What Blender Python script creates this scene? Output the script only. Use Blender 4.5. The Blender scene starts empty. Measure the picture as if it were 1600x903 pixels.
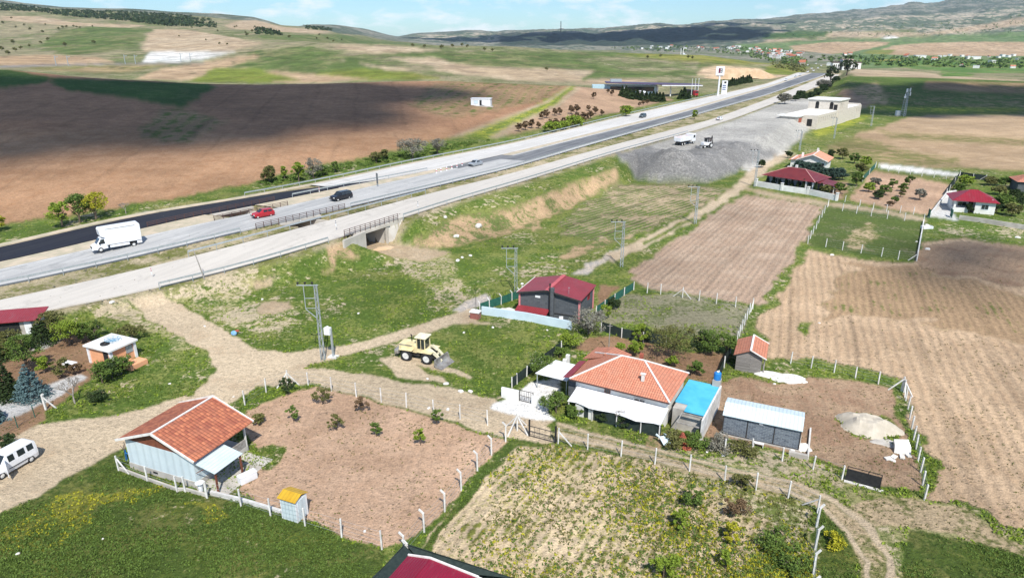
import bpy, bmesh, math, random
import numpy as np
from mathutils import Vector, Matrix
random.seed(7)
rng = np.random.default_rng(7)
R = math.radians
SC = bpy.context.scene
COL = SC.collection
# ---------------------------------------------------------------- camera, sky, sun, exposure
FPX, PITCH, HC = 1067.0, R(20.1), 35.0
CP, SP = math.cos(PITCH), math.sin(PITCH)
cd = bpy.data.cameras.new('camera'); cam = bpy.data.objects.new('camera', cd); COL.objects.link(cam)
cam.location = (0, 0, HC); cam.rotation_euler = (math.pi/2 - PITCH, 0, 0)
cd.sensor_width = 36; cd.lens = 36*FPX/1600; cd.clip_end = 30000; cd.clip_start = 0.5
SC.camera = cam
SUN_EL, SHADOW_AZ = R(51), R(-11)
SDIR = Vector((-math.sin(SHADOW_AZ)*math.cos(SUN_EL), -math.cos(SHADOW_AZ)*math.cos(SUN_EL), math.sin(SUN_EL)))
W = bpy.data.worlds.new('World'); SC.world = W; W.use_nodes = True
nt = W.node_tree; nt.nodes.clear()
N = nt.nodes.new; K = nt.links.new
sky = N('ShaderNodeTexSky'); sky.sky_type = 'NISHITA'; sky.sun_disc = False
sky.sun_elevation = SUN_EL; sky.sun_rotation = math.atan2(SDIR.x, SDIR.y)
sky.altitude = 800; sky.air_density = 1.0; sky.dust_density = 0.6; sky.ozone_density = 2.0
tc = N('ShaderNodeTexCoord'); mp = N('ShaderNodeMapping'); mp.inputs['Scale'].default_value = (1, 1, 3.2)
mp.inputs['Location'].default_value = (2.3, 0.4, 0.0)
nz = N('ShaderNodeTexNoise'); nz.inputs['Scale'].default_value = 15; nz.inputs['Detail'].default_value = 9; nz.inputs['Roughness'].default_value = .55
rp = N('ShaderNodeValToRGB'); rp.color_ramp.elements[0].position = .50; rp.color_ramp.elements[1].position = .66
rp.color_ramp.elements[1].color = (.75, .75, .75, 1)
mx = N('ShaderNodeMix'); mx.data_type = 'RGBA'; mx.inputs[7].default_value = (9.0, 9.3, 9.6, 1)
tint = N('ShaderNodeMix'); tint.data_type = 'RGBA'; tint.blend_type = 'MULTIPLY'; tint.inputs[0].default_value = 1; tint.inputs[7].default_value = (.72, .97, 1.16, 1)
bg = N('ShaderNodeBackground'); bg.inputs[1].default_value = .105
ou = N('ShaderNodeOutputWorld')
K(tc.outputs['Generated'], mp.inputs[0]); K(mp.outputs[0], nz.inputs['Vector']); K(nz.outputs[0], rp.inputs[0])
K(rp.outputs[0], mx.inputs[0]); K(sky.outputs[0], tint.inputs[6]); K(tint.outputs[2], mx.inputs[6]); K(mx.outputs[2], bg.inputs[0]); K(bg.outputs[0], ou.inputs[0])
sl = bpy.data.lights.new('sun', 'SUN'); sl.energy = 4.6; sl.angle = R(.53); sl.color = (1, .955, .88)
so = bpy.data.objects.new('sun', sl); COL.objects.link(so); so.rotation_euler = SDIR.to_track_quat('Z', 'Y').to_euler()
so.location = (0, -50, 120)
SC.view_settings.view_transform = 'Standard'; SC.view_settings.look = 'None'; SC.view_settings.exposure = 0.29; SC.view_settings.gamma = 1
SC.view_settings.use_curve_mapping = False
SC.render.engine = 'CYCLES'
cy = SC.cycles; cy.max_bounces = 5; cy.diffuse_bounces = 2; cy.glossy_bounces = 2; cy.transmission_bounces = 3; cy.volume_bounces = 0; cy.transparent_max_bounces = 6
cy.caustics_reflective = False; cy.caustics_refractive = False; cy.volume_step_rate = 4

# ---------------------------------------------------------------- pixel ray helper (1600x903 photograph)
def ray(X, Y):
    dx = (X-800)/FPX; dy = (451.5-Y)/FPX
    return (dx, CP+dy*SP, -SP+dy*CP)
def P(X, Y, z=0.0):
    d = ray(X, Y); t = (z-HC)/d[2]
    return Vector((d[0]*t, d[1]*t, z))
def PZ(X, Y, dist):                      # point on the ray at forward distance
    d = ray(X, Y); t = dist/d[1]
    return Vector((d[0]*t, dist, HC+d[2]*t))
def project(x, y, z):                    # numpy: world -> photo pixel
    dz = z-HC; zc = y*CP-dz*SP; yc = y*SP+dz*CP
    zc = np.where(zc < .01, .01, zc)
    return 800+FPX*x/zc, 451.5-FPX*yc/zc

# ---------------------------------------------------------------- numpy noise
_tab = rng.random(65536)
def vnoise(x, y, seed=0):
    xi = np.floor(x).astype(np.int64); yi = np.floor(y).astype(np.int64)
    fx = x-xi; fy = y-yi; fx = fx*fx*(3-2*fx); fy = fy*fy*(3-2*fy)
    def h(a, b): return _tab[((a*73856093) ^ (b*19349663) ^ (seed*83492791)) & 65535]
    a = h(xi, yi); b = h(xi+1, yi); c = h(xi, yi+1); d = h(xi+1, yi+1)
    return (a*(1-fx)+b*fx)*(1-fy)+(c*(1-fx)+d*fx)*fy
def fbm(x, y, o=4, seed=0):
    s = 0; a = .5; t = 0
    for k in range(o):
        s = s+a*vnoise(x*2**k, y*2**k, seed+k); t += a; a *= .5
    return s/t*2-1

# ---------------------------------------------------------------- highway lines -> world
def zroad_px(X): return float(np.interp(X, [0, 150, 480, 1320], [1.2, 1.6, 4.5, 4.5]))
RL = {0: [(-120, 522), (0, 497), (117, 476), (240, 441), (400, 399), (535, 363), (645, 331), (800, 288), (950, 241), (1075, 207), (1147, 185), (1200, 165), (1295, 129), (1320, 111)],
1: [(-120, 493), (0, 470), (77, 452), (250, 408), (400, 372), (585, 323), (800, 271), (960, 226), (1112, 187), (1200, 155), (1295, 117), (1310, 109.5)],
2: [(-120, 470), (0, 448), (112, 423), (230, 396), (400, 355), (585, 313), (650, 298), (800, 262), (907, 230), (1050, 190), (1200, 148), (1287, 118), (1304, 109)],
3: [(-120, 446), (0, 423), (150, 391), (400, 334), (505, 308), (590, 288), (675, 271), (800, 243), (862, 226), (1050, 180), (1200, 137), (1288, 107.5)],
4: [(-120, 434), (0, 413), (150, 381), (400, 322), (575, 285), (670, 267), (800, 238), (1050, 177), (1200, 135), (1284, 107)],
5: [(-120, 411), (0, 391), (150, 359), (400, 310), (550, 277), (600, 264), (800, 225), (975, 182), (1200, 131), (1270, 106)]}
AZ = R(24); RD = np.array([math.sin(AZ), math.cos(AZ)]); RN = np.array([math.cos(AZ), -math.sin(AZ)])
SS = np.arange(20, 760, 2.0)
NL = {}
_zs, _zz = [], []
for k, l in RL.items():
    s = []; m = []
    for X, Y in l:
        w = P(X, Y, zroad_px(X)); w2 = np.array([w.x, w.y]); s.append(w2@RD); m.append(w2@RN); _zs.append(s[-1]); _zz.append(zroad_px(X))
    s = np.array(s); m = np.array(m)
    # linear extension at both ends
    m0 = m[0]-(m[1]-m[0])/(s[1]-s[0])*(s[0]-0); m1 = m[-1]+(m[-1]-m[-2])/(s[-1]-s[-2])*(900-s[-1])
    s = np.r_[0, s, 900]; m = np.r_[m0, m, m1]
    v = np.interp(np.arange(0, 860, 2.0), s, m)
    g = np.exp(-.5*(np.arange(-24, 25)/4.5)**2); g /= g.sum()
    v2 = np.convolve(np.pad(v, 24, mode='edge'), g, 'valid')
    v2[:24] = v[:24]*0+v2[:24]
    NL[k] = np.interp(SS, np.arange(0, 860, 2.0), v2)
_o = np.argsort(_zs)
_zc = np.interp(SS, np.array(_zs)[_o], np.array(_zz)[_o])
_g = np.exp(-.5*(np.arange(-30, 31)/5.0)**2); _g /= _g.sum()
ZS = np.convolve(np.pad(_zc, 30, mode='edge'), _g, 'valid')
def nl(k, s): return np.interp(s, SS, NL[k])
def zs(s): return np.interp(s, SS, ZS)
def RW(s, n, dz=0.0):
    return Vector((RD[0]*s+RN[0]*n, RD[1]*s+RN[1]*n, float(zs(s))+dz))
def s_at(X, Y):
    w = P(X, Y, zroad_px(X)); return w.x*RD[0]+w.y*RD[1]
# underpass trench
UPS = 96.7; UPW = 2.95

# ---------------------------------------------------------------- far terrain lines: (X, forward distance, photo row)
FL = [
 [(-300,118,'z1.5'),(-80,125,'z1.5'),(150,128,'z2.5'),(370,146,'z4'),(590,178,'z4'),(800,222,'z4'),(1005,322,'z4'),(1107,400,'z4.5'),(1200,380,'z2'),(1311,348,'z0'),(1800,348,'z0')],
 [(-300,320,106),(0,330,106.5),(100,335,116),(200,340,122),(300,345,127),(400,350,129),(500,360,127),(600,375,123.5),(700,390,123),(800,400,127),(900,400,131),(1040,430,152),(1107,470,'z4.5'),(1200,500,'z4.5'),(1300,510,'z5'),(1335,480,118),(1500,480,122),(1600,480,127),(1800,480,130)],
 [(-300,430,'z9'),(0,430,'z9'),(200,430,'z5'),(400,430,'z1'),(700,460,'z2'),(900,470,'z3'),(1107,540,'z4.5'),(1300,600,'z5'),(1335,640,106),(1450,640,110),(1600,640,123),(1800,640,124)],
 [(-300,560,104),(0,560,104.5),(100,560,114),(200,560,120),(300,560,125),(400,560,127),(500,560,125.5),(600,560,121),(700,560,121),(800,560,125.5),(900,560,129),(1040,580,129),(1107,620,124),(1200,680,120),(1300,760,108),(1335,800,'z2'),(1600,800,'z-4'),(1800,800,'z-4')],
 [(-300,1000,76),(0,1000,76),(200,1000,73),(400,900,73),(500,900,68),(600,950,67),(700,1000,69),(800,1000,71),(900,1000,77),(1000,1000,81),(1100,950,84),(1150,930,90),(1200,900,98),(1260,950,'z-4'),(1300,1000,'z-9'),(1400,1000,'z-10'),(1800,1000,'z-10')],
 [(-300,1350,58),(0,1350,55),(200,1350,52),(400,1300,55),(480,1300,62),(560,1400,'z12'),(650,1500,'z-10'),(1800,1500,'z-15')],
 [(-300,1700,30),(0,1700,30),(200,1700,36),(400,1700,45),(500,1800,50),(560,2100,62),(620,2400,68),(700,2600,74),(800,2700,78),(1800,2700,80)],
 [(-300,2100,14),(0,2100,16),(200,2100,27),(400,2100,38),(500,2400,45),(560,3200,53),(620,3800,60),(700,4000,62),(800,4200,60),(848,4200,52.5),(900,4200,52),(930,4300,59),(960,4300,54),(1050,4300,47),(1100,4300,45),(1200,4300,46),(1300,4300,46),(1400,4300,42),(1500,4300,38),(1600,4300,33),(1800,4300,26)],
 [(-300,2700,-12),(0,2700,2),(50,2700,10),(100,2700,14),(200,2700,17),(300,2700,22.5),(350,2700,24),(400,2700,29),(425,2700,35),(450,2900,43),(487,3200,39),(530,3500,41),(575,4200,46),(622,5500,58),(650,6000,51),(712,6200,51),(800,6500,50),(930,6500,47),(1032,6500,40),(1060,6500,42),(1112,6500,37),(1200,6800,32),(1262,7000,25),(1350,7200,20),(1412,7200,9),(1450,7200,9),(1495,7200,2),(1600,7200,-6),(1800,7200,-14)],
 [(-300,3300,'z40'),(0,3300,'z40'),(400,3300,'z30'),(560,5000,'z0'),(622,7200,'z-30'),(800,8200,'z-40'),(1800,9500,'z60')],
]
def line_eval(line, t):
    tt = []; Zd = []; zz = []
    for X, Z, y in line:
        a = (X-800)/1136.0
        if isinstance(y, str): z = float(y[1:])
        else: z = HC-Z*(y-61)/1136.0
        tt.append(a); Zd.append(Z); zz.append(z)
    return np.interp(t, tt, Zd), np.interp(t, tt, zz)
# polar-like grid : columns of constant x/y, rows of constant forward distance
TC = np.unique(np.r_[np.linspace(-1.7, -1.0, 50), np.linspace(-1.0, 1.0, 1150), np.linspace(1.0, 1.7, 50)])
u0, u1 = 35/24.0, .030
YR = np.r_[np.array([-60., -30, -10, 0.1, 6, 12, 17, 21]), 35/np.arange(u0, .12, -.0019), 35/np.arange(.12, u1, -.00085)]
YR = np.r_[YR, np.geomspace(YR[-1]*1.006, 9500, 380)]
T2, Y2 = np.meshgrid(TC, YR)
X2 = T2*np.maximum(Y2, 24)              # below 24 m the sheet simply runs on under the camera
def smoothstep(a, b, x):
    t = np.clip((x-a)/(b-a), 0, 1); return t*t*(3-2*t)
zt = np.zeros_like(T2)
lz = [line_eval(l, TC) for l in FL]
first = True
lin = np.zeros_like(T2)
for k in range(len(lz)-1):
    Za, za = lz[k]; Zb, zb = lz[k+1]
    m = (Y2 >= Za[None, :]) & (Y2 <= Zb[None, :])
    w = (Y2-Za[None, :])/np.maximum(Zb-Za, 1)[None, :]
    lin = np.where(m, za[None, :]*(1-w)+zb[None, :]*w, lin)
lin = np.where(Y2 > lz[-1][0][None, :], lz[-1][1][None, :]-(Y2-lz[-1][0][None, :])*.05, lin)
# natural plain in front of the first line
z0 = lz[0][1][None, :]; Z0 = lz[0][0][None, :]
lin = np.where(Y2 < Z0, z0*smoothstep(.62, 1.0, Y2/Z0), lin)
# soften creases along rows beyond the plain
sm = lin.copy()
for _ in range(5):
    sm[1:-1] = .25*sm[:-2]+.5*sm[1:-1]+.25*sm[2:]
for _ in range(6):
    sm[:, 1:-1] = .25*sm[:, :-2]+.5*sm[:, 1:-1]+.25*sm[:, 2:]
zt = np.where(Y2 > 100, sm, lin)
# relief
amp = np.interp(Y2, [100, 250, 500, 1000, 2500, 5000, 7500], [0, .5, 1.2, 2.5, 10, 16, 30])
zt += amp*.6*fbm(X2/np.interp(Y2, [0, 400, 2000, 7000], [40, 60, 160, 420]), Y2/np.interp(Y2, [0, 400, 2000, 7000], [40, 60, 160, 420]), 4, 3)
gul = 1-np.abs(fbm(X2/170, Y2/420, 4, 9))*3.2          # gullies of the badlands
zt += np.where(Y2 > 2600, smoothstep(2600, 3600, Y2)*smoothstep(-.2, 0.05, T2)*np.clip(gul, -1, 1)*13, 0)
zt += .05*fbm(X2/5, Y2/5, 3, 21)*(Y2 < 400)+.02*fbm(X2*1.1, Y2*1.1, 2, 5)*(Y2 < 120)
# highway corridor
S2 = X2*RD[0]+Y2*RD[1]; N2 = X2*RN[0]+Y2*RN[1]
zr2 = np.interp(S2, SS, ZS)
dn = N2-np.interp(S2, SS, NL[0])-1.4        # > 0 : village side
df = np.interp(S2, SS, NL[5])-1.5-N2        # > 0 : hill side
fade = smoothstep(770, 700, S2)*smoothstep(0, 20, S2)
dd = np.maximum(np.maximum(dn, df), 0)
near_slope = np.interp(S2, [0, 100, 130, 170, 400], [.40, .42, .36, .30, .40])
scz = smoothstep(UPS+16, UPS+26, S2)*smoothstep(UPS+112, UPS+92, S2)*(dn > 0)
ter = 7.0+1.6*fbm(S2/9, N2/9, 3, 61)
drop = dd*np.where(dn > 0, near_slope, .45)
drop = drop*(1-scz)+scz*(.11*np.minimum(dd, ter)+.85*np.maximum(dd-ter, 0))
lo = zr2-.25-drop
hi = zr2-.25+dd*.62
zc_ = np.clip(zt, lo, hi)
rough_bank = smoothstep(0, 3, dd)*smoothstep(.0, .6, lo-zt)
zc_ += np.where((lo > zt), rough_bank*(.55*fbm(X2/5, Y2/5, 4, 31)), 0)
zt = zt*(1-fade)+zc_*fade
# verge strips between the carriageways lie lower
def nn(k): return np.interp(S2, SS, NL[k])
v12 = (N2 < nn(1)-.5) & (N2 > nn(2)+.4); zt = np.where(v12 & (fade > .5), zr2-.38, zt)
# trench of the underpass
UPDIR = 0.0
tr = (np.abs(S2-UPS) < UPW+.5) & (dn < 9.5) & (df < 5)
trz = 0.12+.02*fbm(X2/3, Y2/3, 2, 8)
wing = np.maximum(np.abs(S2-UPS)-UPW, 0)
zt = np.where(tr, np.minimum(zt, trz), zt)
apron = (dn > -1.4) & (dn < 16)
zt = np.where(apron, np.minimum(zt, .12+np.maximum(np.abs(S2-UPS)-UPW-.15*np.maximum(dn, 0), 0)*.75), zt)
# raised yard of crushed stone and its steep heap
def inside(poly, x, y):
    r = np.zeros(x.shape, bool); n = len(poly)
    for i in range(n):
        x0, y0 = poly[i]; x1, y1 = poly[(i+1) % n]
        if y0 == y1: continue
        c = ((y0 > y) != (y1 > y)) & (x < (x1-x0)*(y-y0)/(y1-y0)+x0)
        r ^= c
    return r
def pdist(line, x, y):
    best = np.full(x.shape, 1e9); along = np.zeros(x.shape)
    for i in range(len(line)-1):
        (x0, y0), (x1, y1) = line[i], line[i+1]; L2 = (x1-x0)**2+(y1-y0)**2
        t = np.clip(((x-x0)*(x1-x0)+(y-y0)*(y1-y0))/L2, 0, 1)
        d = np.hypot(x-x0-t*(x1-x0), y-y0-t*(y1-y0)); m = d < best
        best = np.where(m, d, best); along = np.where(m, i+t, along)
    return best, along
toe = [tuple(P(a, b, 0))[:2] for a, b in ((952, 256), (966, 268), (995, 281), (1035, 286), (1070, 287), (1110, 285), (1148, 272), (1160, 262), (1185, 256), (1212, 243), (1235, 228), (1252, 212), (1268, 203))]
_sa, _sb = s_at(955, 241), s_at(1240, 150)
closing = [tuple(RW(s, nl(0, s)+1.2))[:2] for s in np.arange(_sb, _sa, -8)]
ymask = inside(toe+[tuple(P(1300, 178, 0))[:2]]+closing, X2, Y2) & (Y2 > 100) & (Y2 < 420)
yi = np.nonzero(ymask)
yd, ya = pdist(toe, X2[yi], Y2[yi])
heapw = smoothstep(0, 1.5, ya)*smoothstep(7.6, 6.3, ya)+.45*smoothstep(6.6, 7.4, ya)*smoothstep(9.5, 8.2, ya)
wav = fbm(X2[yi]/9, Y2[yi]/9, 3, 77)
cones = np.zeros(yd.shape)
for q_, in_, hp in ((.9, 9, 5.2), (1.6, 12, 6.6), (2.3, 11, 7.4), (2.9, 13, 6.9), (3.5, 11.5, 7.6), (4.1, 12.5, 7.0), (4.7, 10.5, 6.8), (5.4, 10, 6.0), (6.3, 9, 5.2), (7.4, 8, 5.4), (8.3, 8, 5.6), (9.2, 7, 5.2)):
    i_ = int(q_); f_ = q_-i_; (xa_, ya_), (xb_, yb_) = toe[i_], toe[i_+1]; L_ = math.hypot(xb_-xa_, yb_-ya_); nx_, ny_ = -(yb_-ya_)/L_, (xb_-xa_)/L_
    cx_, cy0_ = xa_+(xb_-xa_)*f_+nx_*in_, ya_+(yb_-ya_)*f_+ny_*in_
    dc_ = np.hypot(X2[yi]-cx_, Y2[yi]-cy0_); cones = np.maximum(cones, hp+.5-np.sqrt((.64*dc_)**2+.4)-.0*wav)
hh = np.minimum(.66*yd, cones+.35*wav)
zy = np.maximum(np.minimum(.66*yd, 4.25), hh)+.22*fbm(X2[yi]/3, Y2[yi]/3, 4, 78)
lim = zr2[yi]-.25-.0*dn[yi]
zy = np.where(dn[yi] < 8, np.minimum(zy, lim+.12*np.maximum(dn[yi], 0)), zy)
zt[yi] = np.maximum(zt[yi], zy)
NR, NC = zt.shape
def ground_z(x, y):
    x = np.asarray(x, float); y = np.asarray(y, float)
    t = x/np.maximum(y, 24)
    c = np.clip(np.interp(t, TC, np.arange(NC)), 0, NC-1.001); r = np.clip(np.interp(y, YR, np.arange(NR)), 0, NR-1.001)
    ci = c.astype(int); ri = r.astype(int); c = c-ci; r = r-ri
    return (zt[ri, ci]*(1-c)+zt[ri, ci+1]*c)*(1-r)+(zt[ri+1, ci]*(1-c)+zt[ri+1, ci+1]*c)*r
_dist = np.geomspace(25, 9000, 3000)
def G(X, Y):                               # where the pixel ray meets the ground
    d = ray(X, Y)
    xs = d[0]/d[1]*_dist; zz = HC+d[2]/d[1]*_dist
    g = ground_z(xs, _dist)
    below = np.nonzero(zz < g)[0]
    if len(below) == 0: return PZ(X, Y, 8000)
    i = max(below[0], 1); a = zz[i-1]-g[i-1]; b = g[i]-zz[i]
    Z = _dist[i-1]+(_dist[i]-_dist[i-1])*a/max(a+b, 1e-6)
    x = d[0]/d[1]*Z
    return Vector((x, Z, float(ground_z(x, Z))))
def onG(x, y, dz=0.0): return Vector((x, y, float(ground_z(x, y))+dz))
# ---------------------------------------------------------------- what grows or lies where (polygons traced on the ground)
def C(**k): return k
SOIL = C(A=(.42,.285,.19), B=(.33,.215,.14), mix=.45, fur=0, yel=0, spk=.35)
CL = {
 'meadow': C(A=(.065,.10,.020), B=(.13,.14,.04), mix=.45, fur=0, yel=.22, spk=.25),
 'flower_drift': C(A=(.085,.115,.022), B=(.17,.17,.035), mix=.5, fur=0, yel=.95, spk=.1),
 'grass': C(A=(.085,.135,.024), B=(.18,.20,.055), mix=.46, fur=0, yel=.25, spk=.25),
 'grass_patchy': C(A=(.10,.15,.03), B=(.30,.28,.13), mix=.50, fur=0, yel=.3, spk=.3),
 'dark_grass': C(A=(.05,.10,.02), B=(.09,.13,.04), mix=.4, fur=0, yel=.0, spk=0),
 'dirt_road': C(A=(0.519,0.414,0.285), B=(0.433,0.331,0.222), mix=.4, fur=0, yel=0, spk=.08),
 'ruts': C(A=(0.154,0.166,0.0522), B=(0.433,0.332,0.209), mix=.50, fur=0, yel=0, spk=.25),
 'gravel_track': C(A=(.45,.41,.37), B=(.53,.45,.36), mix=.45, fur=0, yel=0, spk=.05),
 'plot_soil': C(A=(0.515,0.349,0.237), B=(0.45,0.296,0.196), mix=.5, fur=.18, yel=0, spk=.45),
 'garden_soil': C(A=(0.308,0.193,0.116), B=(0.253,0.154,0.0896), mix=.5, fur=.15, yel=0, spk=.5),
 'dark_soil': C(A=(0.376,0.259,0.168), B=(0.295,0.186,0.119), mix=.45, fur=.2, yel=0, spk=.6),
 'weed_field': C(A=(0.562,0.44,0.288), B=(0.147,0.156,0.0357), mix=.43, fur=.5, yel=.5, spk=.5),
 'weed_green': C(A=(.14,.17,.045), B=(.48,.40,.27), mix=.42, fur=.2, yel=.45, spk=.3),
 'big_field': C(A=(0.5,0.358,0.231), B=(0.428,0.298,0.188), mix=.45, fur=.62, yel=0, spk=.55),
 'big_weed': C(A=(0.363,0.246,0.145), B=(0.127,0.14,0.0383), mix=.33, fur=.5, yel=0, spk=.8),
 'mid_field': C(A=(0.44,0.329,0.24), B=(0.379,0.269,0.191), mix=.5, fur=.45, yel=0, spk=.5),
 'grey_weed': C(A=(.14,.16,.065), B=(.25,.23,.15), mix=.5, fur=0, yel=.05, spk=.2),
 'dark_plot': C(A=(.085,.12,.03), B=(.19,.18,.10), mix=.42, fur=0, yel=.1, spk=.2),
 'cut_soil': C(A=(.46,.315,.19), B=(.12,.15,.045), mix=.44, fur=0, yel=.05, spk=.3),
 'striped': C(A=(.40,.31,.20), B=(.12,.16,.045), mix=.50, fur=.9, yel=.1, spk=.5),
 'far_soil': C(A=(0.447,0.322,0.204), B=(0.381,0.266,0.159), mix=.5, fur=.35, yel=0, spk=.5),
 'far_weed': C(A=(0.363,0.263,0.145), B=(0.181,0.175,0.0612), mix=.5, fur=.4, yel=.1, spk=.5),
 'hill_red': C(A=(0.346,0.196,0.112), B=(0.277,0.155,0.09), mix=.45, fur=.3, yel=0, spk=.6),
 'hill_red2': C(A=(0.389,0.231,0.132), B=(0.329,0.185,0.101), mix=.45, fur=.3, yel=0, spk=.4),
 'hill_weed': C(A=(0.285,0.188,0.107), B=(0.104,0.123,0.0321), mix=.40, fur=.8, yel=.1, spk=.5),
 'yellow_strip': C(A=(.13,.19,.03), B=(.34,.34,.05), mix=.45, fur=.3, yel=.9, spk=0),
 'cut_orange': C(A=(0.42,0.277,0.18), B=(0.252,0.185,0.107), mix=.38, fur=.0, yel=0, spk=.6),
 'yard': C(A=(0.36,0.343,0.316), B=(0.43,0.412,0.372), mix=.5, fur=0, yel=0, spk=.1),
 'heap': C(A=(0.201,0.196,0.187), B=(0.276,0.265,0.25), mix=.45, fur=.0, yel=0, spk=.05),
 'bank': C(A=(.085,.13,.03), B=(.26,.20,.11), mix=.40, fur=.1, yel=.1, spk=.3),
 'tan_pale': C(A=(0.443,0.348,0.237), B=(0.38,0.286,0.185), mix=.5, fur=0, yel=0, spk=.2),
 'white_cut': C(A=(.62,.60,.56), B=(.54,.52,.47), mix=.4, fur=0, yel=0, spk=.05),
 'grey_cut': C(A=(.50,.50,.47), B=(.58,.56,.52), mix=.4, fur=0, yel=0, spk=.05),
 'olive': C(A=(0.136,0.156,0.06), B=(0.264,0.23,0.136), mix=.48, fur=0, yel=.05, spk=.3),
 'green_hill': C(A=(0.092,0.131,0.036), B=(0.168,0.172,0.072), mix=.45, fur=.1, yel=.1, spk=.2),
 'far_green': C(A=(.10,.17,.05), B=(.15,.20,.08), mix=.5, fur=0, yel=0, spk=.2),
 'bright_green': C(A=(0.09,0.176,0.04), B=(0.18,0.216,0.07), mix=.4, fur=0, yel=.3, spk=0),
 'yellow_green': C(A=(0.149,0.184,0.0324), B=(0.222,0.208,0.054), mix=.45, fur=.2, yel=.5, spk=0),
 'town': C(A=(.13,.15,.08), B=(.26,.24,.19), mix=.45, fur=0, yel=0, spk=.4),
 'bad_lands': C(A=(.42,.36,.27), B=(.10,.13,.08), mix=.52, fur=0, yel=0, spk=.3),
 'far_hill': C(A=(0.24,0.23,0.18), B=(0.08,0.106,0.0712), mix=.50, fur=0, yel=0, spk=.3),
 'cloud_shaded_hills': C(A=(0.0385,0.0558,0.04), B=(0.0935,0.0992,0.08), mix=.35, fur=0, yel=0, spk=.3),  # hill colour darkened to carry the cloud shadow lying there
 'quarry': C(A=(.60,.44,.29), B=(.50,.35,.22), mix=.45, fur=0, yel=0, spk=.1),
 'road_far': C(A=(.55,.54,.52), B=(.48,.47,.45), mix=.45, fur=0, yel=0, spk=0),
 'rail': C(A=(.20,.19,.18), B=(.26,.24,.22), mix=.45, fur=0, yel=0, spk=0),
 'road_verge': C(A=(0.399,0.335,0.219), B=(0.142,0.151,0.0438), mix=.48, fur=0, yel=.05, spk=.1),
 'stone_waste': C(A=(.62,.60,.55), B=(.40,.36,.30), mix=.45, fur=0, yel=0, spk=.1),
 'white_ground': C(A=(.82,.80,.76), B=(.72,.69,.63), mix=.35, fur=0, yel=0, spk=0),
 'paving': C(A=(.55,.54,.52), B=(.47,.46,.43), mix=.4, fur=0, yel=0, spk=0),
}
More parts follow.
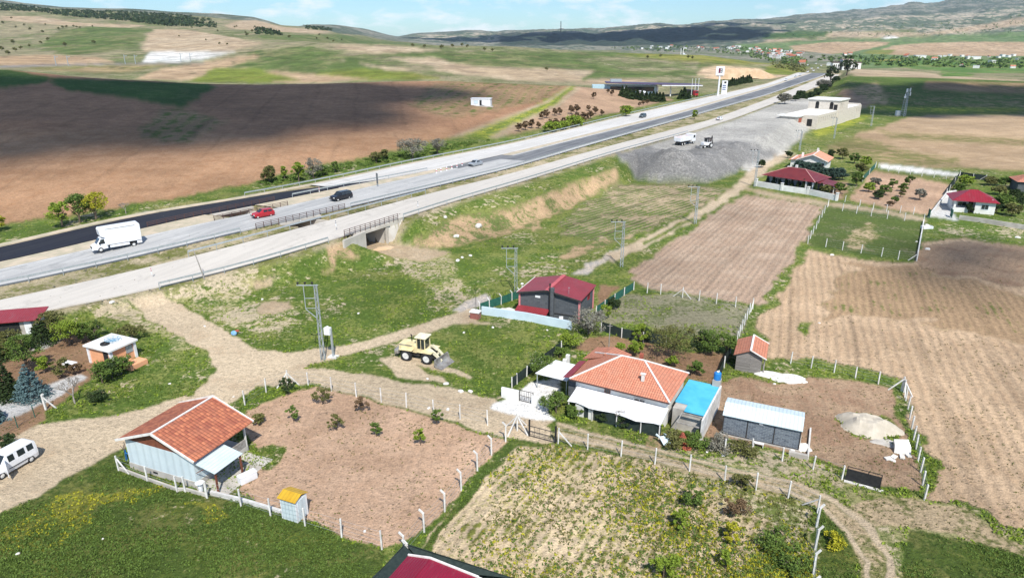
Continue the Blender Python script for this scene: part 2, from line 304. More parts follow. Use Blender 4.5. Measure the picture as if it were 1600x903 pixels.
# (class, layer range in forward metres, edge roughness in metres, polygon, furrow direction as two photo points, furrow spacing in metres)
POLY = [
 # ---- far side (beyond the first crest)
 ('bad_lands', 3500, 9000, 30, [(560,100),(560,-60),(1700,-60),(1700,100)]),
 ('far_hill', 2300, 9000, 20, [(-200,60),(-200,-60),(640,-60),(640,70),(560,60)]),
 ('cloud_shaded_hills', 3000, 5200, 20, [(780,90),(780,50),(830,52),(960,50),(1110,40),(1210,42),(1210,60),(1100,70),(1000,78),(900,80)]),
 ('olive', 1500, 9000, 10, [(1170,72),(1240,52),(1340,50),(1430,45),(1440,58),(1330,68),(1260,66)]),
 ('far_hill', 5200, 9000, 30, [(640,60),(640,30),(1200,20),(1300,10),(1700,-40),(1700,20),(1500,28),(1330,38),(1200,46),(900,55)]),
 ('far_green', 1200, 4300, 10, [(1150,100),(1150,70),(1700,45),(1700,130),(1300,112)]),
 ('tan_pale', 1500, 5000, 12, [(1195,63),(1290,60),(1300,50),(1450,52),(1540,38),(1600,27),(1700,20),(1700,38),(1600,40),(1530,48),(1450,56),(1380,60),(1300,58),(1250,62),(1200,66)]),
 ('dark_grass', 1500, 5000, 10, [(1190,62),(1190,54),(1250,48),(1295,50),(1290,56),(1240,60)]),
 ('far_soil', 1500, 4000, 8, [(1235,72),(1300,66),(1390,66),(1380,72),(1330,82),(1290,86),(1240,84)]),
 ('far_soil', 1500, 4000, 8, [(1395,72),(1440,68),(1500,66),(1600,66),(1700,66),(1700,88),(1500,88),(1390,86),(1370,80)]),
 ('yellow_green', 1500, 4000, 6, [(1345,84),(1360,79),(1400,78),(1390,86)]),
 ('bright_green', 1000, 2600, 6, [(1360,96),(1500,94),(1700,96),(1700,122),(1600,124),(1480,112),(1380,104)]),
 ('yellow_green', 1000, 2600, 4, [(1370,93),(1420,92),(1420,96),(1370,96)]),
 ('town', 1300, 2700, 5, [(950,84),(1000,72),(1250,80),(1330,88),(1330,96),(1280,104),(1100,100),(1000,90)]),
 ('white_ground', 1500, 5000, 6, [(1380,58),(1400,57),(1402,60),(1381,61)]),
 # mid hills
 ('olive', 420, 2700, 6, [(-300,130),(-300,20),(0,22),(250,35),(640,60),(640,130)]),
 ('olive', 420, 1400, 6, [(400,130),(400,72),(600,66),(800,70),(1200,96),(1320,102),(1320,140),(900,140)]),
 ('green_hill', 520, 1150, 6, [(560,78),(640,80),(800,84),(960,82),(1180,98),(1160,110),(1060,118),(900,128),(820,120),(720,104),(640,88)]),
 ('olive', 520, 1150, 6, [(900,92),(1000,90),(1100,96),(1090,112),(1000,112),(930,104)]),
 ('green_hill', 800, 2300, 8, [(60,72),(90,48),(160,42),(235,45),(215,72),(160,84),(100,86)]),
 ('tan_pale', 800, 2300, 6, [(224,80),(226,62),(240,46),(300,48),(370,60),(410,68),(370,80),(300,82)]),
 ('tan_pale', 800, 2300, 6, [(0,25),(60,26),(120,36),(230,40),(200,44),(100,40),(0,32)]),
 ('tan_pale', 1500, 3500, 4, [(352,40),(372,33),(400,32),(440,42),(520,50),(500,53),(430,50),(360,45)]),
 ('far_soil', 550, 1100, 5, [(-200,104),(-200,88),(20,88),(60,86),(150,90),(180,98),(100,102)]),
 ('green_hill', 1100, 2600, 8, [(400,56),(520,54),(640,64),(700,72),(640,78),(500,70),(420,66)]),
 ('tan_pale', 700, 1400, 6, [(520,74),(540,71),(640,73),(690,79),(650,82),(590,84),(540,78)]),
 ('green_hill', 420, 1000, 6, [(370,104),(390,82),(480,72),(560,92),(620,105),(560,120),(480,124)]),
 ('tan_pale', 420, 900, 5, [(510,92),(540,95),(600,110),(640,116),(640,112),(700,106),(600,92),(680,90),(740,104),(860,108),(920,110),(905,128),(800,126),(700,112),(600,104)]),
 ('yellow_green', 420, 900, 4, [(360,128),(380,116),(440,122),(520,112),(560,108),(640,112),(690,122),(670,124),(560,126)]),
 ('far_soil', 420, 900, 3, [(210,124),(250,108),(330,96),(395,86),(420,90),(390,94),(350,108),(440,112),(480,116),(580,124),(470,130),(360,128)]),
 ('yellow_green', 420, 900, 3, [(290,127),(340,106),(400,108),(470,126),(400,130)]),
 ('green_hill', 420, 900, 4, [(380,104),(420,84),(460,84),(440,108)]),
 ('rail', 480, 900, .5, [(-300,103),(0,103),(110,100.5),(220,99),(320,97.5),(320,99.4),(220,101),(110,103),(0,106),(-300,106)]),
 ('white_cut', 480, 1100, 1, [(222,98),(234,81),(370,81),(355,84),(320,93),(280,97.5)]),
 ('grey_cut', 480, 1100, 1, [(232,97),(244,91),(320,92),(290,96.5)]),
 ('far_weed', 440, 900, 3, [(30,106),(110,103),(270,101),(205,113),(160,114),(60,110)]),
 ('quarry', 480, 800, 3, [(1086,118),(1095,108),(1125,103),(1190,100),(1215,104),(1232,118),(1200,124),(1130,123)]),
 ('tan_pale', 440, 620, 4, [(895,132),(920,124),(1000,122),(1080,124),(1020,128),(960,131)]),
 ('yellow_green', 520, 1200, 4, [(960,84),(1080,83),(1180,92),(1260,98),(1180,101),(1060,96)]),
 ('yellow_green', 500, 1200, 4, [(1180,116),(1210,100),(1262,96),(1258,112),(1230,118)]),
 ('tan_pale', 482, 1000, 6, [(1330,119.5),(1340,104),(1380,106),(1430,110),(1470,118),(1600,126),(1600,132),(1480,124)]),
 ('bright_green', 440, 1200, 4, [(1470,112),(1520,116),(1520,120),(1475,120)]),
 # ---- hill above the highway
 ('hill_red', 100, 430, 3, [(-400,100),(400,100),(900,100),(905,132),(860,160),(800,190),(700,222),(560,255),(400,290),(300,312),(190,326),(80,342),(-400,400)], ((300,300),(500,120)), 2.6),
 ('hill_red2', 100, 260, 3, [(-400,260),(0,205),(200,200),(420,215),(700,200),(700,222),(560,255),(400,290),(190,326),(80,342),(-400,400)], ((300,300),(500,120)), 2.6),
 ('hill_weed', 250, 430, 3, [(640,165),(680,130),(740,122),(890,132),(850,155),(780,172),(700,185)], ((640,190),(800,122)), 5.0),
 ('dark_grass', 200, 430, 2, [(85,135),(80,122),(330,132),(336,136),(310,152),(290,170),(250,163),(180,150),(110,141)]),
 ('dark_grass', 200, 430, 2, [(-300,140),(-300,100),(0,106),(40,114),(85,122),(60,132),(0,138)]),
 ('hill_weed', 150, 420, 2, [(215,215),(250,170),(290,172),(350,190),(290,222)], ((200,225),(290,165)), 5.0),
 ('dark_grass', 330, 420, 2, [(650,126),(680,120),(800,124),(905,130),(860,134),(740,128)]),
 ('yellow_strip', 160, 430, 1.5, [(690,222),(760,195),(830,168),(895,132),(906,134),(870,162),(800,196),(770,215),(740,224)], ((700,220),(896,134)), 3.0),
 ('tan_pale', 160, 430, .3, [(700,216),(780,186),(850,160),(887,137),(891,134),(894,134),(856,161),(784,189),(704,220)]),
 ('cut_orange', 170, 440, 1.5, [(780,212),(800,196),(870,162),(905,131),(1040,150),(1060,162),(1000,172),(940,180),(880,196),(800,216)]),
 ('tan_pale', 150, 430, .5, [(740,225),(800,196),(870,163),(903,136),(906,138),(876,164),(806,200),(765,226)]),
 ('grass', 90, 430, 1.5, [(-400,420),(-400,360),(0,352),(60,342),(190,322),(300,305),(400,283),(480,262),(560,248),(640,228),(720,212),(770,216),(880,194),(960,178),(1040,158),(1100,156),(1040,176),(980,184),(900,204),(800,228),(600,268),(400,312),(200,352),(0,396)]),
 ('gravel_track', 90, 430, .8, [(150,360),(185,340),(220,332),(270,328),(320,326),(280,336),(200,352)]),
 # ---- gap between highway and railway of the near plain: bank right of the yard
 ('bank', 340, 640, 3, [(1280,182),(1300,126),(1330,119),(1480,122.5),(1600,127.5),(1700,131),(1700,178),(1500,176),(1400,182)]),
 ('cut_soil', 340, 640, 2, [(1345,135),(1370,130),(1385,150),(1390,165),(1350,155),(1320,145)]),
 ('dark_soil', 340, 640, 2, [(1320,160),(1305,140),(1330,140),(1365,162),(1350,170)]),
 ('yellow_strip', 300, 640, 2, [(1360,172),(1350,164),(1440,168),(1600,170),(1600,174),(1440,176)]),
 ('hill_weed', 340, 640, 2, [(1440,140),(1450,128),(1600,130),(1700,132),(1700,148),(1560,146)]),
]
POLY += [
 # ---- village side plain
 ('far_soil', 100, 345, 2, [(1370,200),(1420,184),(1500,175),(1700,171),(1700,280),(1600,272),(1500,264),(1400,258),(1290,240),(1310,215)], ((1400,200),(1600,190)), 1.6),
 ('far_weed', 150, 345, 2, [(1370,200),(1400,208),(1500,212),(1700,222),(1700,232),(1500,222),(1390,216)]),
 ('far_weed', 100, 345, 2, [(1285,240),(1300,222),(1340,214),(1420,236),(1500,248),(1500,262),(1400,257)]),
 ('grass', 90, 345, 1, [(1500,262),(1700,274),(1700,284),(1490,275),(1380,262)]),
 ('striped', 60, 300, 1.2, [(968,290),(1060,288),(1140,296),(1085,328),(1030,352),(960,382),(905,372),(875,366),(880,340)], ((880,372),(1130,296)), 1.3),
 ('cut_soil', 60, 300, 1.0, [(635,385),(690,352),(800,325),(900,285),(960,262),(968,280),(905,318),(840,350),(780,370),(700,388)]),
 ('cut_soil', 60, 300, .8, [(690,345),(745,335),(800,330),(830,335),(800,358),(760,372),(700,380),(688,365)]),
 ('cut_soil', 60, 300, .8, [(820,355),(850,345),(845,360),(830,362)]),
 ('cut_soil', 60, 300, .7, [(871,402),(900,385),(935,378),(960,372),(985,368),(975,376),(930,390),(905,402),(880,405)]),
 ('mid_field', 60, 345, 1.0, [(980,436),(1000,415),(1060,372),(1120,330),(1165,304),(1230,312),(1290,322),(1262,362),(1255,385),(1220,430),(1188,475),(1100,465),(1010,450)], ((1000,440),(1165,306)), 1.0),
 ('grass', 60, 345, .6, [(1250,375),(1262,380),(1262,392),(1215,470),(1190,500),(1178,500),(1190,470),(1235,410)]),
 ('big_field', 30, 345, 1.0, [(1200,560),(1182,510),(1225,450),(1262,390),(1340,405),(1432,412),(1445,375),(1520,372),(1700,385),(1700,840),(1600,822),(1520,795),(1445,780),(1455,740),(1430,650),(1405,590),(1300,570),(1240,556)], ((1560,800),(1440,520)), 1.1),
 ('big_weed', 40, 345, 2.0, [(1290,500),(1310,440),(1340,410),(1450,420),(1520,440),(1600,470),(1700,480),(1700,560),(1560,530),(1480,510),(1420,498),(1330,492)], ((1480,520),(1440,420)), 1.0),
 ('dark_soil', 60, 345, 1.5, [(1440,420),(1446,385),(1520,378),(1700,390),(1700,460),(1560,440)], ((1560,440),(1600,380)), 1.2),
 ('grass', 60, 345, 1.0, [(1435,372),(1447,345),(1500,345),(1600,362),(1700,372),(1700,392),(1560,382),(1500,370),(1450,378)]),
 ('grass', 40, 120, .4, [(1250,515),(1252,502),(1270,503),(1268,516),(1258,524)]),
 ('dark_plot', 60, 345, .8, [(1296,318),(1370,330),(1447,345),(1436,408),(1340,396),(1262,382)]),
 ('ruts', 60, 345, 1.6, [(1322,385),(1340,358),(1370,345),(1362,375),(1345,392)]),
 ('plot_soil', 60, 345, .8, [(1365,267),(1430,278),(1492,290),(1470,315),(1450,336),(1390,326),(1326,312),(1345,290)], ((1330,312),(1370,268)), 1.5),
 ('white_ground', 80, 345, .6, [(1375,262),(1370,256),(1440,263),(1500,272),(1492,276),(1430,270)]),
 ('paving', 60, 345, .5, [(1452,338),(1480,300),(1495,302),(1490,332),(1500,345)]),
 ('grass', 60, 345, .8, [(1285,262),(1300,248),(1360,262),(1345,285),(1325,306),(1280,290)]),
 ('dark_soil', 60, 345, .8, [(1270,300),(1290,282),(1325,285),(1322,310),(1290,312)]),
 ('grey_weed', 60, 160, .8, [(940,505),(970,458),(1060,460),(1175,478),(1152,532),(1080,528),(1000,508)]),
 ('garden_soil', 50, 110, .6, [(885,545),(910,528),(960,524),(1060,548),(1140,552),(1112,600),(1060,585),(960,560)]),
 ('garden_soil', 40, 130, .4, [(930,478),(935,445),(965,446),(950,470)]),
 ('dark_soil', 40, 90, .6, [(1098,682),(1120,600),(1150,588),(1210,600),(1255,592),(1300,590),(1395,606),(1408,650),(1440,768),(1380,758),(1322,738),(1270,716),(1200,700)], ((1300,740),(1250,600)), .9),
 ('grass', 40, 90, .5, [(1200,575),(1240,560),(1300,572),(1402,592),(1412,640),(1452,745),(1445,790),(1438,770),(1404,640),(1392,606),(1300,590),(1240,588),(1190,596)]),
 ('grass', 40, 90, .5, [(1308,655),(1318,645),(1390,650),(1402,680),(1405,700),(1392,690),(1330,680)]),
 ('grass_patchy', 30, 90, .8, [(1140,735),(1030,695),(1100,685),(1200,705),(1270,722),(1330,745),(1440,778),(1520,798),(1600,825),(1700,850),(1700,960),(1400,960),(1390,860),(1320,790),(1240,755)]),
 ('ruts', 30, 70, .6, [(1300,790),(1400,775),(1500,795),(1600,850),(1600,880),(1500,835),(1400,830)]),
 ('meadow', 30, 70, .5, [(1412,835),(1500,842),(1580,862),(1700,890),(1700,960),(1400,960)]),
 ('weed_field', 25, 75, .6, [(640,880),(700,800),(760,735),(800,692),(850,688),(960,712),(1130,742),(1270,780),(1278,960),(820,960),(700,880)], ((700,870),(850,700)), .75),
 ('weed_green', 25, 75, .8, [(1130,765),(1060,735),(1150,748),(1270,782),(1280,960),(1080,960),(1160,860),(1240,830)]),
 ('meadow', 25, 75, .5, [(640,880),(700,805),(745,745),(790,690),(850,683),(860,694),(805,700),(760,745),(700,820),(672,862)]),
 ('meadow', 25, 75, .4, [(1278,800),(1300,795),(1325,815),(1348,870),(1352,960),(1270,960)]),
 ('plot_soil', 35, 75, .4, [(372,660),(390,640),(440,612),(480,604),(530,613),(620,638),(700,660),(790,690),(745,738),(700,788),(655,835),(598,858),(540,835),(478,812),(430,795),(372,768),(372,740),(420,720),(445,700),(425,690),(400,700)], ((480,800),(560,620)), .8),
 ('grass', 35, 75, .5, [(372,650),(378,628),(460,598),(500,603),(440,618),(395,640)]),
 ('grass', 35, 75, .3, [(412,735),(418,705),(440,694),(448,702),(440,720),(424,734)]),
 ('meadow', 25, 70, .5, [(-300,900),(-60,840),(0,800),(60,778),(120,738),(180,705),(200,730),(300,770),(370,770),(440,800),(530,836),(600,862),(590,960),(-300,960)]),
 ('flower_drift', 25, 70, 1.6, [(-60,900),(-20,846),(40,806),(110,775),(175,768),(235,742),(242,760),(190,800),(120,824),(70,852),(0,900)]),
 ('flower_drift', 25, 70, 1.2, [(280,790),(320,785),(350,800),(310,812)]),
 ('garden_soil', 45, 120, .6, [(-200,700),(-200,560),(0,560),(40,545),(90,522),(140,520),(150,560),(160,600),(120,640),(60,662),(0,700)]),
 ('paving', 45, 120, .4, [(50,548),(70,528),(110,518),(108,526),(70,545)]),
 ('paving', 45, 120, .4, [(-100,650),(0,625),(60,610),(120,585),(140,590),(80,625),(0,660),(-100,700)]),
 ('grass', 40, 130, 1.0, [(95,510),(120,478),(180,462),(230,500),(290,535),(335,560),(332,585),(270,602),(200,620),(150,640),(80,660),(70,650),(130,610),(160,590),(240,560),(230,530),(180,515)]),
 ('grass_patchy', 60, 130, 1.0, [(120,478),(185,460),(250,512),(300,542),(270,545),(200,500),(150,492)]),
 # dirt roads
 ('dirt_road', 30, 130, .5, [(186,458),(238,446),(262,462),(320,500),(372,530),(408,546),(470,549),(520,543),(575,532),(640,510),(700,492),(735,478),(748,488),(748,503),(800,506),(700,512),(655,522),(615,537),(560,550),(520,560),(484,572),(540,580),(600,590),(650,600),(640,560),(700,590),(760,600),(780,628),(830,640),(870,655),(850,664),(880,690),(790,686),(720,662),(620,636),(530,612),(478,602),(400,606),(372,622),(340,640),(250,680),(180,705),(120,738),(60,778),(0,798),(-300,900),(-300,720),(0,690),(60,664),(150,655),(230,638),(290,618),(328,598),(338,578),(322,550),(268,522),(225,492)]),
 ('grass', 45, 90, .5, [(482,574),(520,560),(560,549),(600,548),(640,560),(690,590),(760,618),(700,605),(640,598),(600,586),(540,580)]),
 ('dirt_road', 45, 90, .3, [(590,560),(620,556),(690,585),(740,600),(735,606),(680,596),(620,590)]),
 ('grass', 45, 120, .5, [(640,560),(668,530),(705,508),(760,506),(800,508),(860,512),(885,520),(840,560),(800,590),(785,625),(740,618),(700,600)]),
 ('dirt_road', 60, 110, .25, [(615,560),(650,556),(700,575),(740,590),(735,593),(680,577),(640,566)]),
 ('gravel_track', 45, 130, .5, [(700,484),(735,466),(760,458),(770,462),(748,480),(720,488)]),
 ('white_ground', 45, 90, .6, [(770,640),(790,620),(830,600),(868,592),(872,612),(860,640),(872,655),(850,655),(800,645)]),
 ('gravel_track', 60, 345, .7, [(898,428),(930,408),(975,385),(990,388),(950,408),(918,430)]),
 ('dirt_road', 60, 345, .8, [(950,400),(1010,368),(1070,340),(1120,310),(1155,285),(1165,270),(1195,255),(1230,235),(1245,240),(1205,262),(1185,278),(1165,295),(1130,318),(1080,348),(1020,380),(960,412)]),
 ('grass', 60, 345, .4, [(1000,380),(1080,340),(1084,343),(1004,384)]),
 ('tan_pale', 60, 345, .6, [(1160,290),(1200,300),(1290,315),(1380,328),(1450,340),(1450,347),(1380,334),(1290,321),(1200,306),(1160,296)]),
 ('ruts', 30, 80, .35, [(870,664),(960,692),(1060,716),(1150,740),(1240,756),(1300,778),(1350,812),(1385,860),(1410,960),(1360,960),(1352,880),(1325,830),(1285,790),(1230,772),(1130,748),(960,708),(860,682)]),
 ('dirt_road', 30, 80, .22, [(870,672),(960,696),(1060,722),(1150,744),(1235,764),(1290,788),(1330,825),(1362,880),(1372,960),(1362,960),(1354,880),(1322,830),(1285,793),(1232,770),(1150,750),(1060,729),(960,704),(868,680)]),
 ('dirt_road', 30, 80, .22, [(870,658),(960,684),(1060,708),(1150,732),(1240,750),(1310,778),(1365,815),(1395,870),(1405,960),(1392,960),(1384,870),(1355,822),(1305,785),(1238,757),(1150,738),(1060,714),(960,690),(868,664)]),
 ('cut_soil', 30, 80, .3, [(1010,700),(1012,680),(1040,676),(1034,702)]),
 # slope and meadow between the dirt road and the highway
 ('grass_patchy', 60, 160, 1.2, [(245,446),(330,425),(400,405),(410,440),(380,470),(440,470),(470,500),(420,520),(380,520),(330,500)]),
 ('tan_pale', 60, 160, .9, [(398,482),(420,468),(450,470),(455,482),(430,492),(410,490)]),
 ('cut_soil', 60, 160, 1.4, [(520,385),(535,380),(570,400),(560,406),(530,400),(522,425),(508,428),(510,412)]),
 ('tan_pale', 60, 160, .9, [(400,440),(430,430),(432,445),(405,452)]),
 ('cut_soil', 60, 160, 1.4, [(575,386),(600,383),(620,388),(640,405),(660,425),(690,440),(710,455),(690,450),(640,425),(610,400)]),
 ('grass_patchy', 60, 160, 1.0, [(610,395),(700,395),(720,440),(730,470),(680,460),(640,430)]),
 # yard of crushed stone
 ('yard', 120, 345, 1.5, [(965,252),(1000,226),(1080,208),(1147,192),(1210,168),(1290,165),(1270,190),(1245,215),(1215,236),(1190,246),(1150,262),(1000,262)]),
 ('stone_waste', 120, 345, 1.2, [(1150,262),(1165,240),(1210,215),(1240,195),(1255,215),(1232,236),(1200,252),(1170,268)]),
 ('grass', 150, 345, 1.0, [(1275,226),(1290,208),(1355,180),(1375,186),(1330,215),(1300,225),(1280,236)]),
 ('yellow_strip', 150, 345, 1.0, [(1272,205),(1300,195),(1350,178),(1362,182),(1310,205),(1275,214)]),
 ('grass', 300, 560, 2.0, [(1240,160),(1290,135),(1330,118),(1300,165)]),
]
BARE = {'meadow': 0.42, 'grass': 0.5, 'grass_patchy': 0.62, 'dark_grass': 0.1, 'weed_field': 0, 'weed_green': 0.5, 'grey_weed': 0.35, 'dark_plot': 0.4, 'striped': 0.45, 'far_weed': 0.4, 'hill_weed': 0.3, 'bank': 0.35, 'olive': 0.45, 'green_hill': 0.35, 'far_green': 0.3, 'yellow_green': 0.2, 'yellow_strip': 0.2, 'bad_lands': 0.3, 'road_verge': 0.5, 'town': 0.4}
class_names = list(CL)
PX2, PY2 = project(X2, Y2, zt)
front = Y2 > 24
cls = np.full(zt.shape, class_names.index('grass'), dtype=np.int32)
cls[Y2 > 430] = class_names.index('olive')
cls[Y2 > 2700] = class_names.index('far_hill')
furo = np.zeros(zt.shape); furo[:] = X2*1.0
pxm = FPX/np.maximum(Y2*CP+(HC-zt)*SP, 5)
n1 = fbm(X2/3.0, Y2/3.0, 4, 50); n2_ = fbm(X2/3.0+40, Y2/3.0+90, 4, 60)
nf1 = fbm(X2/40, Y2/40, 4, 51); nf2 = fbm(X2/40+9, Y2/40+5, 4, 52)
wx = np.where(Y2 > 450, nf1, n1)*2; wy = np.where(Y2 > 450, nf2, n2_)*2
for q in POLY:
    name, za, zb, rg, poly = q[:5]
    xs_ = [p[0] for p in poly]; ys_ = [p[1] for p in poly]
    ri = np.nonzero((YR >= za) & (YR <= zb))[0]
    if len(ri) == 0: continue
    sl_ = slice(ri[0], ri[-1]+1)
    qx = PX2[sl_]+wx[sl_]*rg*pxm[sl_]; qy = PY2[sl_]+wy[sl_]*rg*pxm[sl_]*np.clip(22/np.maximum(YR[sl_], 22), .04, .7)[:, None]
    m = (qx > min(xs_)) & (qx < max(xs_)) & (qy > min(ys_)) & (qy < max(ys_)) & front[sl_]
    idx = np.nonzero(m)
    ins = inside(poly, qx[idx], qy[idx])
    ii = (idx[0][ins]+sl_.start, idx[1][ins])
    cls[ii] = class_names.index(name)
    if len(q) > 5:
        a, b = P(*q[5][0]) if q[5][0][1] > 230 or zb < 346 else G(*q[5][0]), P(*q[5][1]) if q[5][1][1] > 230 or zb < 346 else G(*q[5][1])
        d = Vector((b.x-a.x, b.y-a.y)).normalized()
        furo[ii] = (X2[ii]*-d.y+Y2[ii]*d.x)/q[6]
# highway verges by road coordinates (not by picture)
rv = (dn < 0.4) & (df < 1.5) & (fade > .3)
cls[rv] = class_names.index('road_verge')
cls[(apron & (dn < 12) & (np.abs(S2-UPS) < UPW+.5)) | tr] = class_names.index('tan_pale')

hm = np.zeros(zt.shape, bool); hm[yi] = (yd < 15+4*wav) & (ya < 8.2+1.5*wav); cls[hm] = class_names.index('heap')
cls[ymask & ~hm] = class_names.index('yard')
def lut(key, n=3):
    return np.array([CL[c][key] for c in class_names], float)
LA, LB = lut('A'), lut('B')
LP = np.array([[CL[c]['mix'], CL[c]['fur'], CL[c]['yel'], CL[c]['spk']] for c in class_names], float)
def sheet(name, X, Y, Z, mat):
    nr, nc = X.shape
    me = bpy.data.meshes.new(name)
    co = np.stack([X, Y, Z], -1).reshape(-1, 3).astype(np.float32)
    i = np.arange(nr*nc).reshape(nr, nc)
    f = np.stack([i[:-1, :-1], i[:-1, 1:], i[1:, 1:], i[1:, :-1]], -1).reshape(-1, 4).astype(np.int32)
    me.vertices.add(len(co)); me.vertices.foreach_set('co', co.ravel())
    me.loops.add(f.size); me.loops.foreach_set('vertex_index', f.ravel())
    me.polygons.add(len(f)); me.polygons.foreach_set('loop_start', (np.arange(len(f))*4).astype(np.int32))
    me.polygons.foreach_set('loop_total', np.full(len(f), 4, np.int32))
    me.polygons.foreach_set('use_smooth', np.ones(len(f), bool))
    me.update(calc_edges=True)
    me.materials.append(mat)
    o = bpy.data.objects.new(name, me); COL.objects.link(o)
    return o
# ---------------------------------------------------------------- materials
class NT:
    def __init__(s, name):
        s.m = bpy.data.materials.new(name); s.m.use_nodes = True; s.t = s.m.node_tree; s.t.nodes.clear()
        s.out = s.n('ShaderNodeOutputMaterial'); s.b = s.n('ShaderNodeBsdfPrincipled'); s.l(s.b.outputs[0], s.out.inputs[0])
    def n(s, typ, **k):
        n = s.t.nodes.new(typ)
        for a, v in k.items(): setattr(n, a, v)
        return n
    def l(s, a, b): s.t.links.new(a, b)
    def put(s, sock, v):
        if hasattr(v, 'is_output'): s.l(v, sock)
        else:
            if isinstance(v, tuple) and len(v) == 3 and sock.type == 'RGBA': v = v+(1,)
            sock.default_value = v
    def math(s, op, a, b=0.0, c=None, clamp=False):
        n = s.n('ShaderNodeMath', operation=op, use_clamp=clamp); s.put(n.inputs[0], a); s.put(n.inputs[1], b)
        if c is not None: s.put(n.inputs[2], c)
        return n.outputs[0]
    def mix(s, f, a, b, mode='MIX'):
        n = s.n('ShaderNodeMix', data_type='RGBA', blend_type=mode); s.put(n.inputs[0], f); s.put(n.inputs[6], a); s.put(n.inputs[7], b)
        return n.outputs[2]
    def noise(s, scale, detail=4, rough=.55, vec=None, out=0):
        n = s.n('ShaderNodeTexNoise'); n.inputs['Scale'].default_value = scale; n.inputs['Detail'].default_value = detail; n.inputs['Roughness'].default_value = rough
        if vec is not None: s.l(vec, n.inputs['Vector'])
        return n.outputs[out]
    def ramp(s, v, a, b, ca=0.0, cb=1.0):
        n = s.n('ShaderNodeMapRange', interpolation_type='SMOOTHSTEP'); s.put(n.inputs[0], v); s.put(n.inputs[1], a); s.put(n.inputs[2], b); n.inputs[3].default_value = ca; n.inputs[4].default_value = cb
        return n.outputs[0]
    def pos(s): return s.n('ShaderNodeNewGeometry').outputs['Position']
    def obj(s): return s.n('ShaderNodeTexCoord').outputs['Object']
    def scale(s, vec, sc):
        n = s.n('ShaderNodeMapping'); n.inputs['Scale'].default_value = sc; s.l(vec, n.inputs[0]); return n.outputs[0]
    def attr(s, name):
        return s.n('ShaderNodeAttribute', attribute_name=name)
    def bump(s, h, strength=.4, dist=.05):
        n = s.n('ShaderNodeBump'); n.inputs['Strength'].default_value = strength; s.put(n.inputs['Distance'], dist); s.l(h, n.inputs['Height']); s.l(n.outputs[0], s.b.inputs['Normal'])
    def fin(s, col, rough=.85, metal=0.0, spec=.3):
        s.put(s.b.inputs['Base Color'], col); s.put(s.b.inputs['Roughness'], rough); s.b.inputs['Metallic'].default_value = metal; s.b.inputs['Specular IOR Level'].default_value = spec
        return s.m

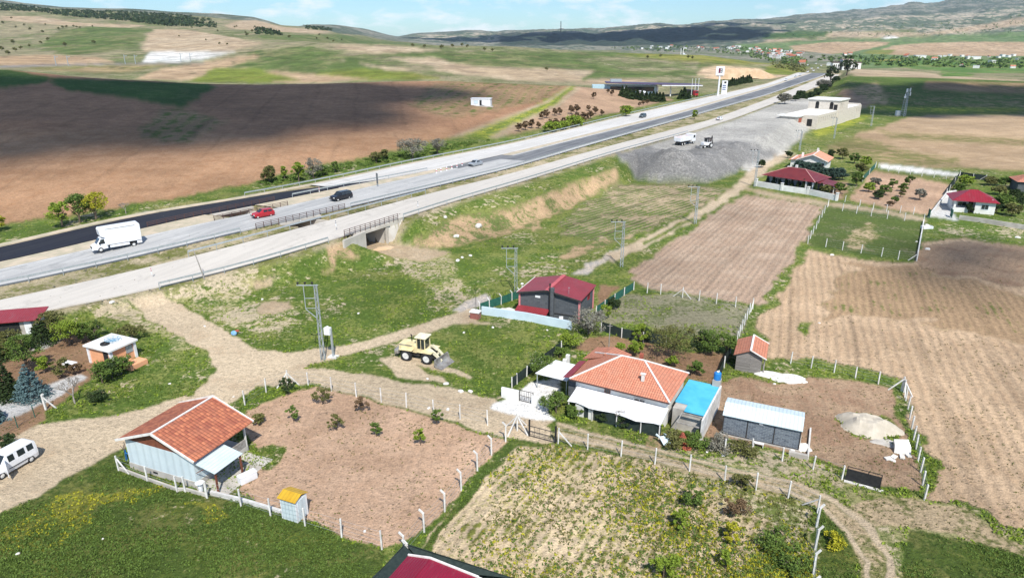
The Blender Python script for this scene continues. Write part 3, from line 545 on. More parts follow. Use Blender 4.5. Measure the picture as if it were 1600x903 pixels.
def ground_material():
    t = NT('ground_mixed'); p = t.pos()
    A = t.attr('cA').outputs['Color']; B = t.attr('cB').outputs['Color']; pm = t.attr('pm')
    sp = t.n('ShaderNodeSeparateColor'); t.l(pm.outputs['Color'], sp.inputs[0])
    mixv, fur, yel = sp.outputs[0], sp.outputs[1], sp.outputs[2]; spk = pm.outputs['Alpha']
    fu = t.attr('fu').outputs['Fac']
    nl_ = t.noise(.012, 7, .6, p); nm = t.noise(.22, 8, .68, p); nf = t.noise(1.8, 6, .7, p); nf2 = t.noise(6.0, 3, .6, p)
    v = t.math('ADD', t.math('MULTIPLY', nl_, .25), t.math('ADD', t.math('MULTIPLY', nm, .45), t.math('MULTIPLY', nf, .30)))
    wob = t.math('ADD', t.math('MULTIPLY', t.math('SUBTRACT', nm, .5), 2.6), t.math('MULTIPLY', t.math('SUBTRACT', nl_, .5), 9.0))
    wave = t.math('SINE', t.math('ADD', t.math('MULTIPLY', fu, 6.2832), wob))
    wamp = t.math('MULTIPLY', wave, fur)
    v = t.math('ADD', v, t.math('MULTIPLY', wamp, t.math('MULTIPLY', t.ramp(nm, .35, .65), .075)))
    co = t.attr('cB').outputs['Alpha']
    vf_ = t.math('ADD', t.math('MULTIPLY', t.noise(.0045, 10, .68, t.scale(p, (1, .55, 1))), .5), t.math('MULTIPLY', t.noise(.030, 8, .72, t.scale(p, (1, .5, 1))), .5))
    v = t.math('ADD', t.math('MULTIPLY', v, t.math('SUBTRACT', 1, co)), t.math('MULTIPLY', vf_, co))
    th = t.math('SUBTRACT', .735, t.math('MULTIPLY', mixv, .50))     # more 'mix' -> more of B
    f = t.ramp(v, t.math('SUBTRACT', th, .035), t.math('ADD', th, .045))
    c = t.mix(f, A, B)
    ba = t.attr('cA').outputs['Alpha']
    bn = t.math('ADD', t.math('MULTIPLY', t.noise(.075, 6, .62, t.scale(p, (1, 1, 1))), .5), t.math('MULTIPLY', t.noise(.9, 5, .7, p), .5))
    bth = t.math('SUBTRACT', .80, t.math('MULTIPLY', ba, .46))
    bf = t.math('MULTIPLY', t.ramp(bn, t.math('SUBTRACT', bth, .03), t.math('ADD', bth, .03)), t.ramp(ba, .01, .08))
    c = t.mix(t.math('MULTIPLY', bf, .85), c, (.46, .375, .265))
    # yellow flowers in drifts
    yb = t.math('MULTIPLY', t.ramp(t.noise(.16, 5, .6, t.scale(p, (1, 1.7, 1))), .46, .68), t.ramp(t.noise(3.1, 4, .75, p), .46, .58))
    c = t.mix(t.math('MULTIPLY', yb, yel, clamp=True), c, (.34, .33, .045))
    # clods, stones and weeds
    vo = t.n('ShaderNodeTexVoronoi'); vo.inputs['Scale'].default_value = 2.6; vo.inputs['Randomness'].default_value = 1; t.l(p, vo.inputs['Vector'])
    dot = t.math('MULTIPLY', t.ramp(vo.outputs['Distance'], .17, .30, 1, 0), t.ramp(t.noise(.5, 5, .65, p), .47, .62))
    c = t.mix(t.math('MULTIPLY', t.math('MULTIPLY', dot, spk), .85), c, (.10, .105, .045))
    vo3 = t.n('ShaderNodeTexVoronoi'); vo3.inputs['Scale'].default_value = .075; t.l(t.scale(p, (1, .6, .6)), vo3.inputs['Vector'])
    d3 = t.math('MULTIPLY', t.math('MULTIPLY', t.ramp(vo3.outputs['Distance'], .10, .26, 1, 0), t.ramp(nl_, .42, .58)), t.math('MULTIPLY', co, spk))
    c = t.mix(t.math('MULTIPLY', d3, 2.2, clamp=True), c, (.055, .075, .03))
    br = t.math('ADD', .60, t.math('MULTIPLY', t.ramp(nf, .32, .68), .44)); br = t.math('ADD', br, t.math('MULTIPLY', t.ramp(nf2, .30, .70), .36))
    vo2 = t.n('ShaderNodeTexVoronoi'); vo2.inputs['Scale'].default_value = 1.05; t.l(p, vo2.inputs['Vector'])
    br = t.math('SUBTRACT', br, t.math('MULTIPLY', t.math('MULTIPLY', t.ramp(vo2.outputs['Distance'], .10, .32, 1, 0), t.ramp(nf, .42, .6)), t.math('MULTIPLY', spk, .30)))
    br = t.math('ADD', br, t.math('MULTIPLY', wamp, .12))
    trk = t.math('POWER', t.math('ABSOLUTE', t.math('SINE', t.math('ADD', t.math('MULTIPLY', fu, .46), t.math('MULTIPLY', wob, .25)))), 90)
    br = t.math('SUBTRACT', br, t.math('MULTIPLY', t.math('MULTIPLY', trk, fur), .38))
    lum = t.math('ADD', .82, t.math('ADD', t.math('MULTIPLY', t.ramp(t.noise(.035, 7, .62, p), .33, .67), .34), t.math('MULTIPLY', t.math('MULTIPLY', co, t.math('SUBTRACT', t.ramp(t.noise(.05, 9, .8, p), .38, .62), .5)), .5)))
    g = t.n('ShaderNodeVectorMath', operation='SCALE'); t.l(c, g.inputs[0]); t.l(t.math('MULTIPLY', br, lum), g.inputs['Scale'])
    h = t.math('ADD', t.math('MULTIPLY', nf, .8), t.math('MULTIPLY', nf2, .35)); h = t.math('ADD', h, t.math('MULTIPLY', wamp, .35)); h = t.math('ADD', h, t.math('MULTIPLY', dot, .3))
    t.bump(h, .9, .30)
    return t.fin(g.outputs[0], .93, 0, .12)
GM = ground_material()
gr = sheet('ground', X2, Y2, zt, GM); gr['kind'] = 'structure'; gr['label'] = 'rolling farmland of fields, tracks and grassy slopes'
me = gr.data
fc = cls.ravel()
def put_color(name, arr):
    a = me.color_attributes.new(name, 'FLOAT_COLOR', 'POINT'); a.data.foreach_set('color', arr.astype(np.float32).ravel())
one = np.ones((len(fc), 1))
bare_l = np.array([BARE.get(k, 0) for k in class_names])
def soft(arr, keep_last=None):
    a = arr.reshape(zt.shape+(arr.shape[-1],)).copy()
    far = smoothstep(120, 260, Y2)[..., None]
    for it in range(2):
        b = a.copy(); b[:, 1:-1] = .25*a[:, :-2]+.5*a[:, 1:-1]+.25*a[:, 2:]; b[1:-1] = .25*b[:-2]+.5*b[1:-1]+.25*b[2:]
        a = a*(1-far)+b*far if it else b
    return a.reshape(arr.shape)
coarse = smoothstep(330, 800, Y2).reshape(-1, 1)
put_color('cA', soft(np.c_[LA[fc], bare_l[fc][:, None]])); put_color('cB', soft(np.c_[LB[fc], coarse])); LPg = LP[fc].reshape(zt.shape+(4,)).copy(); jm = np.zeros(zt.shape, bool); cc = cls
for ax in (0, 1):
    df_ = np.diff(cc, axis=ax) != 0
    a_, b_ = (slice(None, -1), slice(1, None))
    if ax == 0: jm[a_] |= df_; jm[b_] |= df_
    else: jm[:, a_] |= df_; jm[:, b_] |= df_
LPg[..., 1][jm] = 0
put_color('pm', soft(LPg.reshape(-1, 4))); pass; 
a = me.attributes.new('fu', 'FLOAT', 'POINT'); a.data.foreach_set('value', furo.astype(np.float32).ravel())

def simple(name, c1, c2=None, rough=.8, scale=2.0, spec=.3, metal=0.0, bump=.15, bscale=None, world=False, detail=5, lo=.35, hi=.65):
    t = NT(name); p = t.pos() if world else t.obj()
    c2 = c2 or tuple(v*.8 for v in c1)
    f = t.ramp(t.noise(scale, detail, .6, p), lo, hi)
    c = t.mix(f, c1, c2)
    fine = t.noise((bscale or scale*8), 4, .6, p)
    g = t.n('ShaderNodeVectorMath', operation='SCALE'); t.l(c, g.inputs[0]); t.l(t.math('ADD', .88, t.math('MULTIPLY', fine, .24)), g.inputs['Scale'])
    if bump: t.bump(fine, bump, .03)
    return t.fin(g.outputs[0], rough, metal, spec)
M = {}
M['white_paint'] = simple('white_paint', (.80, .81, .82), (.70, .71, .72), .55, 1.2)
M['white_wall'] = simple('white_wall', (.80, .80, .78), (.66, .65, .61), .8, .6, bump=.1)
M['blue_white'] = simple('blue_white_wall', (.62, .74, .80), (.54, .66, .73), .6, .5, bump=.05)
M['concrete'] = simple('concrete', (.52, .49, .44), (.38, .35, .31), .9, .7)
M['post_concrete'] = simple('post_concrete', (.74, .73, .70), (.55, .53, .50), .9, 1.5)
M['pale_concrete'] = simple('pale_concrete', (.60, .56, .50), (.46, .43, .38), .9, .35, world=True)
M['galv'] = simple('galvanised_steel', (.46, .50, .52), (.36, .40, .42), .5, 3, metal=.35)
M['dark_metal'] = simple('dark_metal', (.035, .035, .04), (.06, .055, .05), .5, 3)
M['black'] = simple('black_rubber', (.018, .018, .02), (.03, .03, .03), .8, 3)
M['glass'] = simple('dark_glass', (.02, .026, .03), (.03, .04, .045), .08, 1, spec=.8, bump=0)
M['brown_steel'] = simple('brown_steel', (.11, .06, .05), (.08, .045, .04), .6, 2)
M['bark'] = simple('bark', (.16, .12, .09), (.09, .07, .055), .95, 4)
M['pale_bark'] = simple('pale_bark', (.40, .36, .32), (.25, .22, .19), .95, 4)
M['red_paint'] = simple('red_car_paint', (.42, .02, .03), (.36, .02, .025), .25, 2, spec=.6, bump=0)
M['black_paint'] = simple('black_car_paint', (.012, .014, .02), (.02, .02, .026), .2, 2, spec=.6, bump=0)
M['silver_paint'] = simple('silver_car_paint', (.40, .43, .46), (.36, .39, .42), .3, 2, metal=.4, bump=0)
M['blue_paint'] = simple('slate_car_paint', (.06, .09, .11), (.08, .10, .12), .25, 2, bump=0)
M['car_white'] = simple('white_car_paint', (.80, .81, .83), (.74, .75, .77), .3, 2, spec=.5, bump=0)
M['yellow_paint'] = simple('pale_yellow_paint', (.80, .70, .40), (.62, .52, .30), .5, 1.4)
M['cream_paint'] = simple('cream_paint', (.78, .74, .55), (.66, .60, .42), .5, 1.4)
M['steel_worn'] = simple('worn_steel', (.42, .41, .39), (.24, .22, .21), .5, 1.4, metal=.4)
M['orange_wall'] = simple('peach_wall', (.80, .40, .22), (.70, .34, .18), .85, .8)
M['blue_sheet'] = simple('blue_membrane', (.10, .50, .75), (.07, .42, .66), .45, .7)
M['green_net'] = simple('green_netting', (.02, .10, .075), (.03, .14, .10), .8, 3)
M['dark_net'] = simple('dark_netting', (.018, .030, .028), (.03, .045, .04), .85, 3)
M['brick'] = simple('red_brick', (.45, .12, .07), (.30, .09, .06), .9, 5)
M['wood_grey'] = simple('grey_wood', (.36, .34, .31), (.24, .22, .20), .9, 3)
M['wood_brown'] = simple('brown_wood', (.22, .075, .04), (.14, .05, .03), .7, 2)
M['light'] = simple('lamp_lens', (.75, .75, .70), (.7, .7, .66), .2, 2, bump=0)
M['red_lens'] = simple('red_lens', (.5, .02, .02), (.4, .02, .02), .3, 2, bump=0)
M['plastic_blue'] = simple('blue_plastic', (.03, .22, .55), (.03, .17, .45), .4, 2)
M['hub'] = simple('pale_wheel_hub', (.72, .72, .70), (.55, .55, .53), .5, 3)
M['rubble'] = simple('white_rubble', (.80, .78, .74), (.58, .55, .50), .95, 2.5, bump=.6)
M['sand'] = simple('pale_sand', (.55, .49, .40), (.45, .40, .32), .95, 1.0, bump=.5)
M['gravel'] = simple('crushed_stone', (.30, .30, .30), (.22, .22, .225), .95, .22, bump=.6, bscale=3, world=True)
M['render_stone'] = simple('cut_stone', (.62, .55, .45), (.46, .40, .33), .9, .8)
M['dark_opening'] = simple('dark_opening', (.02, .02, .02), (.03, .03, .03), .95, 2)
M['trim_white'] = simple('white_trim', (.80, .78, .74), (.66, .62, .58), .7, 2)
M['orange_earth'] = simple('orange_earth', (.60, .44, .29), (.47, .33, .20), .95, .12, bump=.6, bscale=1)
M['skin'] = simple('skin', (.45, .28, .2), None, .6)
M['cloth_dark'] = simple('dark_cloth', (.05, .06, .09), None, .9)

def asphalt(name, c1, c2, streak=.18, crack=True):
    t = NT(name); p = t.pos()
    rot = t.n('ShaderNodeMapping'); rot.inputs['Rotation'].default_value = (0, 0, AZ+R(6)); t.l(p, rot.inputs[0])
    sc = t.scale(rot.outputs[0], (.9, .035, 1))
    lane = t.noise(1.0, 5, .6, sc); big = t.noise(.05, 5, .6, p); fine = t.noise(9, 4, .7, p)
    f = t.math('ADD', t.math('MULTIPLY', lane, .6), t.math('MULTIPLY', big, .4))
    c = t.mix(t.ramp(f, .43, .57), c1, c2); c = t.mix(t.math('MULTIPLY', t.ramp(t.noise(.35, 6, .7, p), .56, .66), .35), c, tuple(v*.6 for v in c2))
    g = t.n('ShaderNodeVectorMath', operation='SCALE'); t.l(c, g.inputs[0]); t.l(t.math('ADD', .85, t.math('MULTIPLY', fine, .3)), g.inputs['Scale'])
    t.bump(fine, .15, .02)
    return t.fin(g.outputs[0], .85, 0, .25)
M['road_service'] = asphalt('pale_service_road', (.56, .52, .465), (.50, .465, .415))
M['road_grey'] = asphalt('worn_grey_carriageway', (.45, .445, .43), (.36, .36, .355))
M['road_dark'] = asphalt('older_dark_carriageway', (.13, .135, .145), (.20, .205, .21))
M['road_white'] = asphalt('new_pale_carriageway', (.60, .58, .55), (.52, .50, .47))
M['road_black'] = asphalt('fresh_black_asphalt', (.018, .020, .030), (.026, .028, .036))
M['line_white'] = simple('road_line_paint', (.74, .74, .72), (.55, .55, .53), .7, .8, world=True)
M['shoulder'] = simple('sandy_shoulder', (.54, .45, .34), (.40, .36, .26), .95, .5, world=True)

def tiles(name, c1, c2, along=3.3, across=4.2, dirt=(.30, .2, .15)):
    """clay roof tiles : courses along local Y-slope, columns along local X (uses UV)"""
    t = NT(name); uv = t.n('ShaderNodeUVMap').outputs[0]
    br = t.n('ShaderNodeTexBrick'); t.l(uv, br.inputs['Vector']); br.offset = .0
    br.inputs['Scale'].default_value = 1; br.inputs['Brick Width'].default_value = 1/across; br.inputs['Row Height'].default_value = 1/along
    br.inputs['Mortar Size'].default_value = .022; br.inputs['Mortar Smooth'].default_value = .5; br.inputs['Bias'].default_value = 0
    br.inputs['Color1'].default_value = c1+(1,); br.inputs['Color2'].default_value = c2+(1,); br.inputs['Mortar'].default_value = tuple(v*.38 for v in c1)+(1,)
    o = t.obj(); blot = t.ramp(t.noise(.9, 6, .65, o), .40, .72)
    c = t.mix(t.math('MULTIPLY', blot, .45), br.outputs['Color'], dirt)
    c = t.mix(t.math('MULTIPLY', t.ramp(t.noise(4, 3, .6, o), .55, .7), .35), c, tuple(min(1, v*1.6) for v in c2))
    sep = t.n('ShaderNodeSeparateXYZ'); t.l(uv, sep.inputs[0])
    hv = t.math('FRACT', t.math('MULTIPLY', sep.outputs[1], along)); hx = t.math('ABSOLUTE', t.math('SINE', t.math('MULTIPLY', sep.outputs[0], across*math.pi)))
    t.bump(t.math('ADD', hv, hx), .8, .05)
    return t.fin(c, .8, 0, .25)
M['tile_orange'] = tiles('orange_clay_tiles', (.64, .27, .17), (.56, .205, .125), dirt=(.44, .22, .15))
M['tile_brown'] = tiles('weathered_clay_tiles', (.56, .20, .105), (.31, .095, .06), 2.6, 3.2, dirt=(.30, .12, .08))
def sheetmetal(name, c1, c2, n=4.0, rough=.4):
    t = NT(name); uv = t.n('ShaderNodeUVMap').outputs[0]; sep = t.n('ShaderNodeSeparateXYZ'); t.l(uv, sep.inputs[0])
    s = t.math('POWER', t.math('ABSOLUTE', t.math('SINE', t.math('MULTIPLY', sep.outputs[0], n*math.pi))), 6)
    big = t.noise(.7, 5, .6, t.obj())
    c = t.mix(t.ramp(big, .35, .7), c1, c2); c = t.mix(t.math('MULTIPLY', t.ramp(t.noise(.9, 8, .7, t.scale(t.obj(), (1.5, .5, 1))), .52, .75), .4), c, tuple(min(1, .5*v+.12) for v in c1)); c = t.mix(t.math('MULTIPLY', s, .25), c, tuple(v*.55 for v in c1))
    t.bump(s, .6, .03)
    return t.fin(c, rough, .1, .4)
M['sheet_red'] = sheetmetal('red_sheet_metal', (.30, .04, .05), (.25, .035, .042))
M['sheet_burgundy'] = sheetmetal('burgundy_sheet_metal', (.27, .012, .04), (.22, .012, .035), 5)
M['sheet_white'] = sheetmetal('white_sheet_metal', (.66, .76, .78), (.58, .68, .71), 3)
M['sheet_white_wall'] = sheetmetal('pale_blue_panel', (.66, .76, .80), (.60, .70, .75), 1.2)
M['sheet_yellow'] = sheetmetal('yellow_corrugated', (.62, .38, .03), (.50, .27, .02), 3)
def blocks(name, c1, c2, mortar, w=.5, h=.25, msize=.012, bump=.6):
    t = NT(name); uv = t.n('ShaderNodeUVMap').outputs[0]
    br = t.n('ShaderNodeTexBrick'); t.l(uv, br.inputs['Vector'])
    br.inputs['Scale'].default_value = 1; br.inputs['Brick Width'].default_value = w; br.inputs['Row Height'].default_value = h; br.inputs['Mortar Size'].default_value = msize
    br.inputs['Color1'].default_value = c1+(1,); br.inputs['Color2'].default_value = c2+(1,); br.inputs['Mortar'].default_value = mortar+(1,)
    n = t.noise(3, 5, .6, t.obj()); c = t.mix(t.math('MULTIPLY', t.ramp(n, .4, .7), .35), br.outputs['Color'], tuple(v*.7 for v in c1))
    t.bump(t.math('ADD', br.outputs['Fac'], n), bump, -.02)
    return t.fin(c, .9, 0, .2)
M['grey_block'] = blocks('dark_grey_blocks', (.115, .125, .135), (.085, .095, .105), (.17, .175, .18), .6, .3)
M['stone_panel'] = blocks('stone_pattern_panels', (.10, .12, .15), (.19, .22, .25), (.33, .36, .38), .45, .16, .014)
M['planks'] = blocks('weathered_planks', (.30, .28, .26), (.20, .185, .17), (.06, .055, .05), 3.0, .16, .012)
M['ruin_stone'] = blocks('pale_stone_masonry', (.70, .64, .56), (.60, .54, .47), (.36, .31, .26), .8, .4)

def leafmat(name, c1, c2, sp=1.2):
    t = NT(name); p = t.pos(); a = t.attr('lf').outputs['Fac']
    c = t.mix(t.math('ADD', t.math('MULTIPLY', a, .65), t.math('MULTIPLY', t.noise(sp, 3, .5, p), .35), clamp=True), c1, c2)
    t.b.inputs['Subsurface Weight'].default_value = 0
    return t.fin(c, .75, 0, .2)
M['leaf_green'] = leafmat('leaves_green', (.045, .085, .018), (.15, .22, .04))
M['leaf_bright'] = leafmat('leaves_bright', (.10, .17, .02), (.27, .34, .04))
M['leaf_dark'] = leafmat('leaves_dark', (.018, .035, .012), (.055, .085, .025))
M['leaf_olive'] = leafmat('leaves_olive', (.07, .075, .022), (.19, .19, .06))
M['leaf_blue'] = leafmat('leaves_blue', (.05, .10, .10), (.17, .26, .27))
M['leaf_grey'] = leafmat('leaves_grey', (.12, .12, .09), (.30, .28, .23))
M['leaf_hedge'] = leafmat('leaves_hedge', (.025, .05, .038), (.07, .115, .085))
M['leaf_blossom'] = leafmat('leaves_blossom', (.12, .16, .07), (.62, .62, .52), 5)
M['leaf_yellow'] = leafmat('leaves_yellow', (.16, .19, .02), (.50, .45, .03), 4)
M['leaf_brown'] = leafmat('leaves_brown', (.10, .06, .035), (.22, .15, .08))
# ---------------------------------------------------------------- object helpers
def tag(o, label=None, cat=None, group=None, kind=None):
    if label: o['label'] = label
    if cat: o['category'] = cat
    if group: o['group'] = group
    if kind: o['kind'] = kind
    return o
def empty(name, loc=(0, 0, 0), rz=0.0, label=None, cat=None, group=None):
    o = bpy.data.objects.new(name, None); COL.objects.link(o); o.location = loc; o.rotation_euler = (0, 0, rz); o.empty_display_size = .3
    return tag(o, label, cat, group)
class MB:
    def __init__(s): s.v = []; s.f = []; s.uv = []; s.sm = []
    def face(s, pts, uv=None, smooth=False):
        i = len(s.v); s.v += [tuple(p) for p in pts]; s.f.append(tuple(range(i, i+len(pts)))); s.uv.append(uv); s.sm.append(smooth)
    def quad_uv(s, pts, x0=0.0):            # uv in metres : u along first edge
        a, b = Vector(pts[0]), Vector(pts[1]); u = (b-a).normalized(); n = (b-a).cross(Vector(pts[-1])-a).normalized(); w = n.cross(u)
        s.face(pts, [((Vector(p)-a).dot(u)+x0, (Vector(p)-a).dot(w)) for p in pts])
    def poly_prism(s, poly, z0, z1, top=True, bot=False):     # poly counter-clockwise in plan
        n = len(poly)
        zt0 = z0 if hasattr(z0, '__len__') else [z0]*n; zt1 = z1 if hasattr(z1, '__len__') else [z1]*n
        for i in range(n):
            j = (i+1) % n; (xa, ya), (xb, yb) = poly[i], poly[j]
            s.quad_uv([(xa, ya, zt0[i]), (xb, yb, zt0[j]), (xb, yb, zt1[j]), (xa, ya, zt1[i])])
        if top: s.quad_uv([(p[0], p[1], z) for p, z in zip(poly, zt1)])
        if bot: s.quad_uv([(p[0], p[1], z) for p, z in reversed(list(zip(poly, zt0)))])
    def box(s, c, d, rz=0.0, rx=0.0, ry=0.0):
        m = Matrix.Translation(c) @ Matrix.Rotation(rz, 4, 'Z') @ Matrix.Rotation(ry, 4, 'Y') @ Matrix.Rotation(rx, 4, 'X')
        x, y, z = d[0]/2, d[1]/2, d[2]/2
        P8 = [m @ Vector(q) for q in ((-x,-y,-z),(x,-y,-z),(x,y,-z),(-x,y,-z),(-x,-y,z),(x,-y,z),(x,y,z),(-x,y,z))]
        for q in ((3,2,1,0),(4,5,6,7),(0,1,5,4),(1,2,6,5),(2,3,7,6),(3,0,4,7)): s.quad_uv([P8[k] for k in q])
    def bx(s, x0, x1, y0, y1, z0, z1): s.box(((x0+x1)/2, (y0+y1)/2, (z0+z1)/2), (abs(x1-x0), abs(y1-y0), abs(z1-z0)))
    def tube(s, a, b, r0, r1=None, n=8, caps=True, smooth=True):
        a = Vector(a); b = Vector(b); r1 = r0 if r1 is None else r1
        d = (b-a); L = d.length
        if L < 1e-6: return
        d.normalize(); u = d.orthogonal().normalized(); w = d.cross(u)
        A = [a+(u*math.cos(2*math.pi*k/n)+w*math.sin(2*math.pi*k/n))*r0 for k in range(n)]
        B = [b+(u*math.cos(2*math.pi*k/n)+w*math.sin(2*math.pi*k/n))*r1 for k in range(n)]
        for k in range(n):
            j = (k+1) % n; s.face([A[k], A[j], B[j], B[k]], [(k/n, 0), ((k+1)/n, 0), ((k+1)/n, L), (k/n, L)], smooth and n > 5)
        if caps: s.face(A[::-1]); s.face(B)
    def path(s, pts, r, n=5):
        for a, b in zip(pts, pts[1:]): s.tube(a, b, r, r, n, True)
    def beam(s, a, b, w, h=None):
        a = Vector(a); b = Vector(b); h = h or w; d = (b-a); L = d.length; d.normalize()
        up = Vector((0, 0, 1)) if abs(d.z) < .95 else Vector((0, 1, 0))
        u = d.cross(up).normalized()*w/2; v = u.cross(d).normalized()*h/2
        A = [a-u-v, a+u-v, a+u+v, a-u+v]; B = [p+(b-a) for p in A]
        for k in range(4): s.quad_uv([A[k], A[(k+1) % 4], B[(k+1) % 4], B[k]][::-1])
        s.quad_uv(A); s.quad_uv(B[::-1])
    def ball(s, c, r, n=8, m=6, sq=(1, 1, 1)):
        P_ = [[(c[0]+r*sq[0]*math.sin(math.pi*j/m)*math.cos(2*math.pi*i/n), c[1]+r*sq[1]*math.sin(math.pi*j/m)*math.sin(2*math.pi*i/n), c[2]+r*sq[2]*math.cos(math.pi*j/m)) for i in range(n)] for j in range(m+1)]
        for j in range(m):
            for i in range(n):
                q = [P_[j][i], P_[j+1][i], P_[j+1][(i+1) % n], P_[j][(i+1) % n]]
                if j == 0: q = q[:3]
                elif j == m-1: q = [q[0], q[1], q[3]]
                s.face(q, None, True)
    def build(s, name, mat, parent=None, label=None, bevel=0.0):
        me = bpy.data.meshes.new(name); me.from_pydata(s.v, [], s.f)
        if any(u is not None for u in s.uv):
            ul = me.uv_layers.new(name='UVMap'); k = 0; d = ul.data
            for f, u in zip(s.f, s.uv):
                for i in range(len(f)):
                    if u is not None: d[k].uv = u[i]
                    k += 1
        me.polygons.foreach_set('use_smooth', s.sm)
        me.materials.append(M[mat] if isinstance(mat, str) else mat); me.update()
        o = bpy.data.objects.new(name, me); COL.objects.link(o)
        if parent: o.parent = parent
        if bevel:
            bm = bmesh.new(); bm.from_mesh(me); bmesh.ops.remove_doubles(bm, verts=bm.verts, dist=1e-4); bmesh.ops.recalc_face_normals(bm, faces=bm.faces)
            eds = [e for e in bm.edges if len(e.link_faces) == 2 and e.calc_face_angle(0) > .5]
            bmesh.ops.bevel(bm, geom=eds, offset=bevel, segments=2, affect='EDGES', profile=.6); bm.to_mesh(me); bm.free()
        if label: o['label'] = label
        return o
KIDS = {}
def copy_tree(o, parent=None):
    c = o.copy(); COL.objects.link(c); c.parent = parent
    for ch in list(o.children): copy_tree(ch, c)
    return c
def put(root, loc, rz, label=None, group=None, scale=None):
    c = copy_tree(root); c.location = loc; c.rotation_euler = (0, 0, rz)
    if scale: c.scale = (scale, scale, scale)
    if label: c['label'] = label
    if group: c['group'] = group
    return c
def heading(a, b): return math.atan2(b[1]-a[1], b[0]-a[0])
def local_frame(pa, pb, z=None):
    """frame whose x axis runs from photo point pa to pb on the ground; returns origin, angle, length"""
    a = G(*pa) if z is None else P(pa[0], pa[1], z); b = G(*pb) if z is None else P(pb[0], pb[1], z)
    return a, heading(a, b), math.hypot(b.x-a.x, b.y-a.y)

# ---------------------------------------------------------------- highway
def ribbon(name, n0, n1, s0, s1, dz, mat, thick=.25, step=4.0, parent=None, kind='structure'):
    """slab between two lateral functions; n0 village side, n1 hill side"""
    mb = MB(); ss = np.arange(s0, s1+step*.5, step); A = []; B = []
    for s in ss: A.append(RW(s, n0(s), dz)); B.append(RW(s, n1(s), dz))
    dzv = Vector((0, 0, -thick))
    for i in range(len(ss)-1):
        mb.face([A[i], A[i+1], B[i+1], B[i]]); 
        mb.face([A[i], A[i]+dzv, A[i+1]+dzv, A[i+1]]); mb.face([B[i], B[i+1], B[i+1]+dzv, B[i]+dzv])
        if thick > .3: mb.face([A[i]+dzv, B[i]+dzv, B[i+1]+dzv, A[i+1]+dzv])
    o = mb.build(name, mat, parent)
    if kind and not parent: o['kind'] = kind
    return o
SE = 740
ribbon('service_road', lambda s: nl(0, s), lambda s: nl(1, s), 24, SE, 0, 'road_service', .2)
ribbon('carriageway', lambda s: nl(2, s), lambda s: nl(3, s), 24, SE, 0, 'road_grey', .2)
sA = s_at(585, 285)+6
ribbon('median', lambda s: nl(3, s)-.02, lambda s: nl(4, s)+.02, 24, UPS-UPW-1.5, -.05, 'shoulder', .2)
ribbon('median', lambda s: nl(3, s)-.02, lambda s: nl(4, s)+.02, UPS+UPW+1.5, SE, -.05, 'shoulder', .2)
ribbon('carriageway', lambda s: nl(4, s), lambda s: nl(5, s), sA-14, SE, 0, 'road_white', .2)
def taper(s): return nl(5, s)+(nl(4, s)-nl(5, s))*float(smoothstep(sA-26, sA, s))
ribbon('asphalt_carriageway', lambda s: nl(4, s)-.15, lambda s: taper(s)+1.0*(1-float(smoothstep(sA-26, sA, s)))*1+.0, 24, sA, .02, 'road_black', .22)
ribbon('shoulder', lambda s: nl(5, s), lambda s: nl(5, s)-1.6, 24, SE, -.04, 'shoulder', .2)
ribbon('road_line', lambda s: nl(2, s)-.65, lambda s: nl(2, s)-.80, 24, SE, .004, 'line_white', .003)
ribbon('road_line', lambda s: nl(3, s)+.75, lambda s: nl(3, s)+.60, 24, SE, .004, 'line_white', .003)
ribbon('road_line', lambda s: nl(5, s)+.8, lambda s: nl(5, s)+.65, sA+4, SE, .004, 'line_white', .003)
def dashes(k0, k1, fr, s0, s1):
    mb = MB(); s = s0
    while s < s1:
        n = nl(k0, s)*(1-fr)+nl(k1, s)*fr; n2 = nl(k0, s+4)*(1-fr)+nl(k1, s+4)*fr
        mb.face([RW(s, n+.07, .005), RW(s+4, n2+.07, .005), RW(s+4, n2-.07, .005), RW(s, n-.07, .005)]); s += 12
    o = mb.build('road_line', 'line_white'); o['kind'] = 'structure'
dashes(2, 3, .5, 30, 700); dashes(4, 5, .5, sA+8, 700)
# darker worn wheel lane of the lower carriageway further up the hill
ribbon('resurfaced_lane', lambda s: nl(2, s)-1.2, lambda s: nl(3, s)+1.0, s_at(800, 250), SE, .008, 'road_dark', .004)
ribbon('resurfaced_lane', lambda s: nl(3, s)+1.0, lambda s: nl(4, s)+.3, s_at(700, 262), s_at(780, 240), .010, 'road_dark', .004)
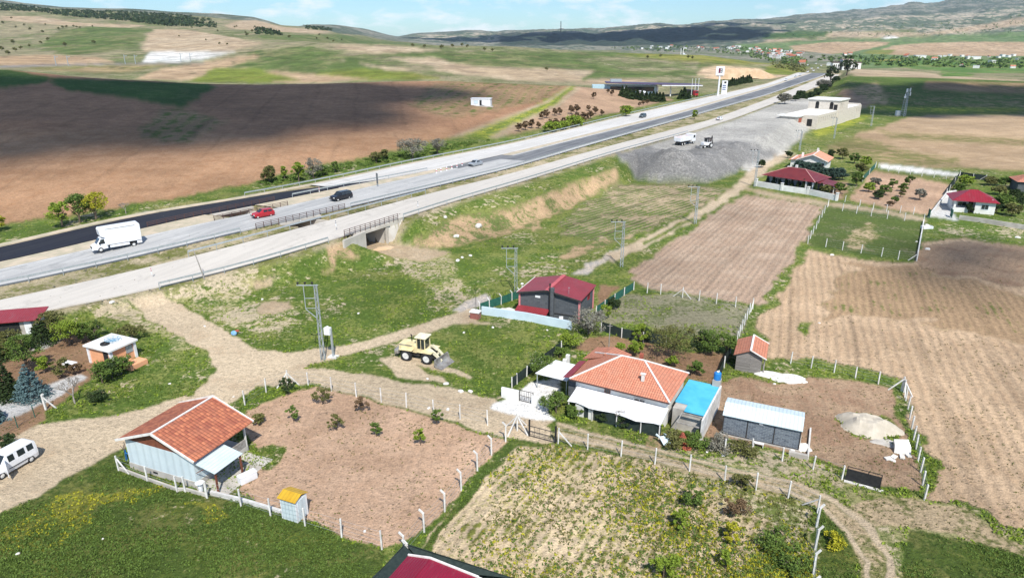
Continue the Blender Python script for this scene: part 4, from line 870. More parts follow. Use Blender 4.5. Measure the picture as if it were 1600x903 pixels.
# underpass : slabs, walls, wings
def underpass():
    root = empty('underpass', RW(UPS, nl(0, UPS), 0)*1.0, 0, 'concrete underpass below the service road with a dark square opening', 'underpass')
    L = root.location.copy(); z0 = .1
    def loc(v): return Vector(v)-L
    mb = MB()
    for k0, k1 in ((0, 1), (2, 3), (4, 5)):
        A = []
        for s in (UPS-UPW-.9, UPS+UPW+.9):
            A.append(s)
        a0 = RW(A[0], nl(k0, A[0])+.45, -.21); a1 = RW(A[1], nl(k0, A[1])+.45, -.21); b1 = RW(A[1], nl(k1, A[1])-.45, -.21); b0 = RW(A[0], nl(k1, A[0])-.45, -.21)
        q = [loc(a0), loc(a1), loc(b1), loc(b0)]; dn_ = Vector((0, 0, -.5))
        for i in range(4):
            j = (i+1) % 4; mb.face([q[j], q[i], q[i]+dn_, q[j]+dn_])
        mb.face(q); mb.face([p+dn_ for p in q][::-1])
    mb.build('deck_slab', 'pale_concrete', root)
    for sg in (-1, 1):
        mb = MB(); s = UPS+sg*(UPW+.25)
        nA, nB = nl(0, s)+.5, nl(5, s)-4
        for (na, nb, w) in ((nA, nB, .5),):
            p = [RW(s-.25, na), RW(s+.25, na), RW(s+.25, nb), RW(s-.25, nb)]
            z1 = float(zs(s))-.22
            P4 = [(loc(v).x, loc(v).y) for v in p]
            if (P4[1][0]-P4[0][0])*(P4[2][1]-P4[0][1])-(P4[1][1]-P4[0][1])*(P4[2][0]-P4[0][0]) < 0: P4 = P4[::-1]
            mb.poly_prism(P4, z0-L.z-.8, z1-L.z-.76)
        mb.build('side_wall', 'pale_concrete', root)
        # sloping wing wall in the plane of the embankment
        mb = MB(); a = RW(UPS+sg*UPW, nl(0, UPS)+.50); 
        out = 7.5 if sg < 0 else 7.5
        b = RW(UPS+sg*(UPW+out*.75), nl(0, UPS)+.5+out*.62)
        ztop = float(zs(UPS))-.05
        # quadrilateral : full height at the opening, tapering away
        n_ = Vector((b.y-a.y, -(b.x-a.x), 0)).normalized()*.2
        c = RW(UPS+sg*(UPW+6.0), nl(0, UPS)+.50)
        for A_, B_, zA, zB, zb in ((a, c, ztop, ztop, z0-.8), ):
            nn_ = Vector((RN[0], RN[1], 0))*.35
            q = [loc((A_.x, A_.y, zb)), loc((B_.x, B_.y, 2.2)), loc((B_.x, B_.y, zB)), loc((A_.x, A_.y, zA))]
            if sg > 0:
                B1 = RW(UPS+UPW+1.2, nl(0, UPS)+2.6); T1 = RW(UPS+UPW+4.6, nl(0, UPS)+1.3)
                q = [loc((A_.x, A_.y, zb)), loc((B1.x, B1.y, -.3)), loc((T1.x, T1.y, ztop)), loc((A_.x, A_.y, ztop))]
            q2 = [v+nn_ for v in q]
            mb.quad_uv(q2); mb.quad_uv(q[::-1])
            for i in range(4):
                j = (i+1) % 4; mb.quad_uv([q[i], q[j], q2[j], q2[i]])
        mb.build('wing_wall', 'pale_concrete', root)
    # railing on the village edge
    return root
underpass()
# ---------------------------------------------------------------- building helpers
def slab(mb, pts, t=.08):
    pts = [Vector(p) for p in pts]; mb.quad_uv(pts)
    d = Vector((0, 0, -t)); q = [p+d for p in pts]
    mb.face(q[::-1])
    for i in range(len(pts)):
        j = (i+1) % len(pts); mb.face([pts[j], pts[i], q[i], q[j]])
def gable(mb, x0, x1, y0, y1, ze, zr, xr=None, t=.1):
    """ridge parallel to y"""
    xr = (x0+x1)/2 if xr is None else xr
    slab(mb, [(x1, y0, ze), (x1, y1, ze), (xr, y1, zr), (xr, y0, zr)], t)
    slab(mb, [(x0, y1, ze), (x0, y0, ze), (xr, y0, zr), (xr, y1, zr)], t)
def win(parent, c, ax, w, h, frame='trim_white', pane='glass', bars=1, name='window', t=.05):
    """window on a wall: c centre, ax = unit vector along the wall (seen from outside, to the right)"""
    c = Vector(c); ax = Vector(ax).normalized(); n = Vector((ax.y, -ax.x, 0)); up = Vector((0, 0, 1)); a = heading((0, 0), ax)
    mb = MB()
    for s in (-1, 1):
        mb.box(c+ax*s*(w/2)+n*t/2, (t*1.2, t*1.4, h+t), a); mb.box(c+up*s*(h/2)+n*t/2, (w-t*1.2-.004, t*1.3, t*1.2), a)
    for k in range(bars): mb.box(c+ax*(-w/2+w*(k+1)/(bars+1))+n*t*.4, (t*.7, t*.9, h-t*1.2-.004), a)
    f = mb.build(name, frame, parent)
    m2 = MB(); m2.box(c+n*.008, (w-.02, .02, h-.02), a); m2.build('pane', pane, f)
    return f
def door(parent, c, ax, w, h, mat='wood_brown', handle=True):
    c = Vector(c); ax = Vector(ax).normalized(); n = Vector((ax.y, -ax.x, 0)); a = heading((0, 0), ax)
    mb = MB(); mb.box(c+n*.02, (w, .05, h), a); d = mb.build('door', mat, parent)
    if handle:
        m2 = MB(); m2.box(c+n*.07+ax*w*.38, (.12, .05, .04), a); m2.build('handle', 'galv', d)
    return d
def P_(px, z=0): v = P(px[0], px[1], z); return v

# ---- white house with the weathered tile roof (lower left)
o_, a_, L_ = local_frame((205, 731), (310, 763)); 
r = empty('tiled_house', o_, a_, 'pale blue walled house with brown gable boards and weathered clay tile roof at lower left', 'house')
W_, D_, E_ = 7.6, 5.6, 2.95
mb = MB(); mb.poly_prism([(0, 0), (W_, 0), (W_, 3.0), (W_-2.6, 3.0), (W_-2.6, D_), (0, D_)], .62, E_); w = mb.build('wall', 'sheet_white_wall', r)
mb = MB(); mb.poly_prism([(-.04, -.04), (W_+.04, -.04), (W_+.04, D_+.3), (-.04, D_+.3)], -.2, .62); pl = mb.build('plinth', 'concrete', r)
mb = MB(); mb.box((3.0, -.05, .36), (.5, .05, .16)); mb.build('vent_opening', 'dark_opening', pl)
mb = MB(); zr_ = 4.5
gable(mb, -.55, W_+.55, -.35, D_+.75, E_+.02, zr_, W_/2); rf = mb.build('roof', 'tile_brown', r)
for yy in (-.42, D_+.80):
    mb = MB()
    for x0, x1 in ((-.6, W_/2), (W_+.6, W_/2)): mb.beam((x0, yy, E_-.03), (x1, yy, zr_+.06), .1, .2)
    mb.build('fascia', 'trim_white', rf)
mb = MB(); mb.beam((W_/2, -.42, zr_+.06), (W_/2, D_+.8, zr_+.06), .16, .09); mb.build('ridge_cap', 'trim_white', rf)
mb = MB()
for yy in (.02, D_-.1): mb.face([(.05, yy, E_), (W_-.05, yy, E_), (W_/2, yy, zr_-.16)]); mb.face([(.05, yy+.06, E_), (W_/2, yy+.06, zr_-.16), (W_-.05, yy+.06, E_)])
mb.build('gable_board', 'wood_brown', r)
for k, yy in enumerate((3.1+.1, D_+.2)):
    mb = MB(); mb.beam((W_-.05, yy, .62), (W_-.05, yy, E_), .14); 
    for s in (-1, 1): mb.beam((W_-.05, yy, E_-.6), (W_-.05-.0, yy-s*.5 if k == 0 else yy-.5*abs(s), E_-.02), .08)
    mb.build('porch_post', 'brown_steel' if k == 0 else 'trim_white', r)
mb = MB(); mb.bx(W_-.1, W_+.02, 3.3, D_+.1, .63, 1.35); mb.build('porch_parapet', 'wood_grey', r)
win(w, (W_-2.6, 4.3, 1.9), (0, 1, 0), .9, .9); door(w, (W_-2.6+.0, 3.5, 1.65), (0, 1, 0), .8, 1.95)
aw = MB(); slab(aw, [(W_+.02, -.15, 2.62), (W_+2.35, -.15, 2.15), (W_+2.35, 3.0, 2.15), (W_+.02, 3.0, 2.62)], .05); awn = aw.build('awning', 'sheet_white', r)
for yy in (.05, 2.8):
    mb = MB(); mb.beam((W_+2.2, yy, 0), (W_+2.2, yy, 2.12), .13); mb.build('awning_post', 'wood_brown', awn)
mb = MB(); mb.beam((W_+2.2, -.1, 2.08), (W_+2.2, 2.95, 2.08), .1); mb.beam((W_+.1, .05, 1.5), (W_+1.3, .05, 2.3), .06); mb.build('awning_beam', 'wood_brown', awn)
mb = MB(); mb.bx(W_+.05, W_+3.0, -.2, 5.6, -.1, .10); mb.build('patio', 'concrete', r)
def L2W(fr, x, y, z=0): a = fr[1]; return Vector((fr[0].x+x*math.cos(a)-y*math.sin(a), fr[0].y+x*math.sin(a)+y*math.cos(a), z))
fr1 = (o_, a_)
r = empty('chest_freezer', L2W(fr1, W_+3.1, 2.4, .02), a_+R(70), 'long white metal chest lying on the patio beside the pale blue house', 'chest')
mb = MB(); mb.bx(-.75, .75, -.32, .32, 0, .62); mb.build('chest_body', 'white_paint', r, bevel=.04)
mb = MB(); mb.bx(-.77, .77, -.34, .34, .64, .72); mb.build('lid', 'white_paint', r, bevel=.02)
r = empty('wash_stand', L2W(fr1, W_+.75, -.35, .02), a_, 'small white round wash stand at the front corner of the pale blue house', 'wash stand')
mb = MB(); mb.tube((0, 0, 0), (0, 0, .85), .17, .2, 12); mb.build('pedestal', 'white_paint', r)
mb = MB(); mb.tube((0, 0, .88), (0, 0, .97), .2, .38, 16); mb.build('basin', 'white_paint', r)
r = empty('hand_pump', L2W(fr1, -1.2, .6, .02), a_, 'blue hand pump with thin iron posts left of the pale blue house', 'pump')
mb = MB(); mb.tube((0, 0, 0), (0, 0, 1.1), .09, .07, 8); mb.tube((0, 0, .9), (.3, 0, .8), .04); mb.build('pump_body', 'plastic_blue', r)
mb = MB(); mb.tube((0, 0, 1.1), (-.45, 0, 1.45), .025); mb.tube((.4, -.3, 0), (.4, -.3, 1.9), .025); mb.tube((-.3, .3, 0), (-.3, .3, 1.7), .025); mb.build('pump_handle', 'dark_metal', r)

# ---- outhouse with yellow roof
o_, a_, L_ = local_frame((441, 809), (466, 817))
r = empty('outhouse', o_, a_, 'narrow white metal outhouse with a yellow corrugated roof by the fence', 'outhouse')
mb = MB(); mb.bx(0, 1.5, 0, 1.25, -.05, 1.95); wl = mb.build('wall', 'sheet_white', r)
mb = MB(); mb.bx(.012, .06, -.02, 1.27, 0, 1.94); mb.bx(1.45, 1.52, -.02, 1.27, 0, 1.94); mb.build('corner_trim', 'white_paint', r)
mb = MB(); slab(mb, [(-.12, -.15, 1.96), (1.62, -.15, 1.96), (1.62, .62, 2.26), (-.12, .62, 2.26)], .05); slab(mb, [(1.62, 1.4, 1.96), (-.12, 1.4, 1.96), (-.12, .62, 2.26), (1.62, .62, 2.26)], .05); mb.build('roof', 'sheet_yellow', r)
mb = MB(); mb.bx(1.5, 1.54, .2, 1.05, .05, 1.8); d_ = mb.build('door', 'sheet_white_wall', r)

# ---- orange hut of the left garden
o_, a_, L_ = local_frame((143, 566), (182, 576))
r = empty('garden_hut', o_, a_, 'small peach coloured garden hut with flat white roof and white corner posts', 'hut')
W_, D_ = 3.6, 3.0
mb = MB(); mb.bx(0, W_, 0, D_, -.1, 2.05); w = mb.build('wall', 'orange_wall', r)
mb = MB(); mb.bx(-.35, W_+.35, -.35, D_+.35, 2.06, 2.26); mb.build('flat_roof', 'white_wall', r)
for x, y in ((0, 0), (W_, 0), (W_, D_), (0, D_)):
    mb = MB(); mb.box((x, y, 1.02), (.3, .3, 2.06)); mb.build('corner_post', 'white_paint', r)
door(w, (2.75, 0, .95), (1, 0, 0), .75, 1.9, 'dark_opening', False)
win(w, (W_, 2.3, 1.4), (0, 1, 0), .8, .8, 'galv', 'galv')
mb = MB(); mb.bx(W_+.2, W_+1.0, .8, 1.7, 0, .5); mb.bx(W_+1.2, W_+2.6, .2, 2.4, 0, .55); mb.build('low_block_wall', 'orange_wall', r)
fr3 = (o_, a_)
t_ = tag(empty('tyre', L2W(fr3, 1.9, .75, 2.265), 0), 'black car tyre lying flat on the roof of the peach hut', 'tyre')
def torus(mb, c, R_, r_, n=20, m=8, ax='z'):
    for i in range(n):
        for j in range(m):
            q = []
            for a, b in ((i, j), (i+1, j), (i+1, j+1), (i, j+1)):
                A, B = 2*math.pi*a/n, 2*math.pi*b/m; q.append((c[0]+(R_+r_*math.cos(B))*math.cos(A), c[1]+(R_+r_*math.cos(B))*math.sin(A), c[2]+r_*math.sin(B)))
            mb.face(q, None, True)
mb = MB(); torus(mb, (0, 0, .13), .38, .13); mb.build('tread', 'black', t_)
t_ = tag(empty('satellite_dish', L2W(fr3, 1.9, 1.75, 2.265), .4), 'shallow blue round wire dish standing on the flat white roof', 'dish')
mb = MB()
for q in (.3, .6, .85):
    for i in range(16):
        A, B = 2*math.pi*i/16, 2*math.pi*(i+1)/16; mb.tube((q*math.cos(A), q*math.sin(A), .1+.3*q*q), (q*math.cos(B), q*math.sin(B), .1+.3*q*q), .03, n=4)
for i in range(8):
    A = 2*math.pi*i/8; mb.tube((0, 0, .1), (.85*math.cos(A), .85*math.sin(A), .1+.3*.72), .03, n=4)
mb.tube((0, 0, 0), (0, 0, .14), .1); mb.build('dish_frame', simple('light_blue_metal', (.25, .45, .60), None, .4), t_)
t_ = tag(empty('garden_bench', L2W(fr3, W_+1.4, .2, .56), .3), 'red and white padded bench seat beside the peach hut', 'bench')
mb = MB(); mb.bx(-.5, .5, -.3, .3, .1, .3); mb.build('seat', simple('red_cushion', (.45, .08, .10), None, .8), t_); mb = MB(); mb.bx(-.5, .5, .25, .35, .1, .7); mb.build('backrest', 'white_paint', t_)

# ---- red roofed shed by the road, far left
o_, a_, L_ = G(-30, 521), R(-14), 0
r = empty('roadside_shed', G(-28, 530), R(14), 'long low shed with red lean-to roof and white door below the road at far left', 'shed')
mb = MB(); mb.bx(0, 6.2, 0, 2.6, -.4, 2.1); w = mb.build('wall', 'concrete', r)
mb = MB(); slab(mb, [(-.3, -.5, 2.12), (6.9, -.5, 2.12), (6.9, 2.9, 2.62), (-.3, 2.9, 2.62)], .08); mb.build('roof', 'sheet_red', r)
door(w, (5.3, 0, 1.05), (1, 0, 0), .8, 1.9, 'white_paint'); mb = MB(); mb.bx(.6, 4.4, -.02, .02, .3, 1.9); mb.build('open_bay', 'dark_opening', r)

# ---- grey block house with red roof (centre)
o_, a_, L_ = local_frame((812, 491), (905, 506))
r = empty('grey_block_house', o_, a_, 'dark grey block house with red sheet roof and pink corner strips, in the centre', 'house')
W_, D_ = 8.4, 6.0
zl, zm, zr2_ = 3.25, 4.15, 3.35; xm = 4.0
mb = MB(); mb.bx(0, W_, 0, D_, -.1, 3.05)
for yy, sgn in ((0, 1), (D_, -1)):
    q = [(0, yy, 3.05), (W_, yy, 3.05), (W_, yy, zr2_-.06), (xm, yy, zm-.1), (0, yy, zl-.06)]
    mb.quad_uv(q if sgn > 0 else q[::-1])
mb.build('wall', 'grey_block', r)
mb = MB(); slab(mb, [(W_+.3, -.35, zr2_), (W_+.3, D_+.4, zr2_), (xm, D_+.4, zm), (xm, -.35, zm)], .08); slab(mb, [(-.3, D_+.4, zl), (-.3, -.35, zl), (xm, -.35, zm), (xm, D_+.4, zm)], .08)
rf = mb.build('roof', 'sheet_red', r)
mb = MB(); mb.beam((xm, -.37, zm+.015), (xm, D_+.42, zm+.015), .55, .04); mb.build('ridge_cap', simple('pink_ridge', (.55, .12, .13), None, .5), rf)
mb = MB(); mb.beam((-.33, -.35, zl+.03), (-.33, D_+.4, zl+.03), .07, .12); mb.build('edge_trim', 'trim_white', rf)
mb = MB(); mb.beam((-.3, -.39, zl-.05), (xm, -.39, zm-.05), .06, .2); mb.beam((xm, -.39, zm-.05), (W_+.3, -.39, zr2_-.05), .06, .2); mb.build('gutter', 'dark_metal', rf)
pk = simple('pink_paint', (.72, .28, .28), (.62, .22, .23), .7)
for x, y in ((0, -.02), (W_, -.02), (W_+.02, D_)):
    mb = MB(); mb.box((x, y, 1.65), (.22, .22, 3.1)); mb.build('corner_strip', pk, r)
mb = MB(); mb.box((4.75, -.28, 2.3), (.42, .42, 4.6)); ch = mb.build('chimney', 'grey_block', r); mb = MB(); mb.tube((4.42, -.35, .6), (4.42, -.35, 5.0), .09); mb.tube((4.42, -.35, 5.0), (4.42, -.35, 5.2), .16, .05); mb.build('flue', 'black', ch)
mb = MB(); slab(mb, [(-.2, -1.3, 1.02), (4.3, -1.3, 1.02), (4.3, -.02, 1.4), (-.2, -.02, 1.4)], .06); mb.build('lower_awning', 'sheet_red', r)
mb = MB(); mb.box((2.6, -.03, 2.95), (.7, .05, .28)); mb.build('notice', 'white_paint', r)
mb = MB(); mb.bx(0, 4.3, -.03, .0, .05, 1.0); mb.build('open_bay', 'dark_opening', r)
mb = MB(); mb.bx(4.95, W_-.15, -.08, -.001, .95, 1.05); mb.build('string_course', 'dark_metal', r)
win(r, (W_, 3.9, 2.6), (0, 1, 0), .8, .9, 'red_paint', 'dark_opening')
mb = MB(); mb.tube((6.7, .6, 3.4), (6.7, .6, 4.6), .02); mb.box((6.7, .6, 4.6), (.25, .05, .05)); mb.build('aerial', 'galv', rf)
mb = MB(); mb.tube((-.5, 2.0, 3.1), (-.5, 2.0, 3.6), .06); mb.ball((-.5, 2.0, 3.65), .22, sq=(1, 1, .6)); mb.build('roof_lamp', 'white_paint', rf)
fr5 = (o_, a_)
r = empty('garden_chair', L2W(fr5, 6.3, -.95, .02), a_+.5, 'white plastic chair standing against the front of the grey block house', 'chair')
mb = MB(); mb.bx(-.27, .27, -.25, .25, .4, .45); mb.build('seat', 'white_paint', r)
mb = MB(); mb.bx(-.27, .27, .22, .27, .46, .95); mb.build('backrest', 'white_paint', r)
for sx in (-1, 1):
    for sy in (-1, 1):
        mb = MB(); mb.bx(sx*.25-.02, sx*.25+.02, sy*.22-.02, sy*.22+.02, 0, .4); mb.build('leg', 'white_paint', r)
# pale wall in front
def wall_thing(name, label, pts, h, t, mat, cap=None, z0=None):
    w3 = [G(*p) if z0 is None else P(p[0], p[1], z0) for p in pts]; o = w3[0].copy()
    r = empty(name, o, 0, label, 'wall'); mb = MB(); mc = MB()
    for a, b in zip(w3, w3[1:]):
        d = Vector((b.x-a.x, b.y-a.y, 0)); n = Vector((-d.y, d.x, 0)).normalized()*t/2
        hh = h
        q = [a-n-o, b-n-o, b+n-o, a+n-o]
        mb.poly_prism([(v.x, v.y) for v in q], [v.z-.4 for v in q], [v.z+hh for v in q])
        if cap:
            q = [a-n*1.5-o, b-n*1.5-o, b+n*1.5-o, a+n*1.5-o]; mc.poly_prism([(v.x, v.y) for v in q], [v.z+hh+.002 for v in q], [v.z+hh+.07 for v in q], bot=True)
    mb.build('wall_body', mat, r)
    if cap: mc.build('coping', cap, r)
    return r
wall_thing('garden_wall', 'long pale blue-white wall in front of the grey block house', [(753, 491), (822, 501), (893, 515)], 1.15, .22, 'blue_white')
o_ = G(743, 497); r = empty('gate_pillar', o_, R(-20), 'low red brick pillar with white cap and thin mast left of the pale wall', 'pillar')
mb = MB(); mb.box((0, 0, .42), (1.25, .8, .95)); mb.build('brick_base', blocks('pillar_brick', (.30, .07, .05), (.24, .06, .045), (.4, .3, .27), .25, .08), r)
mb = MB(); mb.box((0, 0, .97), (1.4, .95, .16)); mb.box((-.1, .1, 1.12), (.7, .4, .14)); mb.build('cap', 'white_wall', r)
mb = MB(); mb.tube((.1, 0, 1.1), (.05, 0, 5.2), .03, .015); mb.build('mast', 'dark_metal', r)

# ---- big tiled house with blue annex
o_, a_, L_ = local_frame((888, 632), (1040, 672))
r = empty('orange_tiled_house', o_, a_, 'long white house with orange clay tile hip roof and white front canopy in the centre', 'house')
L6 = L_; W_, D_ = 10.0, 6.6; E_ = 2.85
aR = a_
mb = MB(); mb.bx(.5, W_-.1, .6, D_, -.1, E_); w = mb.build('wall', 'white_wall', r)
mb = MB(); mb.bx(-.35, .5, .7, 3.4, -.1, E_-.1); mb.build('side_bay', 'grey_block', r)
ze, zp = E_+.02, 4.55
A, B, C_, Dq = (-.05, .15, ze), (W_+.25, .15, ze), (W_+.25, D_+.5, ze), (-.05, D_+.5, ze)
R1, R2 = (3.9, 4.35, zp), (6.3, 4.35, zp)
mb = MB(); 
for q in ([A, B, R2, R1], [C_, Dq, R1, R2], [B, C_, R2], [Dq, A, R1]): mb.quad_uv(q)
mb.face([A, Dq, C_, B]); 
slab(mb, [(0.2, 6.2, 3.2), (0.2, 8.4, 3.2), (-.9, 8.4, 3.0), (-.9, 6.2, 3.0)], .07) if False else None
rf = mb.build('roof', 'tile_orange', r)
mb = MB()
for p, q in ((A, R1), (B, R2), (C_, R2), (Dq, R1), (R1, R2)): mb.beam(Vector(p)+Vector((0, 0, .04)), Vector(q)+Vector((0, 0, .05)), .17, .09)
mb.build('ridge_tiles', 'trim_white', rf)
mb = MB(); mb.box((7.0, 1.9, 3.95), (.28, .28, .75)); mb.box((7.0, 1.9, 4.36), (.5, .34, .06)); mb.build('chimney', 'white_wall', rf)
mb = MB(); mb.box((5.8, 4.9, 4.75), (.35, .35, .5)); mb.build('rear_chimney', 'brick', rf)
mb = MB(); mb.beam((-.05, .1, ze-.05), (W_+.25, .1, ze-.05), .08, .12); mb.build('gutter', 'brown_steel', rf)
mb = MB(); slab(mb, [(-.85, .4, 2.78), (-.08, .4, 2.95), (-.08, 4.6, 2.95), (-.85, 4.6, 2.78)], .06); mb.build('side_awning', 'sheet_red', r)
# lower rear wing
mb = MB(); mb.bx(-.3, 3.2, D_+.02, D_+2.2, -.1, 2.6); mb.build('rear_wing', 'white_wall', r)
mb = MB(); slab(mb, [(-.6, D_+2.4, 2.62), (-.6, 4.9, 2.95), (1.5, 4.9, 3.6), (1.5, D_+2.4, 3.1)][::-1], .07); slab(mb, [(1.52, D_+2.4, 3.1), (1.52, 5.4, 3.75), (3.5, 5.9, 3.35), (3.5, D_+2.4, 2.62)][::-1], .07); mb.build('rear_roof', 'tile_orange', r)
win(w, (3.9, .6, 2.3), (1, 0, 0), .55, .5, 'wood_brown', 'glass')
win(w, (7.2, .6, 1.9), (1, 0, 0), 1.1, .8, 'trim_white', 'glass')
# canopy (white, sagging front edge) with dark netting below and poles
mb = MB(); N_ = 12; yb, yf = .55, -1.9
for i in range(N_):
    def zf(k): return 1.55-.20*abs(math.sin(k/N_*math.pi*3))*(.4+.6*(k/N_))
    x0, x1 = .7+i*(W_+.1-.7)/N_, .7+(i+1)*(W_+.1-.7)/N_
    y0, y1 = yf+.25*math.sin(i*1.3), yf+.25*math.sin((i+1)*1.3)
    slab(mb, [(x0, y0, zf(i)), (x1, y1, zf(i+1)), (x1, yb, 2.05), (x0, yb, 2.05)], .04)
cn = mb.build('canopy', 'white_paint', r)
for x in (.8, 3.3, 5.8, 8.2, W_+.0):
    mb = MB(); mb.beam((x, yf+.15, -.1), (x, yf+.15, 1.45), .09); mb.build('canopy_post', 'post_concrete', cn)
mb = MB(); mb.face([(2.4, yf+.3, 0), (W_+.1, yf+.3, 0), (W_+.1, yf+.3, 1.35), (2.4, yf+.3, 1.35)]); mb.build('shade_net', 'dark_net', cn)
mb = MB(); mb.box((1.9, yf+.32, .6), (.9, .05, 1.3)); mb.box((3.1, yf+.26, .5), (.5, .05, 1.2)); mb.build('white_panel', 'white_wall', cn)
fr6 = (o_, a_)
# annex with blue membrane roof
r = empty('blue_roof_annex', L2W(fr6, W_+.35, -1.2, 0), a_, 'concrete lean-to with bright blue sheet roof at the right end of the orange tiled house', 'annex')
mb = MB(); mb.poly_prism([(.1, 2.6), (2.75, .6), (3.0, 7.6), (.1, 7.6)] if False else [(.1, 1.9), (3.1, 1.9), (3.1, 8.0), (.1, 8.0)], -.1, 2.2); mb.build('wall', 'concrete', r)
mb = MB(); mb.bx(3.12, 3.27, .6, 8.2, -.1, 2.36); mb.build('side_wall', 'post_concrete', r)
mb = MB(); mb.poly_prism([(.0, 3.0), (1.25, 3.0), (1.25, 1.6), (3.1, 1.6), (3.1, 8.1), (.0, 8.1)], 2.22, 2.3, bot=True); mb.build('blue_roof', 'blue_sheet', r)
mb = MB(); mb.beam((1.1, 1.4, 2.15), (3.1, 1.4, 2.15), .12); mb.beam((1.0, -.1, 1.95), (3.1, -.1, 1.95), .1); mb.beam((1.0, -.1, 0), (1.0, -.1, 1.95), .1); mb.beam((1.1, -.1, 1.95), (1.1, 1.5, 2.15), .08); mb.build('timber_frame', 'wood_grey', r)
mb = MB(); mb.box((2.75, 8.2, 1.45), (.75, .75, 3.0)); mb.build('tank_pier', 'concrete', r)
t_ = tag(empty('water_tank', L2W(fr6, W_+.35+2.75, -1.2+8.2, 2.96), 0), 'blue plastic water tank on the pier behind the blue roof', 'water tank')
mb = MB(); mb.tube((0, 0, 0), (0, 0, .7), .36, .36, 16); mb.tube((0, 0, .7), (0, 0, .82), .36, .2, 16); mb.build('tank_body', 'plastic_blue', t_); mb = MB(); mb.tube((0, 0, .82), (0, 0, .88), .14, .14, 12); mb.build('tank_cap', 'white_paint', t_)
t_ = tag(empty('brick_stack', L2W(fr6, W_+2.2, -1.9, .02), .4), 'loose heap of red bricks under the open frame below the blue roof', 'brick heap')
rr = random.Random(3)
mb = MB()
for i in range(150):
    q = rr.random(); a = rr.uniform(0, 6.28); k = (1-q)*.85*rr.uniform(.2, 1); mb.box((k*math.cos(a)*.8, k*math.sin(a)*1.3, .06+q*1.25*(1-.5*k)), (.24, .12, .09), rr.uniform(0, 3), rr.uniform(-.4, .4))
mb.build('bricks', 'brick', t_)
t_ = tag(empty('tarpaulin', L2W(fr6, W_+.9, -2.3, .02), .2), 'crumpled pale grey tarpaulin and boards beside the red brick heap', 'tarpaulin')
mb = MB(); mb.box((0, 0, .45), (1.2, .9, .05), .2, .5); mb.box((.3, .3, .7), (.9, .7, .04), -.3, -.4, .3); mb.box((-.3, .2, .35), (.15, 1.6, .1), .8, .5); mb.build('sheet', 'blue_white', t_)
# gate and low walls left of the house
t_ = empty('entrance_gate', G(812, 626), heading(G(812, 626), G(830, 630)), 'dark metal entrance gate with square grid between white pillars', 'gate')
def gate(t_, w, h, mat, nb=6, solid=False, name='gate_frame'):
    mb = MB(); 
    for x in (0, w): mb.beam((x, 0, 0), (x, 0, h), .07)
    for z in (.08, h*.5, h-.05): mb.beam((0, 0, z), (w, 0, z), .05)
    mb.build(name, mat, t_)
    mb = MB()
    if solid: mb.bx(.04, w-.04, -.02, .02, .1, h*.82)
    else:
        for i in range(1, nb): mb.beam((w*i/nb, 0, .08), (w*i/nb, 0, h-.05), .025)
    mb.build('infill', mat, t_)
gate(t_, 1.5, 1.3, 'dark_metal', 6)
wall_thing('gate_wall', 'short white wall left of the dark grid gate by the orange tiled house', [(784, 620), (811, 626)], 1.15, .25, 'white_wall')
wall_thing('gate_wall', 'short white wall right of the dark grid gate by the orange tiled house', [(831, 631), (850, 637)], 1.0, .25, 'white_wall')
t_ = empty('carport', L2W(fr6, -4.9, 1.6, 0), a_, 'flat white canopy on posts between the gate and the orange tiled house', 'canopy')
mb = MB(); slab(mb, [(0.3, 0, 1.75), (4.0, 0, 1.75), (4.0, 3.6, 1.9), (1.0, 3.6, 1.9)], .07); mb.build('canopy_roof', 'white_paint', t_)
for x, y in ((.5, .1), (3.9, .1), (3.9, 3.4), (1.1, 3.4)):
    mb = MB(); mb.beam((x, y, 0), (x, y, 1.74), .08); mb.build('post', 'galv', t_)
t_ = empty('stone_steps', L2W(fr6, -1.9, 5.6, 0), a_+R(8), 'broad pale steps and balustrade pillars behind the white canopy', 'steps')
mb = MB()
for i in range(5): mb.bx(-1.1, 0.9, i*.35, i*.35+.35, -.02, .18+.13*i)
mb.build('treads', 'concrete', t_)
for yy in (0, 1.2, 2.4):
    mb = MB(); mb.box((-1.35, yy, .75), (.42, .42, 1.5)); mb.build('pillar', 'white_wall', t_)

# ---- wooden shed with small tile roof
o_, a_, L_ = local_frame((1148, 578), (1186, 584))
r = empty('timber_shed', o_, a_, 'grey plank shed with small orange tiled roof and white ridge behind the stone panel shed', 'shed')
W_, D_ = 2.7, 4.0
mb = MB(); mb.bx(0, W_, 0, D_, -.05, 2.0)
for yy, s in ((0, 1), (D_, -1)):
    q = [(0, yy, 2.0), (W_, yy, 2.0), (W_/2, yy, 2.55)]; mb.quad_uv(q if s > 0 else q[::-1])
mb.build('wall', 'planks', r)
mb = MB(); gable(mb, -.3, W_+.45, -.25, D_+.3, 1.98, 2.78, W_/2+.1, .07); rf = mb.build('roof', 'tile_orange', r)
mb = MB(); mb.beam((W_/2+.1, -.3, 2.82), (W_/2+.1, D_+.35, 2.82), .22, .08); mb.beam((W_/2+.1, -.28, 2.8), (W_+.5, -.28, 1.98), .12, .1); mb.beam((W_/2+.1, D_+.3, 2.8), (W_+.5, D_+.3, 1.98), .12, .1); mb.build('ridge_cap', 'trim_white', rf)
mb = MB(); mb.beam((W_+.3, .1, 0), (W_+.3, .1, 1.95), .12); mb.beam((W_+.3, 1.0, 0), (W_+.1, .1, 1.3), .08); mb.build('porch_post', 'wood_grey', r)
